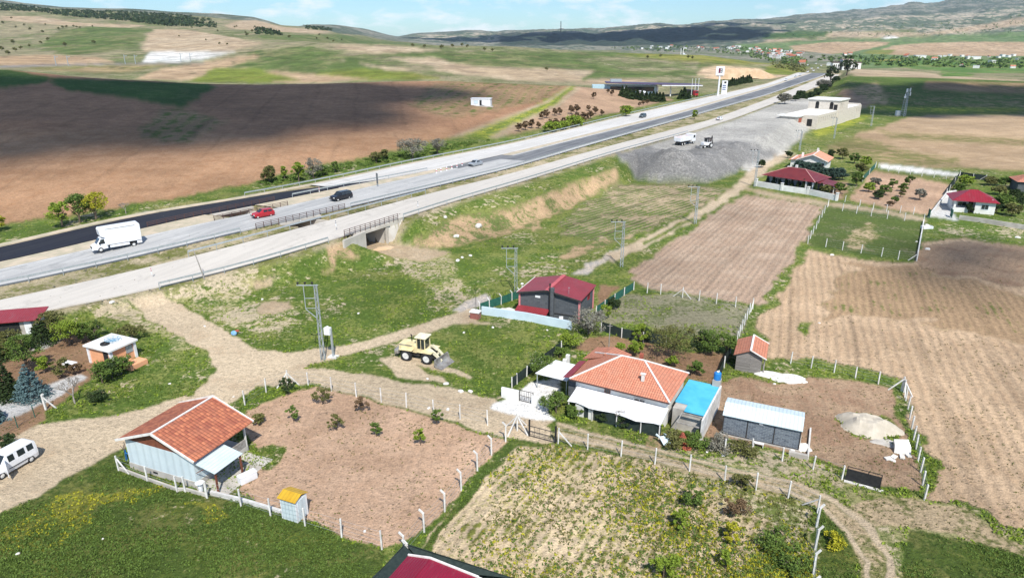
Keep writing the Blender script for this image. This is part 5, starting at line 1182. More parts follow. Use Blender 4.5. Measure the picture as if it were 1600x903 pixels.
# ---- stone panel shed with pale roof
o_, a_, L_ = local_frame((1128, 678), (1243, 703))
r = empty('stone_panel_shed', o_, a_, 'box shed clad in grey stone-pattern panels with pale double-pitch metal roof', 'shed')
W_, D_ = 6.7, 2.7
mb = MB(); mb.bx(0, W_, 0, D_, .12, 2.15); w = mb.build('wall', 'stone_panel', r)
mb = MB()
for x in (0, 2.15, 4.5, W_): mb.bx(x-.045, x+.045, -.03, .0-.002, .12, 2.15)
mb.bx(-.02, W_+.02, -.035, -.003, .08, .16)
for y in (0, D_): mb.bx(W_+.002, W_+.03, y-.045, y+.045, .1, 2.2)
mb.build('panel_frame', 'dark_metal', r)
mb = MB(); mb.bx(-.15, W_+.15, -.15, D_+.1, -.2, .10); mb.build('base_slab', 'concrete', r)
mb = MB(); yk = 1.35
slab(mb, [(-.12, -.2, 2.17), (W_+.12, -.2, 2.17), (W_+.12, yk, 2.78), (-.12, yk, 2.78)], .06); slab(mb, [(W_+.12, D_+.2, 2.45), (-.12, D_+.2, 2.45), (-.12, yk, 2.78), (W_+.12, yk, 2.78)], .06); rf = mb.build('roof', 'sheet_white', r)
mb = MB(); mb.quad_uv([(W_-.01, 0, 2.15), (W_-.01, D_, 2.15), (W_-.01, D_, 2.42), (W_-.01, yk, 2.70)]); mb.quad_uv([(.01, D_, 2.15), (.01, 0, 2.15), (.01, yk, 2.70), (.01, D_, 2.42)]); mb.build('gable_panel', 'dark_metal', r)
mb = MB(); mb.box((3.3, -.04, 1.95), (.32, .03, .2)); mb.build('notice', 'white_paint', r)
fr8 = (o_, a_)
t_ = tag(empty('bench', L2W(fr8, 2.9, -1.0, .0), a_), 'small white slatted stand in front of the stone panel shed', 'bench')
mb = MB(); mb.bx(0, .9, 0, .3, .36, .41); mb.build('top', 'white_paint', t_)
for x in (.05, .85):
    mb = MB(); mb.bx(x-.03, x+.03, .02, .28, 0, .36); mb.build('leg', 'white_paint', t_)
wall_thing('block_kerb', 'short low concrete block wall at the right end of the stone panel shed', [(1232, 711), (1262, 718)], .45, .3, 'concrete')
wall_thing('block_kerb', 'low white concrete strip running back from the short block wall', [(1262, 717), (1266, 672)], .3, .14, 'post_concrete')

# ---- hip roofed house with long white wall (right)
def hip(mb, x0, x1, y0, y1, ze, zp, inset):
    A, B, C_, D2 = (x0, y0, ze), (x1, y0, ze), (x1, y1, ze), (x0, y1, ze); ym = (y0+y1)/2
    R1, R2 = (x0+inset, ym, zp), (x1-inset, ym, zp)
    if x1-x0-2*inset < .3:
        pk_ = ((x0+x1)/2, ym, zp)
        for q in ([A, B, pk_], [B, C_, pk_], [C_, D2, pk_], [D2, A, pk_]): mb.quad_uv(q)
        R1 = R2 = pk_
    else:
        for q in ([A, B, R2, R1], [C_, D2, R1, R2], [B, C_, R2], [D2, A, R1]): mb.quad_uv(q)
    mb.face([A, D2, C_, B]); return A, B, C_, D2, R1, R2
wl9 = [(1181, 291), (1221, 298), (1262, 304), (1307, 314)]
r9 = wall_thing('garden_wall', 'long white plastered wall with four capped pillars below the dark red hip roof', wl9, 1.35, .25, 'white_wall')
for p in wl9:
    v = G(*p)-r9.location; mb = MB(); mb.box((v.x, v.y, v.z+.85), (.5, .5, 1.9), R(-45)); mb.box((v.x, v.y, v.z+1.84), (.65, .65, .1), R(-45)); mb.build('pillar', 'white_wall', r9)
a9 = heading(G(*wl9[0]), G(*wl9[-1]))
o_ = G(1193, 289)
r = empty('dark_red_roof_house', o_, a9+R(6), 'bungalow with dark red hip roof behind a long white garden wall', 'house')
mb = MB(); mb.bx(.3, 12.2, .8, 7.5, -.1, 2.5); w = mb.build('wall', simple('blue_grey_wall', (.30, .32, .37), None, .8), r)
dr = sheetmetal('dark_red_roof', (.19, .03, .033), (.15, .025, .03), 2)
mb = MB(); A, B, C_, D2, R1, R2 = hip(mb, -.6, 13.2, -.6, 8.6, 2.55, 4.6, 4.8); rf = mb.build('roof', dr, r)
mb = MB()
for p, q in ((A, R1), (B, R2), (C_, R2), (D2, R1), (R1, R2)): mb.beam(Vector(p)+Vector((0, 0, .04)), Vector(q)+Vector((0, 0, .05)), .16, .08)
mb.build('ridge_tiles', simple('pink_ridge_tiles', (.60, .30, .28), None, .7), rf)
mb = MB(); mb.box((5.5, 5.4, 4.6), (.5, .5, 1.0)); mb.build('chimney', 'white_wall', rf)
mb = MB(); mb.box((3.2, 6.0, 4.0), (.5, .5, .9)); mb.build('chimney', 'white_wall', rf)
for x in (3.2, 6.0, 8.8): win(w, (x, .8, 1.5), (1, 0, 0), 1.2, 1.1, 'trim_white', 'glass')
for x in (12.6, 10.9):
    mb = MB(); mb.box((x, -.1, 1.25), (.35, .35, 2.5)); mb.build('porch_post', 'white_wall', r)
mb = MB(); slab(mb, [(13.0, 1.0, 2.3), (17.2, 1.4, 2.0), (17.2, 6.0, 2.1), (13.0, 6.0, 2.6)], .1); mb.build('side_canopy', dr, r)
for x, y in ((16.9, 1.6), (16.9, 5.8)):
    mb = MB(); mb.beam((x, y, 0), (x, y, 2.0), .14); mb.build('canopy_post', 'white_wall', r)
# ---- white house with pale orange roof behind
o_ = G(1234, 263); r = empty('pale_orange_roof_house', o_, R(-33), 'white house with light orange double gable roof behind the dark green shrubs', 'house')
po = tiles('pale_orange_tiles', (.80, .36, .24), (.74, .30, .19), 2, 2, dirt=(.6, .3, .2))
mb = MB(); mb.bx(0, 9.4, 0, 8.5, -.1, 2.7)
for yy, s in ((0, 1), (8.5, -1)):
    q = [(2.0, yy, 2.7), (9.4, yy, 2.7), (5.8, yy, 4.2)]; mb.quad_uv(q if s > 0 else q[::-1])
w = mb.build('wall', 'white_wall', r)
mb = MB(); gable(mb, 1.6, 10.0, -.6, 9.1, 2.72, 4.35, 5.8, .12); slab(mb, [(-.6, 9.1, 2.5), (-.6, -.6, 2.5), (1.55, -.6, 2.95), (1.55, 9.1, 2.95)], .1); rf = mb.build('roof', po, r)
mb = MB(); mb.beam((5.8, -.65, 4.4), (5.8, 9.2, 4.4), .25, .1); mb.beam((1.6, -.65, 2.76), (5.8, -.65, 4.4), .14, .2); mb.beam((10.0, -.65, 2.76), (5.8, -.65, 4.4), .14, .2); mb.build('verge_trim', 'trim_white', rf)
mb = MB(); mb.box((2.4, 3.5, 3.6), (.55, .55, 1.3)); mb.build('chimney', 'white_wall', rf)
mb = MB(); mb.box((5.4, 9.0, 4.6), (.5, .5, .9)); mb.build('chimney', 'white_wall', rf)
win(w, (6.0, 0, 1.6), (1, 0, 0), 1.8, 1.2, 'trim_white', 'glass', 2); win(w, (3.2, 0, 1.6), (1, 0, 0), 1.0, 1.1); door(w, (8.5, 0, 1.1), (1, 0, 0), .9, 2.1, 'dark_opening')
# ---- white house with crimson hip roof at right
o_, a_, L_ = local_frame((1488, 331), (1549, 335))
r = empty('crimson_roof_house', o_, R(-22), 'small white house with crimson hip roof, open porch and grey window at right', 'house')
W_, D_ = 7.6, 6.6
mb = MB(); mb.bx(3.9, W_, 0, D_, -.1, 2.55); mb.bx(.0, 3.89, 1.8, D_, -.1, 2.55); w = mb.build('wall', 'white_wall', r)
mb = MB(); mb.bx(0, 2.8, 0, .2, -.1, 1.0); mb.bx(0, .2, .21, 1.79, -.1, 1.0); mb.build('porch_parapet', 'white_wall', r)
mb = MB(); mb.box((.2, .1, 1.77), (.4, .22, 1.54)); mb.build('porch_post', 'white_wall', r)
mb = MB(); A, B, C_, D2, R1, R2 = hip(mb, -.6, W_+.6, -.6, D_+.6, 2.56, 4.5, 3.7); rf = mb.build('roof', sheetmetal('crimson_roof', (.30, .02, .035), (.25, .018, .03), 2), r)
mb = MB(); mb.box((6.9, .5, 2.95), (.3, .3, .25)); mb.build('roof_lamp', 'white_paint', rf)
win(w, (5.7, 0, 1.5), (1, 0, 0), 1.3, 1.0, 'blue_white', 'glass', 1); win(w, (1.8, 1.8, 1.5), (1, 0, 0), 1.6, .9); door(w, (3.4, 1.8, 1.1), (1, 0, 0), .8, 2.1, 'dark_opening', False)
o_ = G(1588, 300); r = empty('brick_roof_house', o_, R(-20), 'house with salmon tile roof and dark porch cut by the right frame edge', 'house')
mb = MB(); mb.bx(0, 7, 0, 6, -.1, 2.5); mb.build('wall', 'grey_block', r)
mb = MB(); hip(mb, -.5, 7.5, -.5, 6.5, 2.52, 4.2, 3.5); mb.build('roof', tiles('salmon_tiles', (.55, .22, .15), (.45, .17, .11), 2, 2), r)
wall_thing('garden_wall', 'rough grey retaining wall running right from the crimson roofed house', [(1498, 343), (1540, 349), (1620, 362)], .9, .35, 'concrete')
wall_thing('garden_wall', 'sloping pale concrete wall left of the crimson roofed house drive', [(1453, 339), (1466, 322), (1479, 305), (1493, 303)], .9, .25, 'post_concrete')
for x, s in ((1452, 'left'), (1487, 'right')):
    t_ = tag(empty('gate_leaf', G(x, 341), R(70)), 'green metal gate leaf standing open on the %s side of the drive' % s, 'gate leaf')
    mb = MB(); mb.bx(0, 1.8, -.03, .03, .1, 1.7); mb.build('panel', 'green_net', t_); mb = MB(); mb.beam((0, 0, 0), (0, 0, 1.8), .1); mb.build('hinge_post', 'green_net', t_)

# ---- burgundy roof at the bottom edge with dark netting fence
pa = P(637, 868, 3.0); pb = P(680, 871, 3.0)
o_ = P(637, 866, 3.1)
r = empty('burgundy_roof_house', (o_.x, o_.y, 0), R(-24), 'house with burgundy sheet roof and white ridge strip at the bottom edge', 'house')
mb = MB(); bw = sheetmetal('x', (.3, .3, .3), (.3, .3, .3)) if False else 'white_wall'
mb.bx(.3, 9.5, -7.2, -.3, -.1, 2.7); mb.build('wall', 'white_wall', r)
mb = MB(); slab(mb, [(1.7, 0, 3.35), (0, 0, 3.0), (-.2, -7.5, 3.0), (1.7, -7.5, 3.35)], .08); slab(mb, [(5.2, 0, 3.1), (1.72, 0, 3.35), (1.72, -7.5, 3.35), (5.2, -7.5, 3.1)], .08); rf = mb.build('roof', 'sheet_burgundy', r)
mb = MB(); slab(mb, [(9.8, -.1, 2.7), (5.5, -.1, 3.12), (5.5, -7.5, 3.12), (9.8, -7.5, 2.7)], .08); mb.build('lower_roof', simple('bright_burgundy', (.38, .01, .04), None, .4), r)
mb = MB(); mb.beam((5.33, .06, 3.15), (5.33, -7.5, 3.15), .24, .1); mb.beam((0, .06, 3.04), (1.7, .06, 3.4), .1, .12); mb.beam((1.7, .06, 3.4), (5.2, .06, 3.16), .1, .12); mb.build('ridge_strip', 'trim_white', rf)

# ---- small white hut on the hill
o_ = G(751, 166); r = empty('hill_hut', o_, R(-8), 'small white cabin with dark door alone on the ploughed hill', 'cabin')
mb = MB(); mb.bx(-4.2, 4.2, 0, 4.0, -.3, 2.9); w = mb.build('wall', 'white_paint', r); mb = MB(); mb.bx(-4.4, 4.4, -.2, 4.2, 2.92, 3.1); mb.build('flat_roof', 'white_paint', r)
door(w, (0, 0, 1.3), (1, 0, 0), .9, 2.2, 'dark_opening', False); win(w, (-2, 0, 1.6), (1, 0, 0), 1.6, 1.3, 'galv', 'blue_white')
mb = MB(); mb.bx(-6, 5.5, -1.6, 0-.02, -.3, .15); mb.build('terrace', 'concrete', r)
mb = MB(); mb.ball((1.2, -1.0, .75), .6); mb.build('water_butt', 'white_paint', r)

# ---- ruined stone building by the yard
o_ = G(1275, 203); b_ = G(1345, 183); a_ = heading(o_, b_); L_ = (b_-o_).length*.97
r = empty('stone_ruin', o_, a_, 'long unfinished stone building with arched openings and raised block beside the gravel yard', 'building')
rz_ = ZS[-1]
H1_ = 5.6; Wd = 12.5
def arch_wall(mb, x0, x1, y, z0, z1, ops, t=.45, back=False):
    """wall along x with rectangular openings: ops = (xc, w, zb, zt)"""
    xs = x0
    for xc, w_, zb, zt_ in sorted(ops):
        mb.bx(xs, xc-w_/2, y, y+t, z0, z1); mb.bx(xc-w_/2, xc+w_/2, y, y+t, z0, zb); mb.bx(xc-w_/2, xc+w_/2, y, y+t, zt_, z1); xs = xc+w_/2
    mb.bx(xs, x1, y, y+t, z0, z1)
mb = MB(); n_ = 22
ops = [(2.0+i*(L_-4)/n_, 1.0, 2.3, 4.6) for i in range(n_+1) if i not in (9, 12, 15, 16, 17, 18, 19)]
arch_wall(mb, 0, L_, 0, -.6, H1_, ops)
w = mb.build('front_wall', 'ruin_stone', r)
mb = MB(); mb.bx(.6, L_-.6, 1.6, 1.7, -.5, H1_-.7); mb.build('dark_backing', 'dark_opening', r)  # added near-black sheet, stands in for the shade inside the openings
mb = MB(); mb.bx(.46, L_-.02, Wd, Wd+.4, -.6, H1_); mb.bx(0, .45, .46, Wd+.4, -.6, H1_-.1); mb.bx(L_-.45, L_, .46, Wd-.01, -.6, H1_+.6); mb.build('rear_wall', 'ruin_stone', r)
mb = MB(); mb.bx(.4, L_*.42, .3, Wd-.1, H1_-.5, H1_+.05); mb.bx(L_*.62, L_-.6, .5, Wd-.1, H1_-.6, H1_-.1); mb.build('roof_slab', 'white_wall', r)
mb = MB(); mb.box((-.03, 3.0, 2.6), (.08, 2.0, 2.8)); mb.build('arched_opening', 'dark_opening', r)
mb = MB(); x0, x1 = L_*.42+.05, L_*.62-.05; y0 = .02
arch_wall(mb, x0, x1, -.35, -.6, 9.6, [(x0+2.2, 1.1, 6.2, 8.2), (x0+4.6, 1.1, 6.2, 8.2), (x0+2.2, 1.0, 2.2, 4.6), (x1-2.2, 1.0, 6.2, 8.2)][:3] if False else [(x0+2.2, 1.1, 6.2, 8.4), (x0+4.4, 1.1, 6.2, 8.4)])
mb.bx(x0, x0+.4, .1, Wd-.1, H1_, 9.5); mb.bx(x1-.4, x1, .1, Wd-.1, H1_, 9.5); mb.bx(x0, x1, Wd-.09, Wd+.35, H1_, 9.5); blk = mb.build('raised_block', 'ruin_stone', r)
mb = MB(); mb.bx(x0-.4, x1+.4, -.8, Wd+.8, 9.62, 10.1); mb.build('block_roof', 'white_wall', blk)
for yy, wd_, z0, z1 in ((3.0, 1.5, 6.0, 8.3), (9.0, 1.5, 6.0, 8.3)):
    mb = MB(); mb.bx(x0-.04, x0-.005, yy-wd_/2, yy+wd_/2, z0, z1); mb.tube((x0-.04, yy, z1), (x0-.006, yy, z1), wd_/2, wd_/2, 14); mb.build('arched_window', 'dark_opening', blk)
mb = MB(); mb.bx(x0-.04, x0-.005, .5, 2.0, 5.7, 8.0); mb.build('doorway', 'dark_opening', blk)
mb = MB(); mb.bx(-5.5, -.1, 6.0, Wd+1.0, -.4, H1_-.6); mb.build('side_annex', 'concrete', r)
mb = MB(); mb.bx(-6.0, .3, 5.6, Wd+2.0, H1_-.58, H1_-.2); mb.build('annex_roof', 'white_wall', r)
mb = MB(); mb.bx(-4.6, -1.0, 5.93, 5.98, 2.6, 4.4); mb.build('brick_patch', 'brick', r)

# ---- petrol station far up the highway
o_ = G(1012, 159); 
def st(X, Y, z=4.5): return P(X, Y, z)
zst = 5.0
a0 = PZ(1040, 150, 430); a0.z = zst
r = empty('petrol_station', (a0.x, a0.y, float(ground_z(a0.x, a0.y))), R(-4), 'long low petrol station with dark edged flat canopy behind the highway hill', 'petrol station')
zb = 0
mb = MB(); slab(mb, [(-36, 4, 8.6), (22, 4, 7.4), (22, 18, 7.4), (-36, 18, 8.6)], .5); cnp = mb.build('canopy', simple('dark_purple_fascia', (.10, .07, .13), None, .5), r)
mb = MB(); mb.bx(-2, 22.4, 3.7, 18.3, 6.7, 7.25); mb.build('canopy_soffit', 'white_paint', cnp)
for x in (-4, 4, 12, 20):
    mb = MB(); mb.box((x, 8, 3.3), (.7, .7, 6.8)); mb.build('canopy_column', 'white_wall', cnp)
mb = MB(); mb.bx(-44, -4, 9, 20, -1, 6.6); w = mb.build('shop_wall', simple('pale_turquoise', (.45, .62, .68), None, .6), r)
mb = MB(); mb.bx(-33, -6, 8.9, 8.98, 3.2, 6.0); mb.build('shop_glass', 'glass', w)
mb = MB(); mb.bx(-33, -26, 10, 14, 8.62, 10.2); mb.build('roof_unit', 'galv', r)
def truck_far(loc, rz, label, cab, box):
    t_ = tag(empty('parked_truck', loc, rz), label, 'truck')
    mb = MB(); mb.bx(-1.2, 1.2, -2.0, 0, .8, 3.4); c = mb.build('cab', cab, t_, bevel=.12); mb = MB(); mb.bx(-1.05, 1.05, -2.03, -1.99, 2.1, 3.1); mb.build('windscreen', 'glass', c)
    mb = MB(); mb.bx(-1.25, 1.25, .3, 8.5, 1.0, 3.7); mb.build('trailer', box, t_)
    for x in (-1.05, 1.05):
        for y in (-1.2, 5.6, 6.9):
            mb = MB(); mb.tube((x-.15, y, .5), (x+.15, y, .5), .5, .5, 12); mb.build('wheel', 'black', t_)
def gp(X, Y): v = G(X, Y); return v
truck_far(onG(66, 412), R(-10), 'white truck parked under the petrol station canopy', 'car_white', 'dark_metal')
truck_far(onG(76, 405), R(8), 'white tanker truck parked at the petrol station beside the canopy end', 'car_white', 'white_paint')
truck_far(onG(103, 400), R(25), 'red truck parked right of the petrol station pumps', 'red_paint', 'dark_metal')
def sign_tall():
    g = onG(*(lambda v: (v.x, v.y))(P(1121.5, 150, 4.5)))
    r = empty('petrol_sign', g, R(-14), 'tall white pole sign with square dark red emblem beside the highway', 'sign')
    mb = MB(); mb.tube((0, 0, -.5), (0, 0, 11.2), .55, .45, 14); mb.build('pole', 'white_paint', r)
    mb = MB(); mb.box((0, 0, 13.7), (4.7, 1.2, 4.8)); bd = mb.build('sign_box', 'white_paint', r, bevel=.1)
    mb = MB(); mb.box((-.35, -.63, 13.9), (1.0, .05, 2.6)); mb.build('emblem', simple('dark_red_emblem', (.16, .01, .04), None, .5), bd)
    mb = MB()
    for z in (14.8, 13.9, 13.0): mb.box((.7, -.63, z), (.9, .05, .4))
    mb.box((1.05, -.635, 14.35), (.3, .05, .9)); mb.box((1.05, -.635, 13.45), (.3, .05, .9)); mb.build('numeral', 'black', bd)
    mb = MB(); mb.box((0, 0, 10.95), (3.4, .7, .35)); mb.build('lower_band', simple('slate_band', (.10, .14, .2), None, .5), bd)
    g2 = onG(*(lambda v: (v.x, v.y))(P(1131, 147, 4.5)))
    r = empty('price_totem', g2, R(-14), 'white price board with dark figures right of the tall petrol sign', 'sign')
    mb = MB(); mb.box((0, 0, 3.9), (3.2, .7, 7.6)); b = mb.build('board', 'white_paint', r, bevel=.15)
    mb = MB(); mb.box((.2, -.37, 6.7), (1.2, .05, 1.1)); mb.build('emblem', 'black', b)
    mb = MB()
    for z in (5.0, 3.9, 2.8): mb.box((-.2, -.37, z), (1.9, .05, .55))
    mb.build('price_rows', simple('price_blue', (.05, .10, .25), None, .5), b)
sign_tall()
for i, X in enumerate((1080, 1085, 1090)):
    v = PZ(X, 150, 400); t_ = tag(empty('flagpole', onG(v.x, v.y), 0), 'slim white flagpole between the petrol station and the tall sign', 'flagpole', 'flagpoles at the petrol station')
    mb = MB(); mb.tube((0, 0, 0), (0, 0, 9.5), .16, .10, 8); mb.build('pole', 'white_paint', t_); mb = MB(); mb.ball((0, 0, 9.6), .2); mb.build('finial', 'white_paint', t_)
# ---- white landmark building beyond the bank
v = PZ(1325, 98, 900); r = empty('white_tower_building', onG(v.x, v.y-0, -.5), R(-6), 'pale pink-white block with two lower window wings beyond the highway', 'building')
mb = MB(); mb.bx(-6, 6, 0, 12, -3, 14.5); w = mb.build('centre_block', 'white_wall', r)
for x0, x1 in ((-17, -9), (6.1, 17)):
    mb = MB(); mb.bx(x0, x1, 2, 11, -3, 11); b = mb.build('wing', 'white_wall', r); mb = MB(); mb.bx(x0-.4, x1+.4, 1.6, 11.4, 11.02, 12); mb.build('cornice', 'brown_steel', b)
    for i in range(3): mb = MB(); mb.bx(x0+1+i*2.6, x0+2.2+i*2.6, 1.9, 2.05, 1, 9); mb.build('window', 'glass', b)
mb = MB(); mb.bx(-9, -6.05, 3, 10, -3, 12.5); mb.build('link', 'dark_metal', r)
mb = MB(); mb.bx(-6.3, 6.3, -.3, 12.3, 14.52, 15.2); mb.build('parapet', simple('pink_parapet', (.6, .4, .4), None, .8), r)
# twin minarets and mosque of the far town
v = PZ(1066, 79, 1900)
r = empty('mosque', onG(v.x, v.y), 0, 'distant small mosque with twin slender white minarets', 'mosque'); r.scale = (.62, .62, .62)
for x in (-5, 5):
    mb = MB(); mb.tube((x, 0, 0), (x, 0, 30), 1.6, 1.3, 10); mb.tube((x, 0, 30), (x, 0, 37), 1.5, .1, 10); mb.build('minaret', 'white_wall', r)
mb = MB(); mb.bx(-2, 22, 2, 20, -1, 9); mb.build('prayer_hall', 'white_wall', r); mb = MB(); mb.ball((10, 11, 9), 7, 14, 8); mb.build('dome', 'galv', r)
# radio mast on the far ridge
v = PZ(876, 51, 4200); r = empty('radio_mast', onG(v.x, v.y), 0, 'thin tall radio mast on the distant flat ridge', 'mast')
mb = MB()
for k in range(3):
    A = 2.1*k; mb.beam((3*math.cos(A), 3*math.sin(A), -2), (2*math.cos(A), 2*math.sin(A), 58), 1.3)
for z in range(0, 56, 5): mb.beam((2.6, 0, z), (-1.3, 2.3, z+5), .7); mb.beam((-1.3, -2.3, z), (2.6, 0, z+5), .7)
mb.build('lattice', 'dark_metal', r)
# ---------------------------------------------------------------- vehicles (length along +x = forward)
def wheel(parent, x, y, rad, wdt, name='wheel', n=18, hub='hub'):
    w = tag(empty(name, (x, y, rad), 0)); w.parent = parent
    mb = MB(); 
    prof = [(rad*.62, wdt*.5), (rad*.92, wdt*.5), (rad, wdt*.36), (rad, -wdt*.36), (rad*.92, -wdt*.5), (rad*.62, -wdt*.5)]
    for i in range(n):
        a, b = 2*math.pi*i/n, 2*math.pi*(i+1)/n
        for (r0, y0), (r1, y1) in zip(prof, prof[1:]):
            mb.face([(r0*math.cos(a), y0, r0*math.sin(a)), (r0*math.cos(b), y0, r0*math.sin(b)), (r1*math.cos(b), y1, r1*math.sin(b)), (r1*math.cos(a), y1, r1*math.sin(a))], None, True)
    mb.build('tyre', 'black', w)
    mb = MB(); mb.tube((0, -wdt*.42, 0), (0, wdt*.42, 0), rad*.62, rad*.62, n); mb.tube((0, -wdt*.5, 0), (0, wdt*.5, 0), rad*.2, rad*.2, 8); mb.build('rim', hub, w)
    return w
def car(name, label, cat, mat, st, glass, wheels, wr=.31, wy=.72, loc=(0, 0, 0), rz=0, lights=True):
    """st: (x, z_bottom, z_belt, z_top, half width, half width at top)"""
    r = empty(name, loc, rz, label, cat)
    mb = MB(); S = []
    for x, zb, zs_, zt_, wb, wt in st:
        S.append([(x, -wb*.94, zb), (x, -wb, zb+(zs_-zb)*.45), (x, -wb*.97, zs_), (x, -wt, zt_-.05*(zt_ > zs_+.05)), (x, -wt*.8, zt_), (x, wt*.8, zt_), (x, wt, zt_-.05*(zt_ > zs_+.05)), (x, wb*.97, zs_), (x, wb, zb+(zs_-zb)*.45), (x, wb*.94, zb)])
    for A, B in zip(S, S[1:]):
        for k in range(len(A)-1): mb.face([A[k], A[k+1], B[k+1], B[k]], None, True)
        mb.face([A[-1], A[0], B[0], B[-1]])
    mb.face(S[0][::-1] if False else S[0]); mb.face(S[-1][::-1])
    body = mb.build('body', mat, r)
    def lerp(a, b, t): return Vector(a)*(1-t)+Vector(b)*t
    def side_glass(i0, i1, sgn, ta, tb, nm='side_window'):
        # quad between stations on the greenhouse side plane
        def pt(i, f, u):
            x, zb, zs_, zt_, wb, wt = st[i]
            return Vector((x, sgn*(wb*.97*(1-u)+wt*u+.012), zs_*(1-u)+(zt_-.05)*u))
        a = [pt(i0, 0, .10), pt(i1, 0, .10), pt(i1, 0, .88), pt(i0, 0, .88)]
        q = [lerp(a[0], a[1], ta), lerp(a[0], a[1], tb), lerp(a[3], a[2], tb), lerp(a[3], a[2], ta)]
        m2 = MB(); m2.face(q if sgn < 0 else q[::-1]); m2.build(nm, 'glass', body)
    for (i0, i1, ta, tb) in glass['side']:
        for sg in (-1, 1): side_glass(i0, i1, sg, ta, tb)
    for nm, (i0, i1) in (('windscreen', glass['front']), ('rear_window', glass['rear'])):
        A, B = st[i0], st[i1]
        up = Vector((B[0]-A[0], 0, B[3]-A[3])); n = Vector((-(B[3]-A[3]), 0, (B[0]-A[0]))).normalized()*.015
        if n.z < 0: n = -n
        q = [Vector((A[0], -A[5]*.9, A[3])), Vector((A[0], A[5]*.9, A[3])), Vector((B[0], B[5]*.86, B[3])), Vector((B[0], -B[5]*.86, B[3]))]
        q = [lerp(q[0], q[3], .08), lerp(q[1], q[2], .08), lerp(q[1], q[2], .93), lerp(q[0], q[3], .93)]
        m2 = MB(); m2.face([v+n for v in q]); m2.build(nm, 'glass', body)
    for x in wheels:
        for s in (-1, 1): wheel(r, x, s*wy, wr, .22)
    if lights:
        x0, x1 = st[0][0], st[-1][0]
        for s in (-1, 1):
            m2 = MB(); m2.box((x1-.05, s*st[-2][4]*.72, st[-2][2]*.78), (.12, .34, .15)); m2.build('headlight', 'light', body)
            m2 = MB(); m2.box((x0+.04, s*st[1][4]*.80, st[1][2]*.88), (.10, .22, .24)); m2.build('tail_light', 'red_lens', body)
    m2 = MB()
    for x in (st[0][0]+.02, st[-1][0]-.02): m2.box((x, 0, st[0][1]+.16), (.14, st[1][4]*1.85, .2))
    m2.build('bumper', 'black', body)
    return r
def stations(L, Wd, kind):
    h = L/2; w = Wd/2
    if kind == 'hatch': return [(-h, .34, .78, .80, w*.88, w*.80), (-h+.08, .24, .92, 1.02, w*.97, w*.85), (-h+.42, .22, .95, 1.42, w, w*.74), (.15, .2, .93, 1.47, w, w*.76), (.95, .2, .92, .96, w, w*.84), (h-.35, .22, .80, .82, w*.96, w*.80), (h, .34, .55, .58, w*.80, w*.66)], {'side': [(2, 3, .02, .47), (2, 3, .53, .98)], 'front': (4, 3), 'rear': (1, 2)}
    if kind == 'suv': return [(-h, .40, .85, .9, w*.9, w*.85), (-h+.06, .3, 1.05, 1.15, w*.98, w*.88), (-h+.35, .28, 1.08, 1.66, w, w*.78), (.45, .28, 1.05, 1.70, w, w*.78), (1.15, .28, 1.04, 1.08, w, w*.86), (h-.25, .30, .95, .98, w*.96, w*.82), (h, .40, .66, .70, w*.85, w*.72)], {'side': [(2, 3, .02, .30), (2, 3, .34, .64), (2, 3, .68, .99)], 'front': (4, 3), 'rear': (1, 2)}
    if kind == 'sedan': return [(-h, .36, .80, .82, w*.88, w*.80), (-h+.1, .24, .92, .95, w*.97, w*.86), (-h+.75, .22, .95, .99, w, w*.84), (-h+1.35, .2, .95, 1.40, w, w*.74), (.35, .2, .92, 1.43, w, w*.74), (1.1, .2, .90, .94, w, w*.84), (h-.3, .22, .80, .82, w*.96, w*.8), (h, .34, .56, .58, w*.82, w*.66)], {'side': [(3, 4, .02, .48), (3, 4, .52, .98)], 'front': (5, 4), 'rear': (2, 3)}
    if kind == 'van': return [(-h, .38, 1.05, 1.25, w*.92, w*.84), (-h+.04, .30, 1.10, 1.70, w*.97, w*.80), (-h+.25, .26, 1.10, 1.82, w, w*.82), (.35, .24, 1.06, 1.86, w, w*.82), (.60, .24, 1.06, 1.82, w, w*.82), (1.25, .24, 1.02, 1.10, w, w*.84), (h-.3, .26, .90, .95, w*.96, w*.80), (h, .36, .62, .66, w*.84, w*.70)], {'side': [(2, 3, .04, .30), (2, 3, .40, .70), (2, 4, .76, .98)], 'front': (5, 4), 'rear': (0, 1)}
def on_road(X, Y, back=True):
    z = zroad_px(X); v = P(X, Y, z); s = v.x*RD[0]+v.y*RD[1]; n = v.x*RN[0]+v.y*RN[1]; w = RW(s, n); w2 = RW(s+3, n+nl(3, s+3)-nl(3, s))
    return w, heading(w, w2)+(math.pi if back else 0)
w, a = on_road(411, 338)
s_, g_ = stations(4.0, 1.72, 'hatch'); car('hatchback_car', 'red hatchback driving on the grey carriageway left of the bridge', 'car', 'red_paint', s_, g_, (-1.2, 1.3), loc=w, rz=a)
w, a = on_road(533, 310)
s_, g_ = stations(4.7, 1.9, 'suv'); car('suv_car', 'black estate car driving over the bridge above the underpass', 'car', 'black_paint', s_, g_, (-1.4, 1.45), .36, .8, loc=w, rz=a)
w, a = on_road(743, 259)
s_, g_ = stations(4.3, 1.75, 'sedan'); car('sedan_car', 'silver car driving on the patched median lane', 'car', 'silver_paint', s_, g_, (-1.3, 1.35), loc=w, rz=a)
w, a = on_road(1004, 184)
car('hatchback_car', 'dark blue-grey car on the far pale carriageway below the petrol station', 'car', 'blue_paint', *stations(4.2, 1.8, 'suv'), (-1.3, 1.35), loc=w, rz=a)
w, a = on_road(1124, 188, False)
car('sedan_car', 'white car on the pale service road beside the crushed stone yard', 'car', 'car_white', *stations(4.3, 1.75, 'sedan'), (-1.3, 1.35), loc=w, rz=a)
far_proto = None
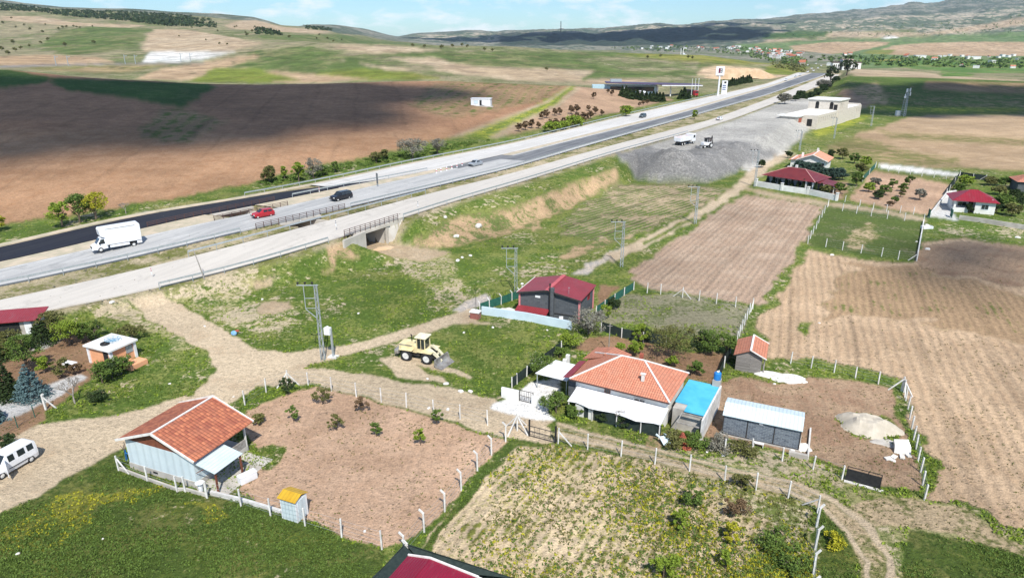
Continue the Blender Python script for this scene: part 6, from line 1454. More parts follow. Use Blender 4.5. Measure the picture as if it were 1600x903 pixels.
for i, (X, Y) in enumerate([(1228, 127), (1243, 121), (1250, 119), (1262, 114), (1271, 112), (1278, 108), (1268, 108.5), (1283, 104), (1262, 103), (1275, 101)]):
    w, a = on_road(X, Y)
    if far_proto is None:
        far_proto = car('distant_car', 'tiny pale vehicle far up the highway', 'car', 'car_white', *stations(4.3, 1.75, 'suv'), (-1.3, 1.35), loc=w, rz=a); far_proto['group'] = 'far vehicles on the highway'
    else: put(far_proto, w, a)
# parked van with open door at left edge
v0, v1 = G(38, 720), G(2, 741)
a = heading(v0, v1); vc = v0+(v1-v0).normalized()*1.15
s_, g_ = stations(4.05, 1.72, 'van')
vn = car('panel_van', 'white compact van with dark windows and open side door on the dirt road', 'van', 'car_white', s_, g_, (-1.25, 1.35), .31, .74, loc=(vc.x, vc.y, 0.02), rz=a)
# which side faces the camera: the left (+y) or right; open door there
side = 1 if (Matrix.Rotation(a, 3, 'Z') @ Vector((0, 1, 0))).y < 0 else -1
mb = MB(); mb.box((0, -.5, .55), (.05, 1.05, .8)); mb.box((0, -.5, .98), (.05, 1.0, .06)); dr_ = mb.build('door', 'car_white', vn, bevel=.01); dr_.location = (.95, side*.86, .22); dr_.rotation_euler = (0, 0, R(28) if side < 0 else R(180-28))
mb = MB(); mb.box((0, -.5, 1.2), (.03, .85, .38)); mb.build('door_window', 'glass', dr_)
mb = MB(); mb.box((0, -.03, 1.2), (.05, .06, .5)); mb.box((0, -.97, 1.2), (.05, .06, .5)); mb.box((0, -.5, 1.43), (.05, .9, .05)); mb.build('door_frame', 'car_white', dr_)
mb = MB(); mb.bx(-1.1, .7, side*.875-.01, side*.875+.01, .55, .62); mb.build('rub_strip', 'dark_metal', vn)

# box truck
w, a = on_road(191, 392)
w, a = on_road(192, 389.5)
r = empty('box_truck', w, a, 'white box truck with luton body driving on the grey carriageway beside the fresh asphalt', 'truck')
mb = MB(); prof = [(-2.9, 1.0), (2.45, 1.0), (2.45, 2.25), (3.05, 2.55), (3.1, 3.5), (2.95, 3.75), (-2.85, 3.85), (-2.95, 3.6)]
for y, s in ((-1.12, 1), (1.12, -1)):
    q = [(x, y, z) for x, z in prof]; mb.face(q if s > 0 else q[::-1])
for (x0, z0), (x1, z1) in zip(prof, prof[1:]+prof[:1]): mb.face([(x0, 1.12, z0), (x1, 1.12, z1), (x1, -1.12, z1), (x0, -1.12, z0)][::-1])
bx_ = mb.build('box_body', 'car_white', r, bevel=.06)
mb = MB()
for s in (-1, 1): mb.box((0, s*1.135, 3.62), (4.4, .02, .05))
mb.box((-2.93, 0, 2.3), (.04, .05, 2.4)); mb.build('edge_strip', 'dark_metal', bx_)
mb = MB()
for s in (-1, 1): mb.bx(-1.0, 1.9, s*1.0-.03, s*1.0+.03, .5, .92); mb.bx(-2.9, -2.15, s*1.0-.03, s*1.0+.03, .5, .92)
mb.build('side_skirt', 'car_white', r)
cabst = [(2.2, .5, 1.25, 2.15, .98, .88), (3.05, .42, 1.22, 2.2, .98, .84), (3.75, .42, 1.2, 1.28, .97, .80), (4.3, .45, 1.0, 1.05, .92, .72), (4.45, .5, .75, .78, .8, .6)]
mb = MB(); S = []
for x, zb, zs_, zt_, wb, wt in cabst: S.append([(x, -wb, zb), (x, -wb, zs_), (x, -wt, zt_-.04), (x, -wt*.8, zt_), (x, wt*.8, zt_), (x, wt, zt_-.04), (x, wb, zs_), (x, wb, zb)])
for A, B in zip(S, S[1:]):
    for k in range(7): mb.face([A[k], A[k+1], B[k+1], B[k]], None, True)
    mb.face([A[7], A[0], B[0], B[7]])
mb.face(S[0]); mb.face(S[-1][::-1]); cb = mb.build('cab', 'car_white', r)
mb = MB(); mb.face([(3.74, -.7, 1.34), (3.74, .7, 1.34), (3.14, .72, 2.12), (3.14, -.72, 2.12)]); mb.build('windscreen', simple('blue_glass', (.015, .025, .07), None, .1, spec=.8), cb)
for s in (-1, 1):
    mb = MB(); q = [(2.5, s*.995, 1.3), (3.5, s*.985, 1.28), (3.05, s*.90, 2.05), (2.6, s*.92, 2.05)]; mb.face(q if s < 0 else q[::-1]); mb.build('side_window', 'glass', cb)
    mb = MB(); mb.box((4.36, s*.62, .92), (.14, .34, .16)); mb.build('headlight', 'light', cb)
    mb = MB(); mb.box((3.35, s*1.12, 1.5), (.12, .2, .32)); mb.build('mirror', 'black', cb)
mb = MB(); mb.box((4.44, 0, .72), (.06, 1.3, .3)); mb.build('grille', 'black', cb); mb = MB(); mb.box((4.42, 0, .47), (.2, 1.8, .2)); mb.build('bumper', 'car_white', cb)
mb = MB(); mb.bx(-2.85, 2.6, -.45, .45, .6, .95); mb.build('chassis', 'black', r)
for x in (-1.6, 3.3):
    for s in (-1, 1): wheel(r, x, s*.88, .38, .26)

# wheel loader
vr, vf = G(634, 563), G(668, 569)
a = heading(vr, vf)
fwd = Vector((math.cos(a), math.sin(a), 0)); left = Vector((-fwd.y, fwd.x, 0))
ctr = (vr+vf)/2+left*1.05; ctr.z = float(ground_z(ctr.x, ctr.y))
r = empty('wheel_loader', ctr, a, 'pale yellow wheel loader with lowered grey bucket parked on the grass by the dirt road', 'wheel loader')
wb_ = (vf-vr).length/2; r.scale = (.94, .94, .94)
def prism_y(mb, prof, y0, y1):
    q0 = [(x, y0, z) for x, z in prof]; q1 = [(x, y1, z) for x, z in prof]
    mb.face(q0); mb.face(q1[::-1])
    for i in range(len(prof)):
        j = (i+1) % len(prof); mb.face([q0[j], q0[i], q1[i], q1[j]])
mb = MB(); prism_y(mb, [(-wb_-1.25, 1.05), (-.15, 1.05), (-.15, 1.95), (-.5, 2.15), (-wb_-1.15, 2.05)], -.72, .72); bd = mb.build('engine_hood', 'yellow_paint', r, bevel=.05)
mb = MB(); mb.bx(-wb_-1.1, -.75, -.735, .735, 1.82, 1.98); mb.build('hood_stripe', 'steel_worn', bd)
mb = MB(); mb.bx(-wb_-.8, -wb_+.3, -.74, .74, 1.3, 1.7); mb.build('grille', 'yellow_paint', bd)
mb = MB(); mb.tube((-1.25, .25, 2.05), (-1.25, .25, 2.85), .07, .07, 8); mb.tube((-1.25, .25, 2.85), (-1.4, .25, 3.0), .08); mb.build('exhaust', 'black', bd)
mb = MB(); mb.bx(-wb_-1.75, -wb_-1.2, -.95, .95, .62, 1.2); mb.build('counterweight', 'steel_worn', r, bevel=.08)
mb = MB(); mb.bx(-wb_-.9, .1, -.45, .45, .55, 1.04); mb.bx(.25, wb_+.75, -.42, .42, .5, 1.25); mb.build('frame', 'dark_metal', r)
mb = MB()
for s in (-1, 1):
    mb.bx(-wb_-.75, -wb_+.85, s*.75-.0 if s > 0 else -1.3, 1.3 if s > 0 else -.75, 1.44, 1.5)
    mb.bx(wb_-.75, wb_+.7, .48 if s > 0 else -1.3, 1.3 if s > 0 else -.48, 1.46, 1.52)
mb.build('fender', 'yellow_paint', r)
mb = MB(); mb.bx(-.14, 1.05, -.72, .72, 1.15, 1.62); cbn = mb.build('cab_base', 'yellow_paint', r)
mb = MB(); mb.bx(-.05, .95, -.62, .62, 1.63, 3.0); gl = mb.build('cab_glass', 'glass', cbn)
mb = MB()
for x in (-.1, .45, 1.0):
    for y in (-.68, .68): mb.beam((x, y, 1.6), (x, y, 3.02), .09 if x != .45 else .06)
mb.bx(-.16, -.08, -.7, .7, 1.62, 3.02); mb.build('cab_pillar', 'yellow_paint', cbn)
mb = MB(); mb.bx(-.35, 1.2, -.82, .82, 3.04, 3.2); mb.build('cab_roof', 'cream_paint', cbn, bevel=.06)
for s in (-1, 1):
    mb = MB(); prism_y(mb, [(.75, 1.45), (1.05, 1.75), (1.55, 1.95), (2.35, 1.45), (3.25, .55), (3.1, .3), (2.2, 1.0), (1.5, 1.5)], s*.52-.07, s*.52+.07); mb.build('lift_arm', 'cream_paint', r)
    mb = MB(); mb.tube((.8, s*.38, .8), (2.1, s*.38, 1.2), .07, .07, 8); mb.build('lift_cylinder', 'steel_worn', r)
mb = MB(); prism_y(mb, [(1.5, 2.0), (1.85, 2.2), (2.4, 1.7), (2.3, 1.5)], -.1, .1); mb.tube((1.2, 0, 1.7), (1.9, 0, 2.05), .07); mb.tube((2.3, 0, 1.65), (3.15, 0, .95), .06); mb.beam((2.5, -.5, 1.15), (2.5, .5, 1.15), .2); mb.build('tilt_linkage', 'cream_paint', r)
bk = MB(); bp = [(3.10, 1.15), (3.02, .75), (3.05, .35), (3.25, .08), (4.15, .03), (4.15, .07), (3.32, .14), (3.14, .38), (3.10, .75), (3.18, 1.12)]
prism_y(bk, bp, -1.35, 1.35)
for s in (-1, 1): prism_y(bk, [(3.10, 1.15), (3.02, .75), (3.05, .35), (3.25, .08), (4.12, .04), (3.45, .34), (3.22, 1.0)], s*1.35-.03, s*1.35+.03)
bko = bk.build('bucket', 'steel_worn', r); bko.rotation_euler = (0, 0, R(-9))
for x in (-wb_, wb_):
    for s in (-1, 1): wheel(r, x, s*1.05, .72, .5, n=22)
# dump truck and backhoe on the yard
w = G(1070, 226); a = heading(G(1058, 227), G(1088, 222))
r = empty('dump_truck', w, a, 'white dump truck with open tipper body on the crushed stone yard', 'truck')
mb = MB(); mb.bx(-4.3, 1.6, -1.2, 1.2, 1.3, 1.45)
for y in (-1.2, 1.2): mb.bx(-4.3, 1.6, y-.05, y+.05, 1.45, 2.7)
mb.bx(1.55, 1.7, -1.2, 1.2, 1.46, 2.9); mb.bx(-4.35, -4.25, -1.15, 1.15, 1.46, 2.4); mb.build('tipper_body', 'white_paint', r)
mb = MB(); mb.bx(-4.2, 1.5, -1.1, 1.1, 1.46, 1.9); mb.build('load', 'brick', r)
mb = MB(); mb.bx(2.1, 4.1, -1.2, 1.2, .8, 3.1); cb = mb.build('cab', 'white_paint', r, bevel=.1)
mb = MB(); mb.bx(4.1, 4.13, -1.0, 1.0, 1.9, 2.8); mb.build('windscreen', 'glass', cb)
for s in (-1, 1): mb = MB(); mb.box((3.2, s*1.21, 2.3), (1.0, .03, .8)); mb.build('side_window', 'glass', cb)
mb = MB(); mb.bx(-4.2, 4.0, -.5, .5, .7, 1.28); mb.build('chassis', 'black', r)
for x in (-3.2, -1.9, 3.2):
    for s in (-1, 1): wheel(r, x, s*1.0, .5, .35)
w = G(1104, 231); a = heading(G(1096, 231), G(1112, 230))
r = empty('backhoe_loader', w, a+math.pi, 'white and black backhoe loader beside the dump truck with boom raised behind it', 'backhoe loader')
mb = MB(); mb.bx(-1.2, 1.9, -.7, .7, .8, 1.7); mb.build('body', 'white_paint', r, bevel=.05)
mb = MB(); mb.bx(-1.2, .5, -.7, .7, 1.72, 2.7); gl = mb.build('cab', 'glass', r); mb = MB(); mb.bx(-1.35, .65, -.8, .8, 2.72, 2.86); mb.build('cab_roof', 'black', gl)
mb = MB()
for x in (-1.2, -.3, .5):
    for y in (-.71, .71): mb.beam((x, y, 1.7), (x, y, 2.72), .07)
mb.build('cab_pillar', 'white_paint', gl)
mb = MB(); mb.beam((-1.3, 0, 1.0), (-1.9, 0, 3.4), .22); mb.beam((-1.9, 0, 3.4), (-2.3, 0, 1.2), .18); mb.build('backhoe_boom', 'dark_metal', r)
mb = MB(); mb.beam((1.6, -.6, 1.2), (2.9, -.6, .5), .16); mb.beam((1.6, .6, 1.2), (2.9, .6, .5), .16); mb.bx(2.9, 3.5, -1.1, 1.1, .1, .7); mb.build('front_bucket', 'steel_worn', r)
wheel(r, -.9, .85, .75, .4); wheel(r, -.9, -.85, .75, .4); wheel(r, 1.6, .8, .5, .3); wheel(r, 1.6, -.8, .5, .3)
# ---------------------------------------------------------------- foliage
def leaf_mesh(name, mat, clumps, per, size, seed=0, flat=.5, parent=None, upright=False):
    """clumps: array (n, 6) centre xyz + radii xyz ; per leaf quads each"""
    r_ = np.random.default_rng(seed); cl = np.asarray(clumps, float); n = len(cl)*per
    idx = np.repeat(np.arange(len(cl)), per)
    d = r_.normal(size=(n, 3)); d /= np.linalg.norm(d, axis=1)[:, None]
    rad = r_.random(n)**.45
    c = cl[idx, :3]+d*rad[:, None]*cl[idx, 3:6]
    u = r_.normal(size=(n, 3)); u[:, 2] *= (1.6 if upright else flat); u /= np.linalg.norm(u, axis=1)[:, None]
    v = np.cross(u, r_.normal(size=(n, 3))); v /= np.linalg.norm(v, axis=1)[:, None]
    s = size*(.55+.9*r_.random(n))[:, None]
    a = u*s; b = v*s*.55
    V = np.stack([c-a, c-b*.9, c+a, c+b], 1).reshape(-1, 3).astype(np.float32)
    F = np.arange(n*4, dtype=np.int32)
    me = bpy.data.meshes.new(name); me.vertices.add(n*4); me.vertices.foreach_set('co', V.ravel())
    me.loops.add(n*4); me.loops.foreach_set('vertex_index', F); me.polygons.add(n)
    me.polygons.foreach_set('loop_start', np.arange(n, dtype=np.int32)*4); me.polygons.foreach_set('loop_total', np.full(n, 4, np.int32)); me.update(calc_edges=True)
    lf = np.clip(.55*r_.random(n)+.45*r_.random(len(cl))[idx], 0, 1).astype(np.float32)
    at = me.attributes.new('lf', 'FLOAT', 'POINT'); at.data.foreach_set('value', np.repeat(lf, 4))
    me.materials.append(M[mat] if isinstance(mat, str) else mat)
    o = bpy.data.objects.new(name, me); COL.objects.link(o)
    if parent: o.parent = parent
    return o
def limbs(mb, h0, h1, r, n, spread, rr, tilt=.6, mat=None):
    for i in range(n):
        a = 2*math.pi*i/n+rr.uniform(-.4, .4); z0 = h0+(h1-h0)*rr.uniform(0, .4); L = spread*rr.uniform(.6, 1)
        p0 = Vector((0, 0, z0)); p1 = p0+Vector((math.cos(a)*L*.45, math.sin(a)*L*.45, L*tilt)); p2 = p0+Vector((math.cos(a)*L, math.sin(a)*L, min(h1-z0, L*tilt*2)))
        mb.tube(p0, p1, r*.55, r*.35, 5); mb.tube(p1, p2, r*.35, r*.12, 5)
        if spread > 1:
            for k in range(2):
                b = a+rr.uniform(-.9, .9); mb.tube(p1, p1+Vector((math.cos(b)*L*.45, math.sin(b)*L*.45, L*.35)), r*.22, r*.07, 4)
def broadleaf(name, loc, h, w, mat, label, seed=1, cat='tree', group=None, per=70, trunk='bark', base=.25, leaf=.11, ncl=None, blossom=None):
    rr = random.Random(seed); r = empty(name, loc, rr.uniform(0, 6), label, cat, group)
    mb = MB(); tr = max(.03, h*.028); mb.tube((0, 0, -.1), (rr.uniform(-.05, .05)*h, rr.uniform(-.05, .05)*h, h*(base+.3)), tr*1.3, tr*.7, 7); limbs(mb, h*base*.7, h*.85, tr*1.3, 6 if h > 1.5 else 4, w*.42, rr); mb.build('trunk', trunk, r)
    n = ncl or int(13+16*min(1.5, w*h/9)); cl = []
    for i in range(n):
        a = rr.uniform(0, 2*math.pi); q = math.sqrt(rr.random()); t = rr.random()
        zz = h*(base+.10+(.9-base)*t); prof = math.sin(math.pi*min(1, max(.12, .18+.78*t)))**.6
        k = w*.5*q*prof*.98; cr = w*(.085+.15*rr.random()**1.6)*(1.15 if n < 16 else .95)
        cl.append((math.cos(a)*k, math.sin(a)*k, min(zz, h*1.02-cr*.7), cr, cr, cr*.75))
    leaf_mesh('crown', mat, cl, per, leaf, seed, parent=r)
    if blossom: leaf_mesh('blossom', blossom, [(c[0]*1.04, c[1]*1.04, c[2]+.03, c[3], c[4], c[5]) for c in cl[::2]], per//3, leaf*.6, seed+5, parent=r)
    return r
def conifer(name, loc, h, w, mat, label, seed=1, group=None, per=26, leaf=.13, base=.08):
    rr = random.Random(seed); r = empty(name, loc, rr.uniform(0, 6), label, 'conifer', group)
    mb = MB(); mb.tube((0, 0, -.1), (0, 0, h*.95), h*.03, h*.006, 7); mb.build('trunk', 'bark', r)
    cl = []; layers = max(6, int(h*3.2))
    for i in range(layers):
        t = i/(layers-1); z = h*(base+(1-base)*t*.97); R_ = w*.5*(1-t)**.85+.04; nb = max(3, int(4+9*(1-t)))
        for k in range(nb):
            a = 2*math.pi*(k+rr.random()*.7)/nb; q = R_*rr.uniform(.45, .92); s = max(.08, R_*.34)
            cl.append((math.cos(a)*q, math.sin(a)*q, z-q*.22, s, s, s*.5))
    leaf_mesh('crown', mat, cl, per, leaf, seed, flat=.4, parent=r)
    return r
def bare_tree(name, loc, h, w, label, seed=1, twigs=True, trunk='pale_bark', cat='tree'):
    rr = random.Random(seed); r = empty(name, loc, rr.uniform(0, 6), label, cat)
    mb = MB()
    def rec(p, d, L, rad, k):
        q = p+d*L; mb.tube(p, q, rad, rad*.65, 5 if k > 1 else 3, False)
        if k == 0: return
        for i in range(3 if k > 1 else 4):
            nd = (d+Vector((rr.uniform(-1, 1), rr.uniform(-1, 1), rr.uniform(-.2, .6)))*.95+Vector((0, 0, .15))).normalized(); rec(q, nd, L*.72, rad*.62, k-1)
    rec(Vector((0, 0, -.05)), Vector((0, 0, 1)), h*.30, h*.034, 5); mb.build('branches', trunk, r)
    return r
T = broadleaf
# young orchard in the bare plot
for i, (X, Y, h, w, m, lb) in enumerate([
 (459, 658, 1.7, 1.25, 'leaf_green', 'young green fruit tree nearest the pale blue house in the bare plot'),
 (526, 672, 1.6, 1.45, 'leaf_olive', 'bushy round young fruit tree second from the pale blue house in the bare plot'),
 (589, 681, 1.5, 1.0, 'leaf_green', 'small leafy fruit tree in the bare plot, between the bushy one and the bright one'),
 (657, 695, 1.7, 1.15, 'leaf_bright', 'bright green young fruit tree in the bare plot closest to the bent posts'),
 (683, 663, 1.6, 1.3, 'leaf_green', 'young fruit tree in the bare plot close to the upper post fence'),
 (505, 630, 1.7, 2.1, 'leaf_olive', 'broad olive green bush at the upper left corner of the bare plot'),
 (566, 644, 1.6, 1.5, 'leaf_brown', 'half leafless brownish bush with green foot near the upper fence of the bare plot'),
 (450, 614, 1.7, 1.7, 'leaf_dark', 'dark bush beside the braced corner post above the bare plot')]):
    T('fruit_tree' if i < 5 else 'bush', G(X, Y), h, w, m, lb, 20+i, 'tree' if i < 5 else 'bush', per=60, leaf=.085)
T('bush', G(405, 662), 1.0, 1.3, 'leaf_olive', 'low dark bush beside the open porch of the pale blue house', 31, 'bush', leaf=.09)
# three trees beside the fresh asphalt and roadside shrubs
T('roadside_tree', G(98, 355), 4.6, 4.2, 'leaf_bright', 'leftmost of the three leafy trees above the fresh asphalt', 40, leaf=.17, per=60)
T('roadside_tree', G(125, 348), 5.4, 5.0, 'leaf_green', 'tallest, darker middle tree of the three above the fresh asphalt', 41, leaf=.18, per=60)
T('roadside_tree', G(150, 343), 5.2, 5.8, 'leaf_yellow', 'yellow-green wide tree, rightmost of the three above the fresh asphalt', 42, leaf=.17, per=60)
T('roadside_tree', G(-3, 362), 3.2, 3.0, 'leaf_yellow', 'small yellow-green tree at the left picture edge above the asphalt', 43, leaf=.16)
bare_tree('dry_shrub', G(197, 334), 2.6, 2.2, 'small dry grey tree right of the three leafy roadside trees', 44)
for i, (X, Y, h, w, m, lb) in enumerate([
 (421, 286, 3.9, 3.6, 'leaf_olive', 'olive tree with thin crown, leftmost in the green strip behind the highway railing'),
 (445, 281, 3.1, 1.6, 'leaf_bright', 'slim bright shrub second from the left in the green strip behind the highway'),
 (467, 284, 4.4, 2.8, 'leaf_bright', 'tall pointed bright green tree in the strip behind the black estate car'),
 (506, 275, 2.5, 1.9, 'leaf_green', 'small green shrub just right of the grey leafless tree behind the highway'),
 (524, 270, 2.8, 2, 'leaf_green', 'upright green bush above the black estate car'),
 (588, 255, 2.8, 2.8, 'leaf_olive', 'low olive bush between the estate car and the large grey thicket'),
 (600, 250, 2.8, 2.8, 'leaf_olive', 'low bush touching the large grey thicket on its left')]):
    T('roadside_bush', G(X, Y), h, w, m, lb, 60+i, 'bush', leaf=.2, per=50)
T('grey_thicket', G(490, 279), 4.8, 4.6, 'leaf_grey', 'grey brown nearly leafless tree behind the highway above the estate car', 70, leaf=.13, per=60)
T('grey_thicket', G(645, 249), 5.6, 8.6, 'leaf_grey', 'large round grey thicket beside the far carriageway', 71, leaf=.16, per=80, ncl=44)
T('grey_thicket', G(684, 243), 4.6, 6, 'leaf_grey', 'smaller grey thicket to the right of the large one', 72, leaf=.16, per=70, ncl=24)
for i, (X, Y, h, w) in enumerate([(862, 207, 3.6, 7), (898, 199, 4.2, 8), (978, 183, 4.5, 6), (880, 203, 3, 5), (1085, 187, 3.6, 2.6)]):
    T('roadside_bush', G(X, Y), h, w, 'leaf_bright', ['yellow-green bush at the foot of the orange cutting, leftmost', 'wide yellow-green bush in the middle of the cutting foot', 'bright bush beside the dark car on the far carriageway', 'low bush between the two wide yellow-green ones', 'single small bright tree between the service road and the highway'][i], 80+i, 'bush', leaf=.3, per=50)
# planted rows on the orange cutting
pl_ = None
for i, (x, y) in enumerate([(42, 825), (82, 815), (122, 805), (165, 805), (240, 795), (275, 790), (318, 778), (350, 775), (385, 765), (410, 760), (187, 750), (215, 740), (268, 725), (298, 720), (370, 715), (405, 708), (478, 695), (520, 715), (560, 725), (445, 750), (455, 775), (490, 745), (625, 600), (795, 668), (820, 660), (845, 655), (600, 585), (510, 620)]):
    g = G(800+x/4, y/4)
    if pl_ is None: pl_ = T('planted_tree', g, 3.0, 2.2, 'leaf_brown', 'small dark brownish tree in the planted rows on the orange cutting', 90, group='planted trees on the orange cutting', leaf=.24, per=40)
    else: put(pl_, g, rng.uniform(0, 6), scale=float(rng.uniform(.75, 1.35)))
# petrol station conifers
pc = None
for i, X in enumerate([972, 978, 984, 990, 996, 1003, 1010, 1016, 1021, 1026, 1031, 1036, 1064, 1069, 1076]):
    v = PZ(X, 150, 392-(i % 3)*4); g = onG(v.x, v.y)
    if pc is None: pc = conifer('station_conifer', g, 5.4, 4.4, 'leaf_dark', 'dark conifer in the screen planted before the petrol station', 95, 'conifers before the petrol station', leaf=.45, per=24)
    else: put(pc, g, rng.uniform(0, 6), scale=float(rng.uniform(.75, 1.15)))
for i in range(14):
    v = PZ(1146+i*3.2, 140, 470+i*4); g = onG(v.x-4, v.y+10); put(pc, g, rng.uniform(0, 6), 'dark conifer in the row behind the price board', 'conifers behind the price board', scale=float(rng.uniform(.7, 1.05)))
for i, (X, Z, s, lb) in enumerate([(1300, 545, 1.3, 'tall dark tree beside the bend of the far service road'), (1324, 520, 1.5, 'broad dark tree at the top of the shaded bank')]):
    v = PZ(X, 110, Z); T('bank_tree', onG(v.x, v.y), 9*s, 8*s, 'leaf_dark', lb, 200+i, leaf=.5, per=40)
bt = None
for i in range(16):
    q = i/15; s = 400+q*150; g = RW(s, nl(0, s)+7+rng.uniform(-1, 3)); g = onG(g.x, g.y)
    if bt is None: bt = T('bank_shrub', g, 2.8, 3.6, 'leaf_dark', 'dark shrub in the hedge between service road and shaded bank', 210, 'bush', 'hedge beside the shaded bank', leaf=.4, per=40)
    else: put(bt, g, rng.uniform(0, 6), scale=float(rng.uniform(.8, 1.4)))
T('grey_thicket', G(1226, 163), 5, 8, 'leaf_grey', 'pale grey-green bush between service road and ruined building', 220, 'bush', leaf=.35)
T('grey_thicket', G(1286, 140), 6, 9, 'leaf_grey', 'pale grey-green bushes at the top of the hedge by the service road', 221, 'bush', leaf=.4)
# left garden
conifer('blue_spruce', G(50, 622), 3.9, 3.7, 'leaf_blue', 'silvery blue spruce inside the left garden', 230, per=60, leaf=.10)
conifer('dark_conifer', G(15, 622), 4.4, 2.8, 'leaf_dark', 'dark green conifer left of the silvery blue spruce', 231, per=60, leaf=.10)
conifer('dark_conifer', G(2, 560), 4.6, 3.6, 'leaf_dark', 'dark conifer at the left picture edge below the red shed roof', 232, per=60, leaf=.11)
conifer('blue_spruce', G(-10, 660), 2.6, 2.4, 'leaf_blue', 'low bluish conifer at the left picture edge beside the metal fence', 233, per=50, leaf=.10)
conifer('dark_conifer', G(68, 535), 3.2, 4.4, 'leaf_dark', 'dark spreading conifer right of the red roofed shed', 234, per=50, leaf=.12)
for i, (X, Y, h, w, m, lb) in enumerate([
 (42, 582, 4.4, 3.8, 'leaf_green', 'broad leafy garden tree in front of the red roofed shed'),
 (22, 560, 3.6, 3.0, 'leaf_olive', 'leafy tree between the edge conifer and the broad garden tree'),
 (88, 532, 3.8, 3.6, 'leaf_olive', 'thin crowned olive tree against the service road above the garden'),
 (110, 540, 3.2, 4.0, 'leaf_bright', 'wide fresh green tree at the back of the garden'),
 (130, 535, 2.6, 2.6, 'leaf_green', 'green shrub behind the peach hut, left of the flowering one'),
 (70, 583, 2.0, 1.8, 'leaf_bright', 'small round lime green tree in the garden bed'),
 (97, 590, 2.3, 2.0, 'leaf_olive', 'small olive tree near the middle of the left garden'),
 (118, 585, 1.3, 1.4, 'leaf_brown', 'brownish shrub between the olive tree and the peach hut'),
 (160, 598, 2.4, 3.2, 'leaf_green', 'dense green bush in front of the door of the peach hut'),
 (190, 585, 2.3, 3.0, 'leaf_green', 'dense green bush at the right corner of the peach hut'),
 (176, 592, 2.0, 2.6, 'leaf_dark', 'dark bush squeezed between the two dense green ones by the hut'),
 (207, 530, 1.9, 3.6, 'leaf_olive', 'low spreading shrub on the grass behind the peach hut'),
 (152, 628, 1.2, 2.6, 'leaf_dark', 'low dark hedge bush beside the bare pale tree'),
 (12, 700, 1.3, 2.0, 'leaf_dark', 'dark bush behind the metal fence above the white van')]):
    T('garden_tree' if h > 1.8 else 'garden_bush', G(X, Y), h, w, m, lb, 240+i, 'tree' if h > 1.8 else 'bush', leaf=.10, per=80)
T('flowering_shrub', G(150, 530), 2.4, 2.4, 'leaf_green', 'white flowering shrub just behind the peach hut', 260, 'shrub', leaf=.09, blossom='leaf_blossom')
bare_tree('bare_tree', G(117, 630), 3.3, 3.6, 'bare pale branched tree standing by the garden edge', 261)
# around the orange tiled house
for i, (X, Y, h, w, m, lb, bl) in enumerate([
 (847, 586, 2.5, 3.3, 'leaf_green', 'white flowering bush left of the stone steps', 'leaf_blossom'),
 (920, 522, 3.2, 4.6, 'leaf_grey', 'large grey white flowering bush at the corner of the grey block house', 'leaf_blossom'),
 (869, 645, 2.2, 3.0, 'leaf_green', 'green bush with white flowers in front of the tiled house canopy', 'leaf_blossom'),
 (890, 542, 1.9, 3.0, 'leaf_bright', 'yellow-green shrub below the large flowering bush', None),
 (1052, 560, 3.9, 5.6, 'leaf_olive', 'big round olive green tree behind the orange tiled house', None),
 (1050, 572, 1.2, 1.6, 'leaf_bright', 'small bright bush at the foot of the big olive tree', None),
 (1112, 552, 2.8, 3.4, 'leaf_green', 'leafy green tree right of the big olive tree', None),
 (1134, 555, 2.6, 3.0, 'leaf_green', 'green tree next to the dark netting behind the blue roof', None),
 (1096, 545, 2.0, 3.0, 'leaf_dark', 'dark bush between the olive tree and the leafy green tree', None),
 (1087, 586, 1.7, 1.9, 'leaf_green', 'pointed green bush just behind the blue roof', None),
 (992, 556, 1.8, 2.2, 'leaf_bright', 'lime green shrub directly behind the tiled roof ridge', None),
 (968, 553, 1.4, 1.3, 'leaf_bright', 'narrow lime shrub left of the other one behind the roof ridge', None),
 (1001, 536, 2.4, 2.3, 'leaf_bright', 'taller bright shrub at the left edge of the big olive tree', None),
 (1015, 532, 1.6, 2.6, 'leaf_dark', 'low dark bush behind the bright shrub by the olive tree', None),
 (945, 498, 2.0, 1.8, 'leaf_bright', 'lime green shrub beside the green net fence', None),
 (958, 482, 1.5, 2.2, 'leaf_dark', 'dark shrub on the net fence line behind the grey block house', None),
 (896, 650, 1.3, 1.9, 'leaf_green', 'low green shrub under the left part of the white canopy', None),
 (940, 658, 1.2, 1.4, 'leaf_dark', 'dark shrub between the two white vine trunks', None),
 (972, 668, 1.3, 1.6, 'leaf_dark', 'dark creeper bush right of the second vine trunk', None),
 (1000, 668, 1.6, 2.0, 'leaf_olive', 'bush with reddish tips before the canopy near its right end', None),
 (1050, 695, 1.2, 2.6, 'leaf_olive', 'low bush below the white corner post of the canopy', None),
 (1085, 698, 1.3, 2.6, 'leaf_green', 'low green bush in front of the annex frame', None),
 (1120, 700, 1.1, 2.8, 'leaf_grey', 'grey green shrub left of the bench by the panel shed', None),
 (1160, 708, 1.0, 3.0, 'leaf_olive', 'straggly low shrub in front of the stone panel shed', None),
 (875, 560, 1.4, 1.6, 'leaf_green', 'green shrub at the fence beside the stone steps', None)]):
    T('flowering_shrub' if bl else 'bush', G(X, Y), h, w, m, lb, 280+i, 'tree' if h > 2.5 and not bl else 'bush', leaf=.095, per=90, blossom=bl)
bare_tree('grape_vine', G(927, 655), 2.0, 2.2, 'white leafless vine trunk under the canopy, the left of the pair', 310, cat='vine')
bare_tree('grape_vine', G(972, 666), 2.1, 2.2, 'white leafless vine trunk under the canopy, the right of the pair', 311, cat='vine')
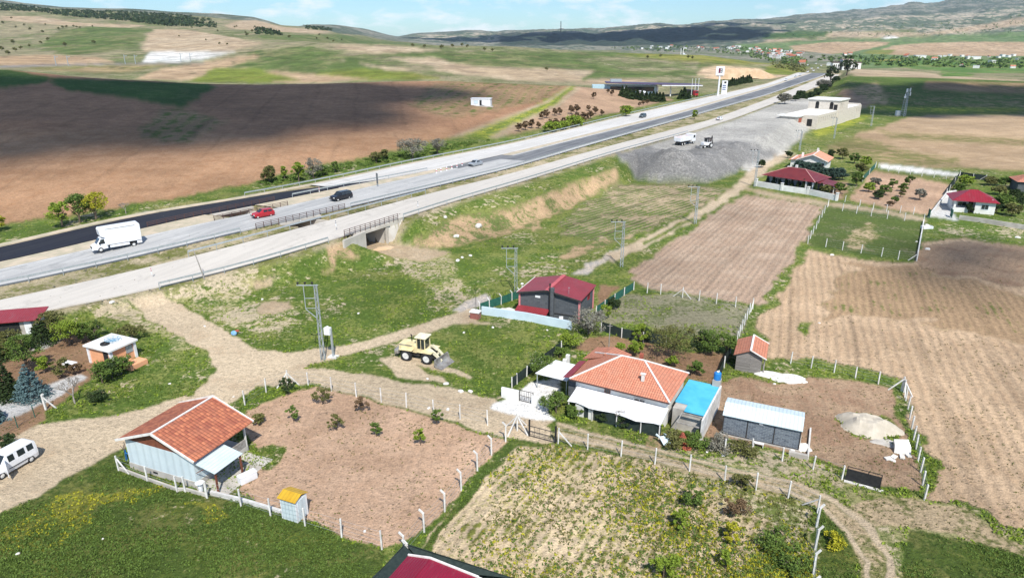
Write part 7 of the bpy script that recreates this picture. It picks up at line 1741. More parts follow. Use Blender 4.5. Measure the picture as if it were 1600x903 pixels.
# bushes of the weedy field
for i, (X, Y, h, w, m, lb) in enumerate([
 (1080, 789, 1.7, 1.9, 'leaf_green', 'green bush with dark shadow in the upper part of the weedy field'),
 (1062, 826, 1.6, 1.4, 'leaf_bright', 'lime sapling left of the centre of the weedy field'),
 (1148, 806, 1.5, 2.0, 'leaf_brown', 'twiggy brown bush near the right fence of the weedy field'),
 (1140, 845, 1.7, 1.5, 'leaf_yellow', 'thin yellow-green sapling below the twiggy brown bush'),
 (1133, 888, 1.7, .8, 'leaf_bright', 'slim upright sapling in the lowest part of the weedy field'),
 (1036, 903, 1.8, 2.6, 'leaf_bright', 'wide lime green bush at the bottom picture edge'),
 (1215, 855, 1.3, 3.2, 'leaf_green', 'broad green weed clump left of the bent posts'),
 (1235, 890, 1.2, 2.8, 'leaf_green', 'green weed clump at the bottom beside the last bent post'),
 (1158, 762, 1.4, 1.8, 'leaf_olive', 'olive bush at the upper fence of the weedy field'),
 (1300, 852, 1.0, 1.8, 'leaf_yellow', 'yellow flowering clump right of the bent posts')]):
    T('field_bush', G(X, Y), h, w, m, lb, 320+i, 'bush', leaf=.085, per=80, base=.15)
# orchard plot on the right and the gardens around it
for i, (X, Y, h, w, m, lb) in enumerate([
 (1394, 294, 2.2, 2.1, 'leaf_green', 'upper left fruit tree of the fenced orchard at right'),
 (1421, 290, 2.4, 2.1, 'leaf_green', 'upper right fruit tree of the fenced orchard'),
 (1411, 300, 2.1, 2.1, 'leaf_green', 'fruit tree in the orchard just below the upper right one'),
 (1407, 308, 1.9, 1.7, 'leaf_olive', 'fruit tree in the centre of the fenced orchard'),
 (1381, 305, 2.4, 2.9, 'leaf_green', 'dark spreading fruit tree left of the orchard centre'),
 (1373, 311, 1.9, 2.6, 'leaf_dark', 'dark low fruit tree at the lower left of the orchard'),
 (1436, 313, 2.6, 2.8, 'leaf_grey', 'silver grey tree at the right of the fenced orchard'),
 (1397, 317, 1.5, 1.5, 'leaf_green', 'small fruit tree at the lower middle of the orchard'),
 (1367, 292, 2.2, 2.8, 'leaf_grey', 'pale grey tree at the upper left of the orchard'),
 (1357, 300, 2.2, 2.6, 'leaf_bright', 'light green tree at the left edge of the orchard'),
 (1391, 322, 1, 1.4, 'leaf_brown', 'low brown bush at the orchard bottom fence'),
 (1316, 249, 3.4, 4, 'leaf_olive', 'olive tree right of the pale orange roofed house'),
 (1297, 250, 3.1, 2.6, 'leaf_dark', 'dark shrub touching the pale orange roofed house'),
 (1335, 256, 3.1, 3.1, 'leaf_green', 'green tree in the garden, second right of the pale orange roof'),
 (1352, 262, 3.1, 3.6, 'leaf_bright', 'bright tree at the top of the green net'),
 (1345, 273, 3.1, 3.3, 'leaf_olive', 'olive tree leaning on the green net'),
 (1338, 291, 3.4, 3.1, 'leaf_green', 'tree in the corner between orchard and white garden wall'),
 (1312, 303, 2.6, 2.9, 'leaf_green', 'green bush at the right end of the long white wall'),
 (1289, 303, 2.1, 3.1, 'leaf_olive', 'yellowish bush behind the long white wall near its right end'),
 (1300, 296, 1.7, 3.1, 'leaf_olive', 'olive bush behind the wall beside the side canopy'),
 (1189, 262, 2.2, 2.6, 'leaf_dark', 'dark bush at the back left corner of the dark red roof'),
 (1231, 247, 2.1, 2.6, 'leaf_dark', 'dark shrub left of the pale orange roofed house'),
 (1252, 262, 2.4, 2.2, 'leaf_green', 'green shrub against the white wall of the pale orange roofed house'),
 (1509, 290, 2.6, 3.8, 'leaf_bright', 'bright green round tree behind the crimson roof'),
 (1500, 298, 1.7, 3.1, 'leaf_green', 'green hedge bush left behind the crimson roof'),
 (1514, 333, 2.1, 1.9, 'leaf_dark', 'dark round bush in front of the crimson roofed house'),
 (1566, 326, 3.1, 4, 'leaf_green', 'broad green tree right of the crimson roofed house'),
 (1580, 338, 2.6, 3.4, 'leaf_olive', 'olive tree below the broad green one at right edge'),
 (1556, 334, 2.2, 2.8, 'leaf_dark', 'dark bush at the right wall of the crimson roofed house'),
 (1596, 325, 2.6, 3.6, 'leaf_dark', 'dark tree cut by the right picture edge'),
 (1545, 290, 2.2, 4, 'leaf_olive', 'olive bush behind the right end of the crimson roof'),
 (1570, 292, 2.4, 3.4, 'leaf_green', 'green bush left of the salmon roof'),
 (1561, 305, 2.2, 3.6, 'leaf_olive', 'olive thicket between crimson and salmon roofs'),
 (1584, 312, 2.4, 3.1, 'leaf_dark', 'dark thicket below the salmon roof')]):
    T('garden_tree', G(X, Y), h, w, m, lb, 340+i, 'tree' if h > 2.5 else 'bush', leaf=.2, per=55)
cy_ = None
for i in range(11):
    q = i/10; g = G(1196+q*92, 290+q*16); g = g+Vector((.9, 1.0, 0))
    if cy_ is None: cy_ = conifer('garden_cypress', g, 2.6, 1.5, 'leaf_dark', 'small dark cypress in the row behind the long white wall', 380, 'cypresses behind the long white wall', leaf=.2, per=26)
    else: put(cy_, g, rng.uniform(0, 6), scale=float(rng.uniform(.75, 1.1)))
hb = None
for i in range(13):
    q = i/12; g = G(1246+q*70, 268+q*15+2*math.sin(i*2))
    if hb is None: hb = T('hedge_shrub', g, 3.0, 3.4, 'leaf_hedge', 'blue-green hedge shrub between the two houses at upper right', 382, 'hedge', 'blue-green hedge between the houses', leaf=.22, per=60)
    else: put(hb, g, rng.uniform(0, 6), scale=float(rng.uniform(.75, 1.1)))
# far hills : single trees and the forest on the ridge
ft = None
def far_tree(X, Y, s):
    global ft
    g = G(X, Y)
    if ft is None: ft = T('hill_tree', g, 7.0, 7.0, 'leaf_olive', 'lone dark round tree on the far open hillsides', 390, group='scattered trees on the far hillsides', leaf=.8, per=26, ncl=12)
    o = ft if not far_tree.used else put(ft, g, rng.uniform(0, 6)); far_tree.used = True; s *= .55; o.scale = (s, s, s)
far_tree.used = False
for (X, Y, s) in [(102, 73, 1.5), (147, 69, 1.3), (67, 52, 1.3), (47, 48, 1.4), (21, 69, 1.6), (24, 81, 1.3), (13, 86, 1.2), (33, 78, 1.2), (75, 64, 1.3), (64, 69, 1.1), (3, 80, 1.5), (5, 38, 1.6), (18, 30, 1.2), (25, 44, 1.1), (38, 41, 1.2), (71, 40, 1), (92, 47, 1.3), (98, 45, 1.4), (104, 44, 1.3), (115, 43, 1.2), (120, 44, 1.0), (125, 45, 1), (145, 43, 1), (46, 74, 1.1), (854, 111, .9), (452, 60, 1.3), (512, 62, 1.2), (521, 66, 1.1), (534, 64, 1.1), (499, 56, 1.1), (645, 74, 1.1), (663, 75, 1), (690, 77, 1.3), (707, 74, 1), (722, 73, 1.1), (730, 75, 1), (757, 80, 1.1), (769, 81, 1), (1012, 92, 1), (1032, 90, 1), (1075, 92, 1.1), (1082, 93, 1), (495, 62, 1), (386, 57, 1.3), (394, 51, 1.4), (300, 45, 1), (340, 50, 1), (367, 44, 1.1), (370, 43, 1), (384, 53, 1.1), (280, 58, .7), (322, 64, .7), (343, 70, .8), (355, 71, .7)]:
    far_tree(X, Y, s)
def scatter_stuff(name, label, mat, regions, n, size, hgt, leaf, seed, per=9):
    r_ = np.random.default_rng(seed); cl = []
    for (pts, w_, fr) in regions:
        xs_ = [p[0] for p in pts]; ys_ = [p[1] for p in pts]; k = 0
        while k < n*w_:
            X = r_.uniform(min(xs_), max(xs_), 400); Y = r_.uniform(min(ys_), max(ys_), 400); m = inside(pts, X, Y)
            for x, y in zip(X[m], Y[m]):
                g = G(x, y); s = size*r_.uniform(.6, 1.3)*fr; cl.append((g.x, g.y, g.z+hgt*.5*s, s, s, s*hgt*.55)); k += 1
                if k >= n*w_: break
    o = leaf_mesh(name, mat, cl, per, leaf, seed); o['kind'] = 'stuff'; o['label'] = label; return o
scatter_stuff('ridge_forest', 'dark open pine wood covering the far left ridge', 'leaf_dark', [([(0, 5), (60, 13), (120, 17), (200, 19), (300, 25), (300, 40), (250, 40), (200, 34), (100, 26), (60, 19), (0, 17)], .8, 1), ([(200, 24), (330, 30), (340, 44), (250, 41)], .2, 1), ([(398, 44), (430, 48), (440, 56), (400, 54)], .05, 1), ([(475, 41), (515, 44), (520, 49), (480, 47)], .05, 1.3)], 1500, 4.6, 1.0, 2.4, 401)
scatter_stuff('valley_trees', 'distant trees scattered between the valley houses', 'leaf_green', [([(1125, 72), (1250, 82), (1262, 100), (1230, 102), (1180, 92), (1130, 84)], .5, 1), ([(1250, 88), (1330, 88), (1600, 94), (1600, 108), (1480, 106), (1370, 104), (1320, 100), (1290, 100)], .9, .9), ([(1200, 56), (1340, 44), (1600, 20), (1600, 52), (1480, 56), (1330, 60)], .3, 2.0), ([(950, 76), (1060, 72), (1130, 78), (1120, 84), (1000, 80)], .25, 1.0)], 330, 6, 1.0, 3.4, 402, per=7)
scatter_stuff('hedgerow_trees', 'line of darker trees along the far highway embankment', 'leaf_olive', [([(1200, 96), (1245, 92), (1262, 104), (1256, 114), (1215, 108)], 1, 1)], 130, 3.6, 1.0, 1.5, 403)
scatter_stuff('verge_scrub', 'low green scrub on the bank behind the far carriageway', 'leaf_green', [([(400, 284), (470, 272), (560, 252), (700, 226), (770, 218), (700, 236), (560, 262), (470, 282), (420, 290)], 1, 1)], 200, .9, .6, .22, 404, per=50)
# far houses
hs = None
def far_house(X, Y, s, mat_i, rz):
    g = G(X, Y); o = put(HP[mat_i], g, rz, scale=s); return o
HP = []
for i, (wm, rm, lb) in enumerate([('white_wall', 'tile_orange', 'tiny distant village house with red-brown roof'), ('white_wall', 'white_paint', 'tiny distant white flat-roofed building in the village'), ('concrete', 'tile_brown', 'tiny distant pale house with dark roof in the valley')]):
    r = empty('village_house', (0, 0, 0), 0, lb, 'house', 'distant village houses of type %s' % ['red roof', 'white roof', 'dark roof'][i])
    mb = MB(); mb.bx(-6, 6, -4.5, 4.5, -2, 5.5); mb.build('wall', wm, r)
    mb = MB()
    if i == 1: mb.bx(-6.3, 6.3, -4.8, 4.8, 5.52, 6.1)
    else: gable(mb, -4.9, 4.9, -6.6, 6.6, 5.4, 8.4, t=.3)
    ro = mb.build('roof', rm, r)
    if i != 1: ro.rotation_euler = (0, 0, math.pi/2)
    HP.append(r)
first_used = [False]*3
r_ = random.Random(12)
spots = []
for k in range(46): spots.append((r_.uniform(1135, 1255), None))
for X, _ in list(spots): spots.append((X, r_.uniform(73+(X-1135)*.06, 82+(X-1135)*.09)))
spots = [s for s in spots if s[1] is not None]
spots += [(r_.uniform(1200, 1240), r_.uniform(80, 92)) for k in range(26)]+[(r_.uniform(1000, 1130), r_.uniform(73, 79)) for k in range(16)]
spots += [(X, Y) for X, Y in ((1415, 90), (1438, 91), (1460, 95), (1468, 90), (1476, 89), (1484, 88), (1503, 89), (1512, 90), (1520, 93), (1528, 92), (1545, 90), (1560, 91), (1566, 89), (1575, 90), (1583, 88), (1590, 94), (1554, 97), (1549, 99), (1502, 104), (1525, 107), (1582, 107), (1417, 88), (1252, 102), (1254, 100), (1320, 87), (1328, 86), (1296, 103))]
for i, (X, Y) in enumerate(spots):
    k = r_.choice([0, 1, 1, 1, 2, 2]); g = G(X, Y); s = r_.uniform(.7, 1.2)*(1.0 if X < 1380 else .85)
    if not first_used[k]:
        o = HP[k]; o.location = g; o.rotation_euler = (0, 0, r_.uniform(0, 3)); o.scale = (s, s, s); first_used[k] = True
    else: put(HP[k], g, r_.uniform(0, 3), scale=s)
for (X, Y, L, lb) in ((1437, 91, 26, 'long white shed standing in the green valley'), (1520, 93, 32, 'longest white hall in front of the right valley village')):
    r = empty('long_hall', G(X, Y), R(-5), lb, 'hall'); mb = MB(); mb.bx(-L/2, L/2, -6, 6, -2, 6); mb.build('wall', 'white_wall', r); mb = MB(); mb.bx(-L/2-.5, L/2+.5, -6.5, 6.5, 6.02, 7); mb.build('roof', 'white_paint', r)
# tufts of weeds and flowers close to the camera (ground cover)
def tufts(name, label, mat, classes, dens, size, zmax, seed, hz=.5, per=5, yel=None):
    r_ = np.random.default_rng(seed); ids = [class_names.index(c) for c in classes]
    A = []
    n = int(dens)
    tt = r_.uniform(-.98, .98, n*3); u = r_.uniform(35/zmax, 35/33.0, n*3); y = 35/u; x = tt*y
    keep = r_.random(n*3) < 1.0
    c = np.clip(np.searchsorted(TC, x/np.maximum(y, 24)), 0, NC-1); rr2 = np.clip(np.searchsorted(YR, y), 0, NR-1)
    k = np.isin(cls[rr2, c], ids)
    nz_ = fbm(x/4.0, y/4.0, 4, seed+3) if yel is None else fbm(x/6.0, y/9.0, 3, 991)
    k &= (nz_+r_.normal(0, .22, n*3) > (.0 if yel is None else yel)) & keep
    x, y = x[k][:n], y[k][:n]; z = ground_z(x, y)
    s = size*r_.uniform(.5, 1.4, len(x))
    cl = np.stack([x, y, z+s*hz*.6, s, s, s*hz], 1)
    o = leaf_mesh(name, mat, cl, per, size*.36+.02, seed, parent=None, upright=True); o['kind'] = 'stuff'; o['label'] = label
    return o
tufts('meadow_grass', 'green grass tufts of the lower left meadow', 'leaf_green', ['meadow', 'grass', 'flower_drift'], 42000, .15, 95, 501)
tufts('meadow_flowers', 'drifts of yellow flowering weeds in the meadows', 'leaf_yellow', ['flower_drift', 'weed_green'], 9000, .17, 75, 502, yel=-.3)
tufts('field_weeds', 'low weeds growing in rows of the sandy field', 'leaf_olive', ['weed_field', 'weed_green'], 9000, .19, 75, 503)
tufts('field_flowers', 'yellow flowering weeds in the sandy field', 'leaf_yellow', ['weed_field', 'weed_green'], 9000, .22, 75, 504, yel=.02)
tufts('field_greens', 'darker weed clumps of the sandy field', 'leaf_green', ['weed_field', 'weed_green'], 10000, .24, 75, 505, yel=-.05)
tufts('slope_grass', 'grass tufts on the slopes below the service road', 'leaf_bright', ['grass', 'grass_patchy', 'striped', 'grey_weed'], 18000, .27, 190, 506)
tufts('plot_weeds', 'tiny weeds dotted over the bare soil', 'leaf_olive', ['plot_soil', 'garden_soil', 'dark_soil', 'big_field', 'ruts'], 5000, .13, 110, 507)
tufts('verge_weeds', 'dry weeds on the strips between the carriageways', 'leaf_grey', ['road_verge'], 6000, .30, 300, 508)
# ---------------------------------------------------------------- posts, fences, nets
def fence(name, label, pts, h=1.75, spacing=None, bent=False, wires=4, w=.11, mat='post_concrete', net=None, brace=(), noposts=False, kerb=False, cat='fence', bend=(1, 0)):
    """pts: photo points of single posts (spacing None) or corners with a spacing in metres"""
    W3 = [G(*p) for p in pts]; o = W3[0].copy()
    if spacing:
        out = []
        for a, b in zip(W3, W3[1:]):
            n = max(1, round((b-a).length/spacing))
            for i in range(n): q = a.lerp(b, i/n); out.append(onG(q.x, q.y))
        out.append(W3[-1]); W3 = out
    r = empty(name, o, 0, label, cat)
    for i, p in enumerate(W3):
        v = p-o; mb = MB(); rr = random.Random(i*7+len(label)); lx, ly = rr.uniform(-.05, .05), rr.uniform(-.05, .05)
        top = v+Vector((lx, ly, h)); mb.beam(v-Vector((0, 0, .2)), top, w)
        if bent:
            d = Vector((bend[0], bend[1], 0)).normalized(); mb.beam(top-Vector((0, 0, .03)), top+d*.33+Vector((0, 0, .28)), w*.9)
        if i in brace or (i == len(W3)-1 and -1 in brace):
            q = W3[i-1] if i else W3[1]; d = (q-p); d.z = 0; d.normalize(); mb.beam(v+d*1.3, v+Vector((0, 0, h*.8)), w*.85)
            if i not in (0, len(W3)-1): q = W3[i+1]; d = q-p; d.z = 0; d.normalize(); mb.beam(v+d*1.3, v+Vector((0, 0, h*.8)), w*.85)
        if not noposts: mb.build('post', mat, r)
    if wires:
        mb = MB()
        for a, b in zip(W3, W3[1:]):
            for k in range(wires): z = h*(.2+.75*k/max(1, wires-1)); mb.tube(a-o+Vector((0, 0, z)), b-o+Vector((0, 0, z)), .008, n=3, caps=False)
        mb.build('wire', 'galv', r)
    if net:
        mb = MB()
        for a, b in zip(W3, W3[1:]):
            a, b = a-o, b-o; n = max(1, int((b-a).length/1.2))
            for i in range(n):
                p0, p1 = a.lerp(b, i/n), a.lerp(b, (i+1)/n); j0, j1 = .04*math.sin(i*2.3), .04*math.sin((i+1)*2.3)
                mb.face([p0+Vector((j0, .07, .03)), p1+Vector((j1, .07, .03)), p1+Vector((j1, .07, h*.92+j1)), p0+Vector((j0, .07, h*.92+j0))])
        mb.build('netting', net, r)
    if kerb:
        mb = MB()
        for a, b in zip(W3, W3[1:]): mb.beam(a-o+Vector((0, .1, .1)), b-o+Vector((0, .1, .1)), .16, .4)
        mb.build('kerb', 'concrete', r)
    return r
fence('post_fence', 'white concrete posts with low kerb in front of the pale blue house', [(186, 735), (231, 752), (277, 768), (290, 768), (323, 777)], 1.5, brace=(0,), kerb=True)
fence('post_fence', 'straight white posts along the lower edge of the bare plot beside the outhouse', [(324, 778), (377, 791), (423, 806), (477, 821), (534, 839), (597, 858)], 1.65)
o_ = G(330, 768); wall_thing('plot_kerb', 'low concrete kerb between pale blue house and yellow roofed outhouse', [(330, 772), (380, 784), (440, 802)], .35, .2, 'post_concrete')
fence('post_fence', 'white posts with bent tops along the right edge of the bare plot', [(632, 868), (663, 831), (695, 799), (721, 766), (746, 736), (768, 711), (790, 690)], 1.75, bent=True, w=.13, bend=(-1, .25))
fence('post_fence', 'row of straight white posts along the dirt road above the bare plot', [(383, 633), (416, 613), (450, 600), (482, 603), (518, 611), (557, 620), (596, 628), (635, 636), (678, 647), (719, 655), (762, 664)], 1.65, brace=(2,))
def star_post(px, label, n=4, h=1.9):
    r = empty('braced_post', G(*px), R(20), label, 'fence post')
    mb = MB(); mb.beam((0, 0, -.1), (0, 0, h), .12); mb.build('post', 'post_concrete', r)
    for k in range(n): a = 2*math.pi*k/n+.5; mb = MB(); mb.beam((math.cos(a)*1.35, math.sin(a)*1.35, 0), (0, 0, h*.85), .10); mb.build('brace', 'post_concrete', r)
star_post((808, 673), 'white corner post propped by four slanting braces at the track junction')
star_post((1409, 611), 'white corner post with two slanting braces at the top corner of the right plot', 3, 1.7)
t_ = empty('field_gate', G(827, 681), heading(G(827, 681), G(868, 692)), 'dark wire field gate between two black posts at the weedy field corner', 'gate')
gate(t_, (G(868, 692)-G(827, 681)).length, 1.15, 'dark_metal', 5)
mb = MB(); mb.beam((0, 0, 0), (0, 0, 1.75), .13); mb.build('gate_post', 'black', t_)
mb = MB(); mb.beam(((G(868, 692)-G(827, 681)).length, 0, 0), ((G(868, 692)-G(827, 681)).length, 0, 1.75), .15); mb.build('gate_post', 'black', t_)
fence('post_fence', 'white posts along the rutted track above the weedy field', [(872, 693), (918, 702), (970, 713), (1023, 725), (1077, 736), (1132, 753), (1181, 765), (1231, 778), (1277, 801)], 1.65, brace=(0, -1))
fence('post_fence', 'bent topped white posts down the right side of the weedy field', [(1275, 823), (1273, 858), (1270, 898), (1268, 940)], 1.8, bent=True, w=.13, bend=(1, .2))
fence('post_fence', 'posts along the upper edge of the right bare plot before the big field', [(1235, 568), (1267, 575), (1303, 582), (1336, 592), (1372, 600), (1408, 610)], 1.5)
fence('post_fence', 'close set posts running down the right edge of the bare plot', [(1412, 613), (1415, 626), (1418, 640), (1421, 655), (1424, 671), (1427, 687), (1431, 701), (1434, 721), (1438, 738), (1441, 759), (1444, 781)], 1.5, brace=(0,))
fence('post_fence', 'few posts at the lower edge of the right plot near the black gate', [(1132, 706), (1175, 706), (1222, 720), (1270, 733), (1315, 749)], 1.4, wires=2)
t_ = empty('black_gate', G(1321, 750), heading(G(1321, 750), G(1374, 764)), 'black sheet metal gate standing alone at the lower edge of the right plot', 'gate')
Lg = (G(1374, 764)-G(1321, 750)).length
mb = MB(); mb.bx(0, Lg, -.02, .02, .1, 1.12); mb.build('panel', 'black', t_)
mb = MB()
for x in (0, Lg/2+.3, Lg): mb.beam((x, 0, 0), (x, 0, 1.4), .07)
mb.beam((0, 0, 1.38), (Lg, 0, 1.38), .05); mb.beam((0, 0, 1.15), (Lg, 0, 1.15), .04); mb.build('gate_frame', 'black', t_)
mb = MB(); mb.bx(-.1, Lg+.3, -.35, -.05, -.02, .08); mb.build('sill', 'post_concrete', t_)
fence('net_fence', 'dark netting fence between the tiled house garden and the right plot', [(1141, 552), (1131, 575), (1122, 598), (1113, 622)], 1.5, net='dark_net', wires=0)
fence('post_fence', 'posts along the top of the grey weedy plot in the centre', [(1011, 458), (1032, 460), (1066, 465), (1092, 470), (1119, 475), (1149, 480)], 1.6, brace=(2,))
fence('post_fence', 'tight row of posts on the right side of the grey weedy plot', [(1176, 483), (1171, 491), (1167, 499), (1163, 508), (1159, 517), (1155, 526), (1151, 536)], 1.6, brace=(0,))
fence('net_fence', 'dark net fence along the lower edge of the grey weedy plot', [(939, 517), (971, 528), (1005, 535), (1040, 540)], 1.4, net='dark_net', wires=0)
fence('net_fence', 'green net fence climbing right from the grey block house', [(931, 492), (945, 482), (960, 472), (975, 462), (990, 453)], 1.3, net='green_net', wires=0)
fence('net_fence', 'green net fence with bent posts left of the grey block house', [(750, 487), (765, 482), (783, 476), (800, 470), (812, 466)], 1.3, net='green_net', wires=0, bent=True, bend=(-1, .4), w=.1)
fence('net_fence', 'dark net fence left of the flowering bush by the stone steps', [(800, 606), (808, 600), (823, 588), (877, 548)], 1.3, net='dark_net', wires=0)
fence('post_fence', 'row of posts on the left edge of the dark green fenced plot', [(1294, 322), (1288, 333), (1284, 340), (1279, 349), (1275, 358), (1270, 366), (1266, 373), (1262, 381)], 1.6, brace=(0, -1))
fence('post_fence', 'posts along the lower edge of the dark green fenced plot', [(1290, 386), (1316, 391), (1345, 396), (1377, 401), (1403, 406), (1432, 408)], 1.6, brace=(-1,))
fence('post_fence', 'posts along the top of the dark green fenced plot by the track', [(1316, 330), (1338, 334), (1361, 338), (1386, 342), (1413, 345), (1443, 347)], 1.7, brace=(-2,))
wall_thing('plot_kerb', 'straight pale concrete strip on the right side of the dark green plot', [(1432, 408), (1438, 375), (1443, 347)], .5, .2, 'post_concrete')
fence('post_fence', 'posts along the lower edge of the orchard plot', [(1320, 316), (1343, 323), (1364, 328), (1385, 331), (1406, 333), (1427, 335)], 1.6, wires=2)
fence('post_fence', 'posts before the white gravel strip above the orchard plot', [(1372, 263), (1388, 268), (1404, 271), (1422, 273), (1440, 276), (1459, 278), (1478, 280)], 1.6, wires=2)
fence('net_fence', 'green net fence left of the orchard plot', [(1368, 262), (1358, 273), (1347, 285)], 1.7, net='green_net', wires=0, brace=(0,))
fence('net_fence', 'dark net fence right of the orchard plot', [(1499, 277), (1491, 288), (1483, 299), (1478, 306)], 1.7, net='dark_net', wires=0, brace=(0,))
fence('net_fence', 'dark net enclosure behind the crimson roofed house', [(1499, 277), (1520, 280), (1540, 282)], 1.5, net='dark_net', wires=0, brace=(-1,))
fence('metal_fence', 'thin green metal fence with mesh at the left garden corner', [(-20, 700), (0, 686), (28, 668), (55, 652)], 1.3, mat='green_net', w=.06, wires=5)
r = empty('braced_post', G(72, 640), 0, 'thick white corner post with one brace at the left garden', 'fence post')
mb = MB(); mb.beam((0, 0, 0), (-.05, 0, 1.7), .17); mb.beam((-.05, 0, 1.7), (.1, 0, 1.78), .16); mb.build('post', 'post_concrete', r); mb = MB(); mb.beam((1.0, .1, .1), (0, 0, 1.4), .1); mb.build('brace', 'post_concrete', r)
# dark netting around the burgundy roof
def low_net(label, pts, h):
    r = empty('net_fence', (pts[0][0], pts[0][1], 0), 0, label, 'fence'); mb = MB(); o = Vector((pts[0][0], pts[0][1], 0)); 
    for a, b in zip(pts, pts[1:]):
        a = Vector((a[0], a[1], 0))-o; b = Vector((b[0], b[1], 0))-o; n = 6
        for i in range(n):
            p0, p1 = a.lerp(b, i/n), a.lerp(b, (i+1)/n); nn_ = Vector((-(b-a).y, (b-a).x, 0)).normalized()
            mb.face([p0+Vector((0, 0, .02)), p1+Vector((0, 0, .02)), p1+Vector((0, 0, h+.06*math.sin(i))), p0+Vector((0, 0, h+.06*math.sin(i-1)))])
        mb.tube(a+Vector((0, 0, h)), b+Vector((0, 0, h)), .03, n=4)
    mb.build('netting', 'dark_net', r)
    for p in pts:
        v = Vector((p[0], p[1], 0))-o; mb = MB(); mb.beam(v, v+Vector((0, 0, h)), .12); mb.beam(v+Vector((0, 0, h)), v+Vector((-.25, .1, h+.25)), .1); mb.build('post', 'post_concrete', r)
c0, c1, c2 = P(633, 849, 1.9), P(575, 912, 1.9), P(830, 912, 1.9)
low_net('dark net fence on the left of the burgundy roofed house', [tuple(c1)[:2], tuple(c0)[:2]], 1.9)
low_net('dark net fence behind the burgundy roofed house', [(c0.x+.15, c0.y-.05), tuple(c2)[:2]], 1.9)
mb = MB()
def flat_shade(label):
    r = empty('shade_net', (0, 0, 0), 0, label, 'net'); q = [P(633, 852, 1.9), P(578, 905, 1.9), P(612, 905, 1.7), P(648, 868, 1.7)]; mb = MB(); o = q[0].copy(); r.location = o
    slab(mb, [v-o for v in q], .02); q2 = [P(636, 852, 1.9), P(648, 866, 1.7), P(745, 897, 1.7), P(800, 903, 1.9)]; slab(mb, [v-o for v in q2], .02); mb.build('net_sheet', 'dark_net', r)
flat_shade('dark shading net draped around the burgundy roofed house')
# ---------------------------------------------------------------- power poles
def lattice(name, label, px, h, arm='left', rz=0.0, base=.42, top=.26, cat='power pole'):
    r = empty(name, G(*px), rz, label, cat); mb = MB()
    nseg = int(h/.75)
    def c(k, t): s = (base*(1-t)+top*t)*.5; return Vector(((1, 1, -1, -1)[k]*s, (1, -1, -1, 1)[k]*s, h*t))
    for k in range(4): mb.beam(c(k, 0)-Vector((0, 0, .2)), c(k, 1), .06)
    for i in range(nseg):
        for k in range(4):
            a, b = (k, (k+1) % 4) if (i+k) % 2 else ((k+1) % 4, k); mb.beam(c(a, i/nseg), c(b, (i+1)/nseg), .035)
    mb.build('lattice_mast', 'galv', r)
    mb = MB(); mb.beam((-2.1, 0, h-.05), (.3, 0, h-.05), .10); mb.beam((-1.35, 0, h-.1), (-1.35, 0, h-2.9), .07); mb.beam((-1.35, 0, h-2.9), (-.2, 0, h-4.0), .07)
    for z in (h-1.6, h-2.8): mb.beam((-1.35, 0, z), (0, 0, z), .06)
    mb.build('crossarm', 'galv', r)
    for x in (-1.95, -1.15, -.35):
        mb = MB(); mb.tube((x, 0, h), (x, 0, h+.12), .05, .05, 6); mb.ball((x, 0, h+.22), .14, 8, 5); mb.build('insulator', 'black', r)
    return r
lattice('power_pole', 'nearest lattice power pole beside the dirt road junction', (505, 563), 9.3)
lattice('power_pole', 'lattice power pole left of the grey block house', (806, 458), 6.9)
lattice('power_pole', 'lattice power pole at the bend of the track above the grey block house', (971, 417), 7.6)
lattice('power_pole', 'lattice power pole beside the track below the gravel heap', (1086, 350), 7.6)
lattice('power_pole', 'lattice power pole at the left end of the long white wall', (1179, 292), 9.0)
lattice('power_pole', 'lattice power pole below the right end of the ruined building', (1361, 197), 8.2)
lattice('power_pole', 'lattice power pole in the grass before the ruined building', (1303, 217), 7.5)
lattice('power_pole', 'lattice power pole at the right border of the far brown field', (1249, 236), 6.5)
def telecom():
    r = empty('telecom_tower', G(1411, 182), R(10), 'tall tapering lattice telecom tower at the edge of the shaded bank', 'tower'); mb = MB(); h = 12.8
    b, t_ = 1.35, .6
    def c(k, t): s = (b*(1-t)+t_*t); a = 2*math.pi*k/3; return Vector((math.cos(a)*s, math.sin(a)*s, h*t))
    for k in range(3): mb.beam(c(k, 0), c(k, 1), .14)
    for i in range(12):
        for k in range(3): mb.beam(c(k, i/12), c((k+1) % 3, (i+1)/12), .08); mb.beam(c(k, (i+1)/12), c((k+1) % 3, (i+1)/12), .06)
    mb.build('lattice_mast', 'galv', r)
    for k, (x, y, z) in enumerate([(-1.3, -.5, 9.5), (1.3, -.4, 10.4), (-.9, -.6, 12.0), (.9, -.5, 12.3)]):
        mb = MB(); mb.box((x, y, z), (.4, .3, 1.7)); mb.beam((x, y, z), (0, 0, z), .07); mb.build('antenna_panel', 'white_paint', r)
    mb = MB(); mb.tube((-1.6, -.8, 9.0), (-1.6, -1.1, 9.0), .55, .5, 14); mb.build('dish', 'white_paint', r)
    r = empty('equipment_cabinet', G(1402, 181), R(5), 'white equipment cabinet at the foot of the telecom tower', 'cabinet'); mb = MB(); mb.bx(-.9, .9, -.7, .7, 0, 2.3); mb.build('housing', 'white_paint', r, bevel=.04); mb = MB(); mb.bx(-.75, .75, -.73, -.705, .15, 2.1); mb.build('door', 'white_wall', r)
telecom()
r = empty('meter_pole', G(521, 558), R(-15), 'short grey pole carrying a white meter box beside the nearest power pole', 'pole')
mb = MB(); mb.beam((0, 0, 0), (0, 0, 3.6), .2); mb.build('pole', 'galv', r); mb = MB(); mb.box((-.35, -.1, 3.35), (.75, .5, .85)); mb.tube((-.35, -.1, 3.8), (-.35, -.1, 3.95), .25, .1); mb.build('meter_box', 'white_paint', r); mb = MB(); mb.bx(-.55, .55, -.45, .45, 0, .14); mb.build('footing', 'post_concrete', r)
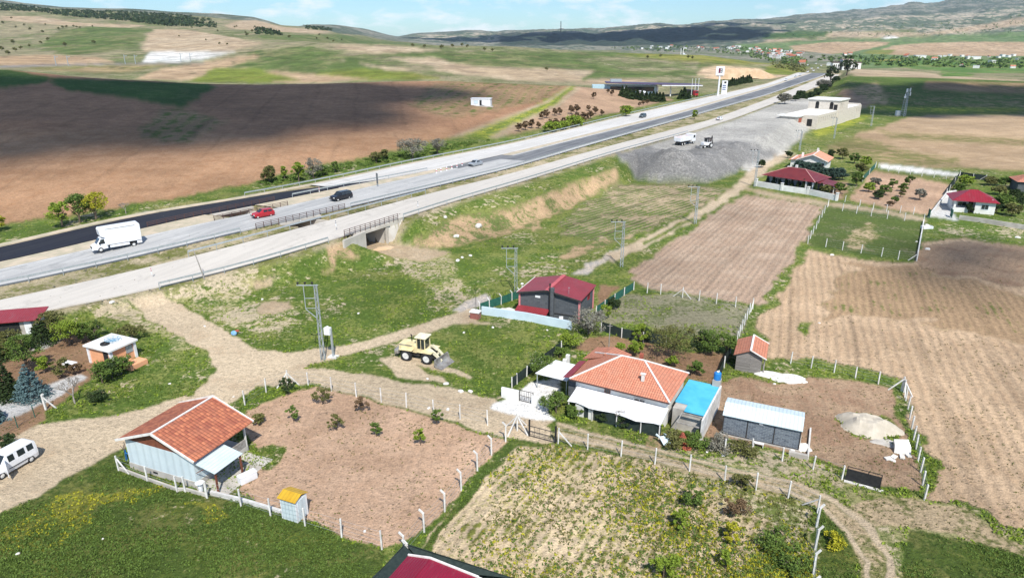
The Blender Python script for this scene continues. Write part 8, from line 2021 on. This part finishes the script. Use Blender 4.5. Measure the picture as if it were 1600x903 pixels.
r = empty('lone_pole', G(320, 436), 0, 'leaning weathered wooden pole below the service road guardrail', 'pole'); mb = MB(); mb.tube((0, 0, -.2), (-.9, 0, 4.2), .10, .06, 7); mb.tube((-.9, 0, 4.2), (-1.1, .1, 4.6), .05, .03, 5); mb.build('pole', 'wood_grey', r)
r = empty('garden_pole', G(951, 549), 0, 'tall thin wooden pole standing in the garden behind the tiled roof', 'pole'); mb = MB(); mb.tube((0, 0, 0), (0, 0, 3.6), .07, .05, 7); mb.build('pole', 'wood_grey', r); mb = MB(); mb.tube((-.3, 0, 3.3), (.3, 0, 3.3), .03); mb.build('crosspiece', 'wood_grey', r)
# ---------------------------------------------------------------- guardrails and bridge railings
def rail(name, label, k, off, s0, s1, h=.72, sp=4.0, mat='galv', double=False, post=.08, every=1):
    ss = np.arange(s0, s1+.1, sp); o = RW(ss[0], nl(k, ss[0])+off); r = empty(name, o, 0, label, 'guardrail' if not double else 'railing')
    mb = MB(); zt_ = [h] if not double else [h, h*.66, h*.34]
    pp = [RW(s, nl(k, s)+off)-o for s in ss]
    for a, b in zip(pp, pp[1:]):
        for z in zt_: mb.beam(a+Vector((0, 0, z)), b+Vector((0, 0, z)), .06 if not double else .05, .26 if not double else .07)
    mb.build('rail', mat, r)
    for i, p in enumerate(pp[::every]): mb = MB(); mb.beam(p-Vector((0, 0, .35)), p+Vector((0, 0, h+(.06 if double else -.02))), post if not double else .09); mb.build('post', mat, r)
    return r
rail('guardrail', 'guardrail on the village side of the service road left of the underpass', 0, .7, s_at(242, 441), UPS-6.5)
rail('guardrail', 'guardrail on the village side of the service road right of the underpass', 0, .7, UPS+7, UPS+150)
rail('guardrail', 'guardrail on the far edge of the service road opposite the underpass', 1, -.8, s_at(300, 396), UPS+26)
rail('guardrail', 'guardrail along the lower edge of the grey carriageway left of the bridge', 2, .55, 34, UPS-9)
rail('guardrail', 'guardrail along the lower edge of the grey carriageway beyond the bridge', 2, .55, UPS+10, UPS+300)
rail('guardrail', 'guardrail on the hill side of the pale carriageway', 5, -1.1, s_at(400, 311), s_at(400, 311)+330)
rail('guardrail', 'guardrail in the median beyond the bridge', 4, .25, UPS+12, UPS+48)
rail('bridge_railing', 'brown railing on the service road bridge above the underpass opening', 0, .25, UPS-6, UPS+6.2, .95, 1.1, 'brown_steel', True)
rail('bridge_railing', 'brown railing on the lower edge of the grey carriageway bridge', 2, .35, UPS-8, UPS+9, .85, 1.3, 'brown_steel', True)
rail('bridge_railing', 'brown railing between grey carriageway and fresh asphalt', 4, -.15, UPS-14, UPS+9, .8, 1.5, 'brown_steel', True)
rail('bridge_railing', 'brown railing on the median side of the grey carriageway', 3, -.25, UPS-7, UPS+7, .8, 1.5, 'brown_steel', True)
dl = None
for (X, Y, lb) in [(237, 428, 'red and white marker post at the mouth of the dirt road'), (525, 353, 'striped marker post left of the bridge railing of the service road'), (653, 322, 'slim marker post right of the underpass railing'), (499, 300, 'white marker post between the red and black cars'), (595, 288, None), (470, 347, 'dark marker post at the lower carriageway bridge end')]:
    if lb is None: continue
    z = zroad_px(X); v = P(X, Y, z); r = empty('marker_post', (v.x, v.y, z-.1), R(-30), lb, 'marker post'); mb = MB(); mb.box((0, 0, .55), (.14, .06, 1.1)); mb.build('post', 'white_paint', r)
    mb = MB(); mb.box((0, 0, .95), (.15, .07, .16)); mb.box((0, 0, .62), (.15, .07, .14)); mb.build('reflector_band', 'red_lens' if 'red' in lb else 'black', r)
v = P(590, 291, 4.5); r = empty('road_sign', v, R(-60), 'dark twin panel sign at the end of the fresh asphalt', 'sign'); mb = MB(); mb.box((0, 0, 1.7), (1.0, .08, 2.3)); mb.build('panel', simple('grey_sign_back', (.16, .18, .19), None, .5), r)
for x in (-.35, .35): mb = MB(); mb.beam((x, 0, -.2), (x, 0, .6), .08); mb.build('leg', 'galv', r)
cn_ = None
for i, (X, Y) in enumerate([(682, 271), (689, 269), (698, 267), (706, 264), (714, 262), (722, 259)]):
    v = P(X, Y, 4.5)
    if cn_ is None:
        cn_ = empty('traffic_bollard', v, 0, 'short white warning post in the row closing the patched median lane', 'bollard', 'warning posts in the median'); mb = MB(); mb.tube((0, 0, 0), (0, 0, .95), .16, .12, 8); mb.build('post', 'white_paint', cn_); mb = MB(); mb.tube((0, 0, .45), (0, 0, .65), .17, .165, 8); mb.build('band', 'red_lens', cn_)
    else: put(cn_, v, 0)
# construction rubble in the median at the bridge
def heap_mesh(name, label, px, sx, sy, h, mat, rz=0, seed=1, cat='heap', flat=False):
    g = G(*px); r_ = np.random.default_rng(seed); n = 22; mb = MB(); g0 = g.copy()
    ca, sa = math.cos(rz), math.sin(rz); pts = [[None]*(n+1) for _ in range(n+1)]
    ph = r_.uniform(0, 6, 6)
    for i in range(n+1):
        for j in range(n+1):
            u, v = i/n*2-1, j/n*2-1; rad = math.hypot(u, v); a = math.atan2(v, u); edge = 1+.12*math.sin(3*a+ph[0])+.08*math.sin(5*a+ph[1])
            q = max(0, 1-rad/edge*1.12); hh_ = h*(min(1, q*1.9)**.9 if not flat else min(1, q*6)) 
            x, y = (u*sx*ca-v*sy*sa), (u*sx*sa+v*sy*ca)
            nzv = float(fbm(np.array((x+g.x)*1.7), np.array((y+g.y)*1.7), 3, seed+9))
            gz = float(ground_z(g.x+x, g.y+y))-g0.z
            pts[i][j] = (x, y, gz+(hh_*(1+.25*nzv) if q > 0 else -.08))
    for i in range(n):
        for j in range(n): mb.face([pts[i][j], pts[i+1][j], pts[i+1][j+1], pts[i][j+1]], None, True)
    o = mb.build(name, mat); o.location = g0; tag(o, label, cat); return o
heap_mesh('sand_heap', 'pale sand heap at the right edge of the bare right plot', (1356, 667), 3.1, 2.3, 1.0, 'sand', R(-25), 3)
heap_mesh('white_gravel_pad', 'flat white stone spread right of the timber shed', (1222, 590), 3.1, 1.2, .22, 'rubble', R(-22), 4, 'gravel', True)
heap_mesh('rubble_heap', 'small white rubble heap at the right end of the panel shed', (1252, 700), 1.1, .7, .4, 'rubble', 0, 5)
heap_mesh('gravel_patch', 'grey gravel spread beside the pale sand heap', (1385, 692), 1.5, .8, .08, 'concrete', R(-25), 6, 'gravel', True)
heap_mesh('rubble_heap', 'white rubble in the yard of the grey block house', (795, 489), 2.0, 1.2, .55, 'rubble', R(-20), 7)
heap_mesh('quarry_bank', 'bare tan earth bank behind the tall petrol sign', (1160, 124), 34, 12, 8.5, 'orange_earth', R(-4), 9, 'earth bank')
heap_mesh('earth_mound', 'grassless earth mound at the mouth of the underpass', (600, 389), 2.2, .9, .4, 'orange_earth', R(30), 10)
r_ = random.Random(5)
st0 = None
for i, (X, Y, s) in enumerate([(713, 370, 1.0), (748, 354, 1.4), (696, 340, .8), (1238, 704, .4), (725, 520, .35), (668, 592, .3), (697, 600, .5), (720, 612, .55), (735, 612, .5), (265, 600, .3), (320, 510, .35), (365, 620, .2), (1280, 505, .3), (1448, 353, .9), (1449, 390, .8), (1432, 378, .4), (1300, 399, .6), (715, 408, .8), (722, 403, .6), (735, 400, .6), (700, 640, .4), (670, 638, .35), (570, 830, .25), (28, 865, .25), (160, 842, .2), (1105, 706, .3), (1130, 712, .25), (410, 468, .4), (560, 490, .35), (175, 473, .7), (1590, 372, .8), (855, 516, .3), (770, 512, .4), (1395, 720, .4), (1210, 600, .3)]):
    g = G(X, Y)
    if st0 is None:
        mb = MB(); rr = random.Random(2); V = []
        bm = bmesh.new(); bmesh.ops.create_icosphere(bm, subdivisions=2, radius=.5)
        for v in bm.verts: v.co = Vector((v.co.x*1.3, v.co.y*.9, v.co.z*.6))*(1+rr.uniform(-.12, .12))
        me_ = bpy.data.meshes.new('pale_stone'); bm.to_mesh(me_); bm.free(); me_.materials.append(M['rubble'])
        st0 = bpy.data.objects.new('pale_stone', me_); COL.objects.link(st0); o = st0; tag(o, 'single pale stone lying loose on the ground', 'stone', 'loose pale stones')
    else: o = st0.copy(); COL.objects.link(o)
    o.location = g+Vector((0, 0, .1*s)); o.scale = (s, s, s); o.rotation_euler = (0, 0, r_.uniform(0, 6))
# stacked pavers, rubbish, small things
r = empty('paver_stack', G(1407, 703), R(-15), 'tilted stack of white paving slabs at the right plot edge', 'paving slabs')
for i in range(4): mb = MB(); mb.box((.05*i, .35*i-.5, .35), (1.3, .12, .8), .1*i-.1, -.5); mb.build('slab', 'rubble', r)
r = empty('broken_slabs', G(1400, 716), R(10), 'broken white slabs lying below the paver stack', 'rubble')
for i in range(4): mb = MB(); mb.box((.7*i-.8, .15*(i % 2), .1), (.6, .4, .12), .5*i, .1); mb.build('slab', 'rubble', r)
r = empty('litter_bag', G(366, 524), 0, 'blue bag with a red cloth left on the grass beside the dirt road', 'bag')
mb = MB(); mb.ball((0, 0, .3), .38, 10, 7, (1, .8, .9)); mb.build('bag_body', simple('blue_bag', (.15, .35, .62), (.3, .5, .7), .6), r); mb = MB(); mb.ball((.3, .3, .5), .25, 8, 6, (1.3, .8, .5)); mb.build('cloth', simple('red_rag', (.4, .08, .06), None, .8), r)
r = empty('white_box', G(110, 572), R(-20), 'white foam box lying on the garden soil left of the peach hut', 'box')
mb = MB(); mb.box((0, 0, .25), (1.6, .7, .45)); mb.build('box_body', 'white_paint', r); mb = MB(); mb.box((.05, 0, .5), (1.5, .65, .05), .05); mb.build('lid', 'white_paint', r)
r = empty('white_tub', G(1448, 357), R(5), 'white old bathtub lying on the grass right of the dark plot', 'tub')
mb = MB(); mb.bx(-1.0, 1.0, -.5, -.4, 0, .5); mb.bx(-1.0, 1.0, .4, .5, 0, .5); mb.bx(-1.0, -.9, -.39, .39, 0, .5); mb.bx(.9, 1.0, -.39, .39, 0, .5); mb.bx(-.89, .89, -.39, .39, 0, .08); mb.build('tub_body', 'white_paint', r)
# railway masts on the far left line and big wooden box by the yard
mt = None
for X, Y in ((107, 103), (88, 103), (212, 100.5), (196, 100.5), (298, 97), (283, 97)):
    g = G(X, Y)
    if mt is None:
        mt = empty('railway_mast', g, 0, 'thin pale catenary mast on the far left railway', 'mast', 'catenary masts on the railway'); mb = MB(); mb.beam((0, 0, -1), (0, 0, 8.5), .45); mb.build('mast', 'galv', mt); mb = MB(); mb.beam((0, 0, 7.5), (3, 0, 7.8), .25); mb.beam((0, 0, 6.2), (2.6, 0, 7.6), .2); mb.build('bracket', 'galv', mt)
    else: put(mt, g, 0)
# ---------------------------------------------------------------- clouds high above (their shadows lie on the hills) and haze
def cloud_bank(name, gx, gy, sx, sy, alt, n, seed, label, rz=0.0, rmin=18, rmax=42, rect=False):
    r_ = np.random.default_rng(seed)
    k = alt/math.sin(SUN_EL)
    cx, cy_, cz = gx+SDIR.x*k, gy+SDIR.y*k, alt
    base = bpy.data.meshes.new(name)
    ico = bmesh.new(); bmesh.ops.create_icosphere(ico, subdivisions=2, radius=1); iv = np.array([v.co[:] for v in ico.verts]); ifc = np.array([[v.index for v in f.verts] for f in ico.faces]); ico.free()
    V = []; F = []; off = 0
    for i in range(n):
        a = r_.uniform(0, 2*math.pi); q = math.sqrt(r_.uniform(0, 1))
        x = math.cos(a)*q*sx; y = math.sin(a)*q*sy
        if rect: x = r_.uniform(-1, 1)*sx; y = r_.uniform(-1, 1)*sy; x += y*.5; q = .5
        rr = r_.uniform(rmin, rmax)*(1.25-.75*q)
        xx = x*math.cos(rz)-y*math.sin(rz); yy = x*math.sin(rz)+y*math.cos(rz)
        v = iv*rr*(1+.18*(r_.random((len(iv), 1))-.5)); v[:, 2] *= .7
        V.append(v+np.array([xx, yy, r_.uniform(-.3, .6)*rr])); F.append(ifc+off); off += len(iv)
    V = np.concatenate(V); F = np.concatenate(F)
    base.from_pydata(V.tolist(), [], F.tolist()); base.materials.append(M['cloud']); base.polygons.foreach_set('use_smooth', [True]*len(F))
    o = bpy.data.objects.new(name, base); COL.objects.link(o); o.location = (cx, cy_, cz)
    tag(o, label, 'cloud', kind='structure'); return o
M['cloud'] = simple('cloud_white', (.82, .84, .87), (.75, .78, .82), 1.0, .01, spec=0, bump=0)
cloud_bank('cloud', -215, 258, 178, 84, 2500, 230, 3, 'white cumulus bank high over the ploughed hill', rz=R(0), rmin=13, rmax=32)
cloud_bank('cloud', -112, 335, 96, 44, 2500, 100, 14, 'white cumulus bank over the hill crest', rz=R(0), rmin=12, rmax=28)
cloud_bank('cloud', 318, 402, 124, 62, 1100, 380, 4, 'white cumulus high over the shaded bank', rz=R(0), rmin=9, rmax=18, rect=True)
c_ = G(1600, 425)
cloud_bank('cloud', c_.x+4, c_.y, 22, 20, 1100, 15, 5, 'small cumulus over the right hand fields', rmin=4, rmax=9)
cloud_bank('cloud', 420, 3950, 1000, 600, 1800, 330, 6, 'long cumulus bank over the distant dark hills', rmin=70, rmax=170)
cloud_bank('cloud', 1500, 5200, 500, 260, 1600, 60, 8, 'cumulus over the distant eastern ridge', rmin=60, rmax=130)
def haze():
    t = bpy.data.materials.new('haze_air'); t.use_nodes = True; n = t.node_tree; n.nodes.clear()
    o = n.nodes.new('ShaderNodeOutputMaterial'); v = n.nodes.new('ShaderNodeVolumePrincipled')
    v.inputs['Color'].default_value = (.62, .78, 1.0, 1); v.inputs['Density'].default_value = 3.6e-5; v.inputs['Anisotropy'].default_value = 0.0
    n.links.new(v.outputs[0], o.inputs['Volume'])
    mb = MB(); mb.bx(-16500, 16500, -300, 9800, float(zt.min())-3, float(max(zt.max(), 40))+12)
    b = mb.build('haze', t); tag(b, 'thin blue haze over the valley', 'haze', kind='stuff')
haze()
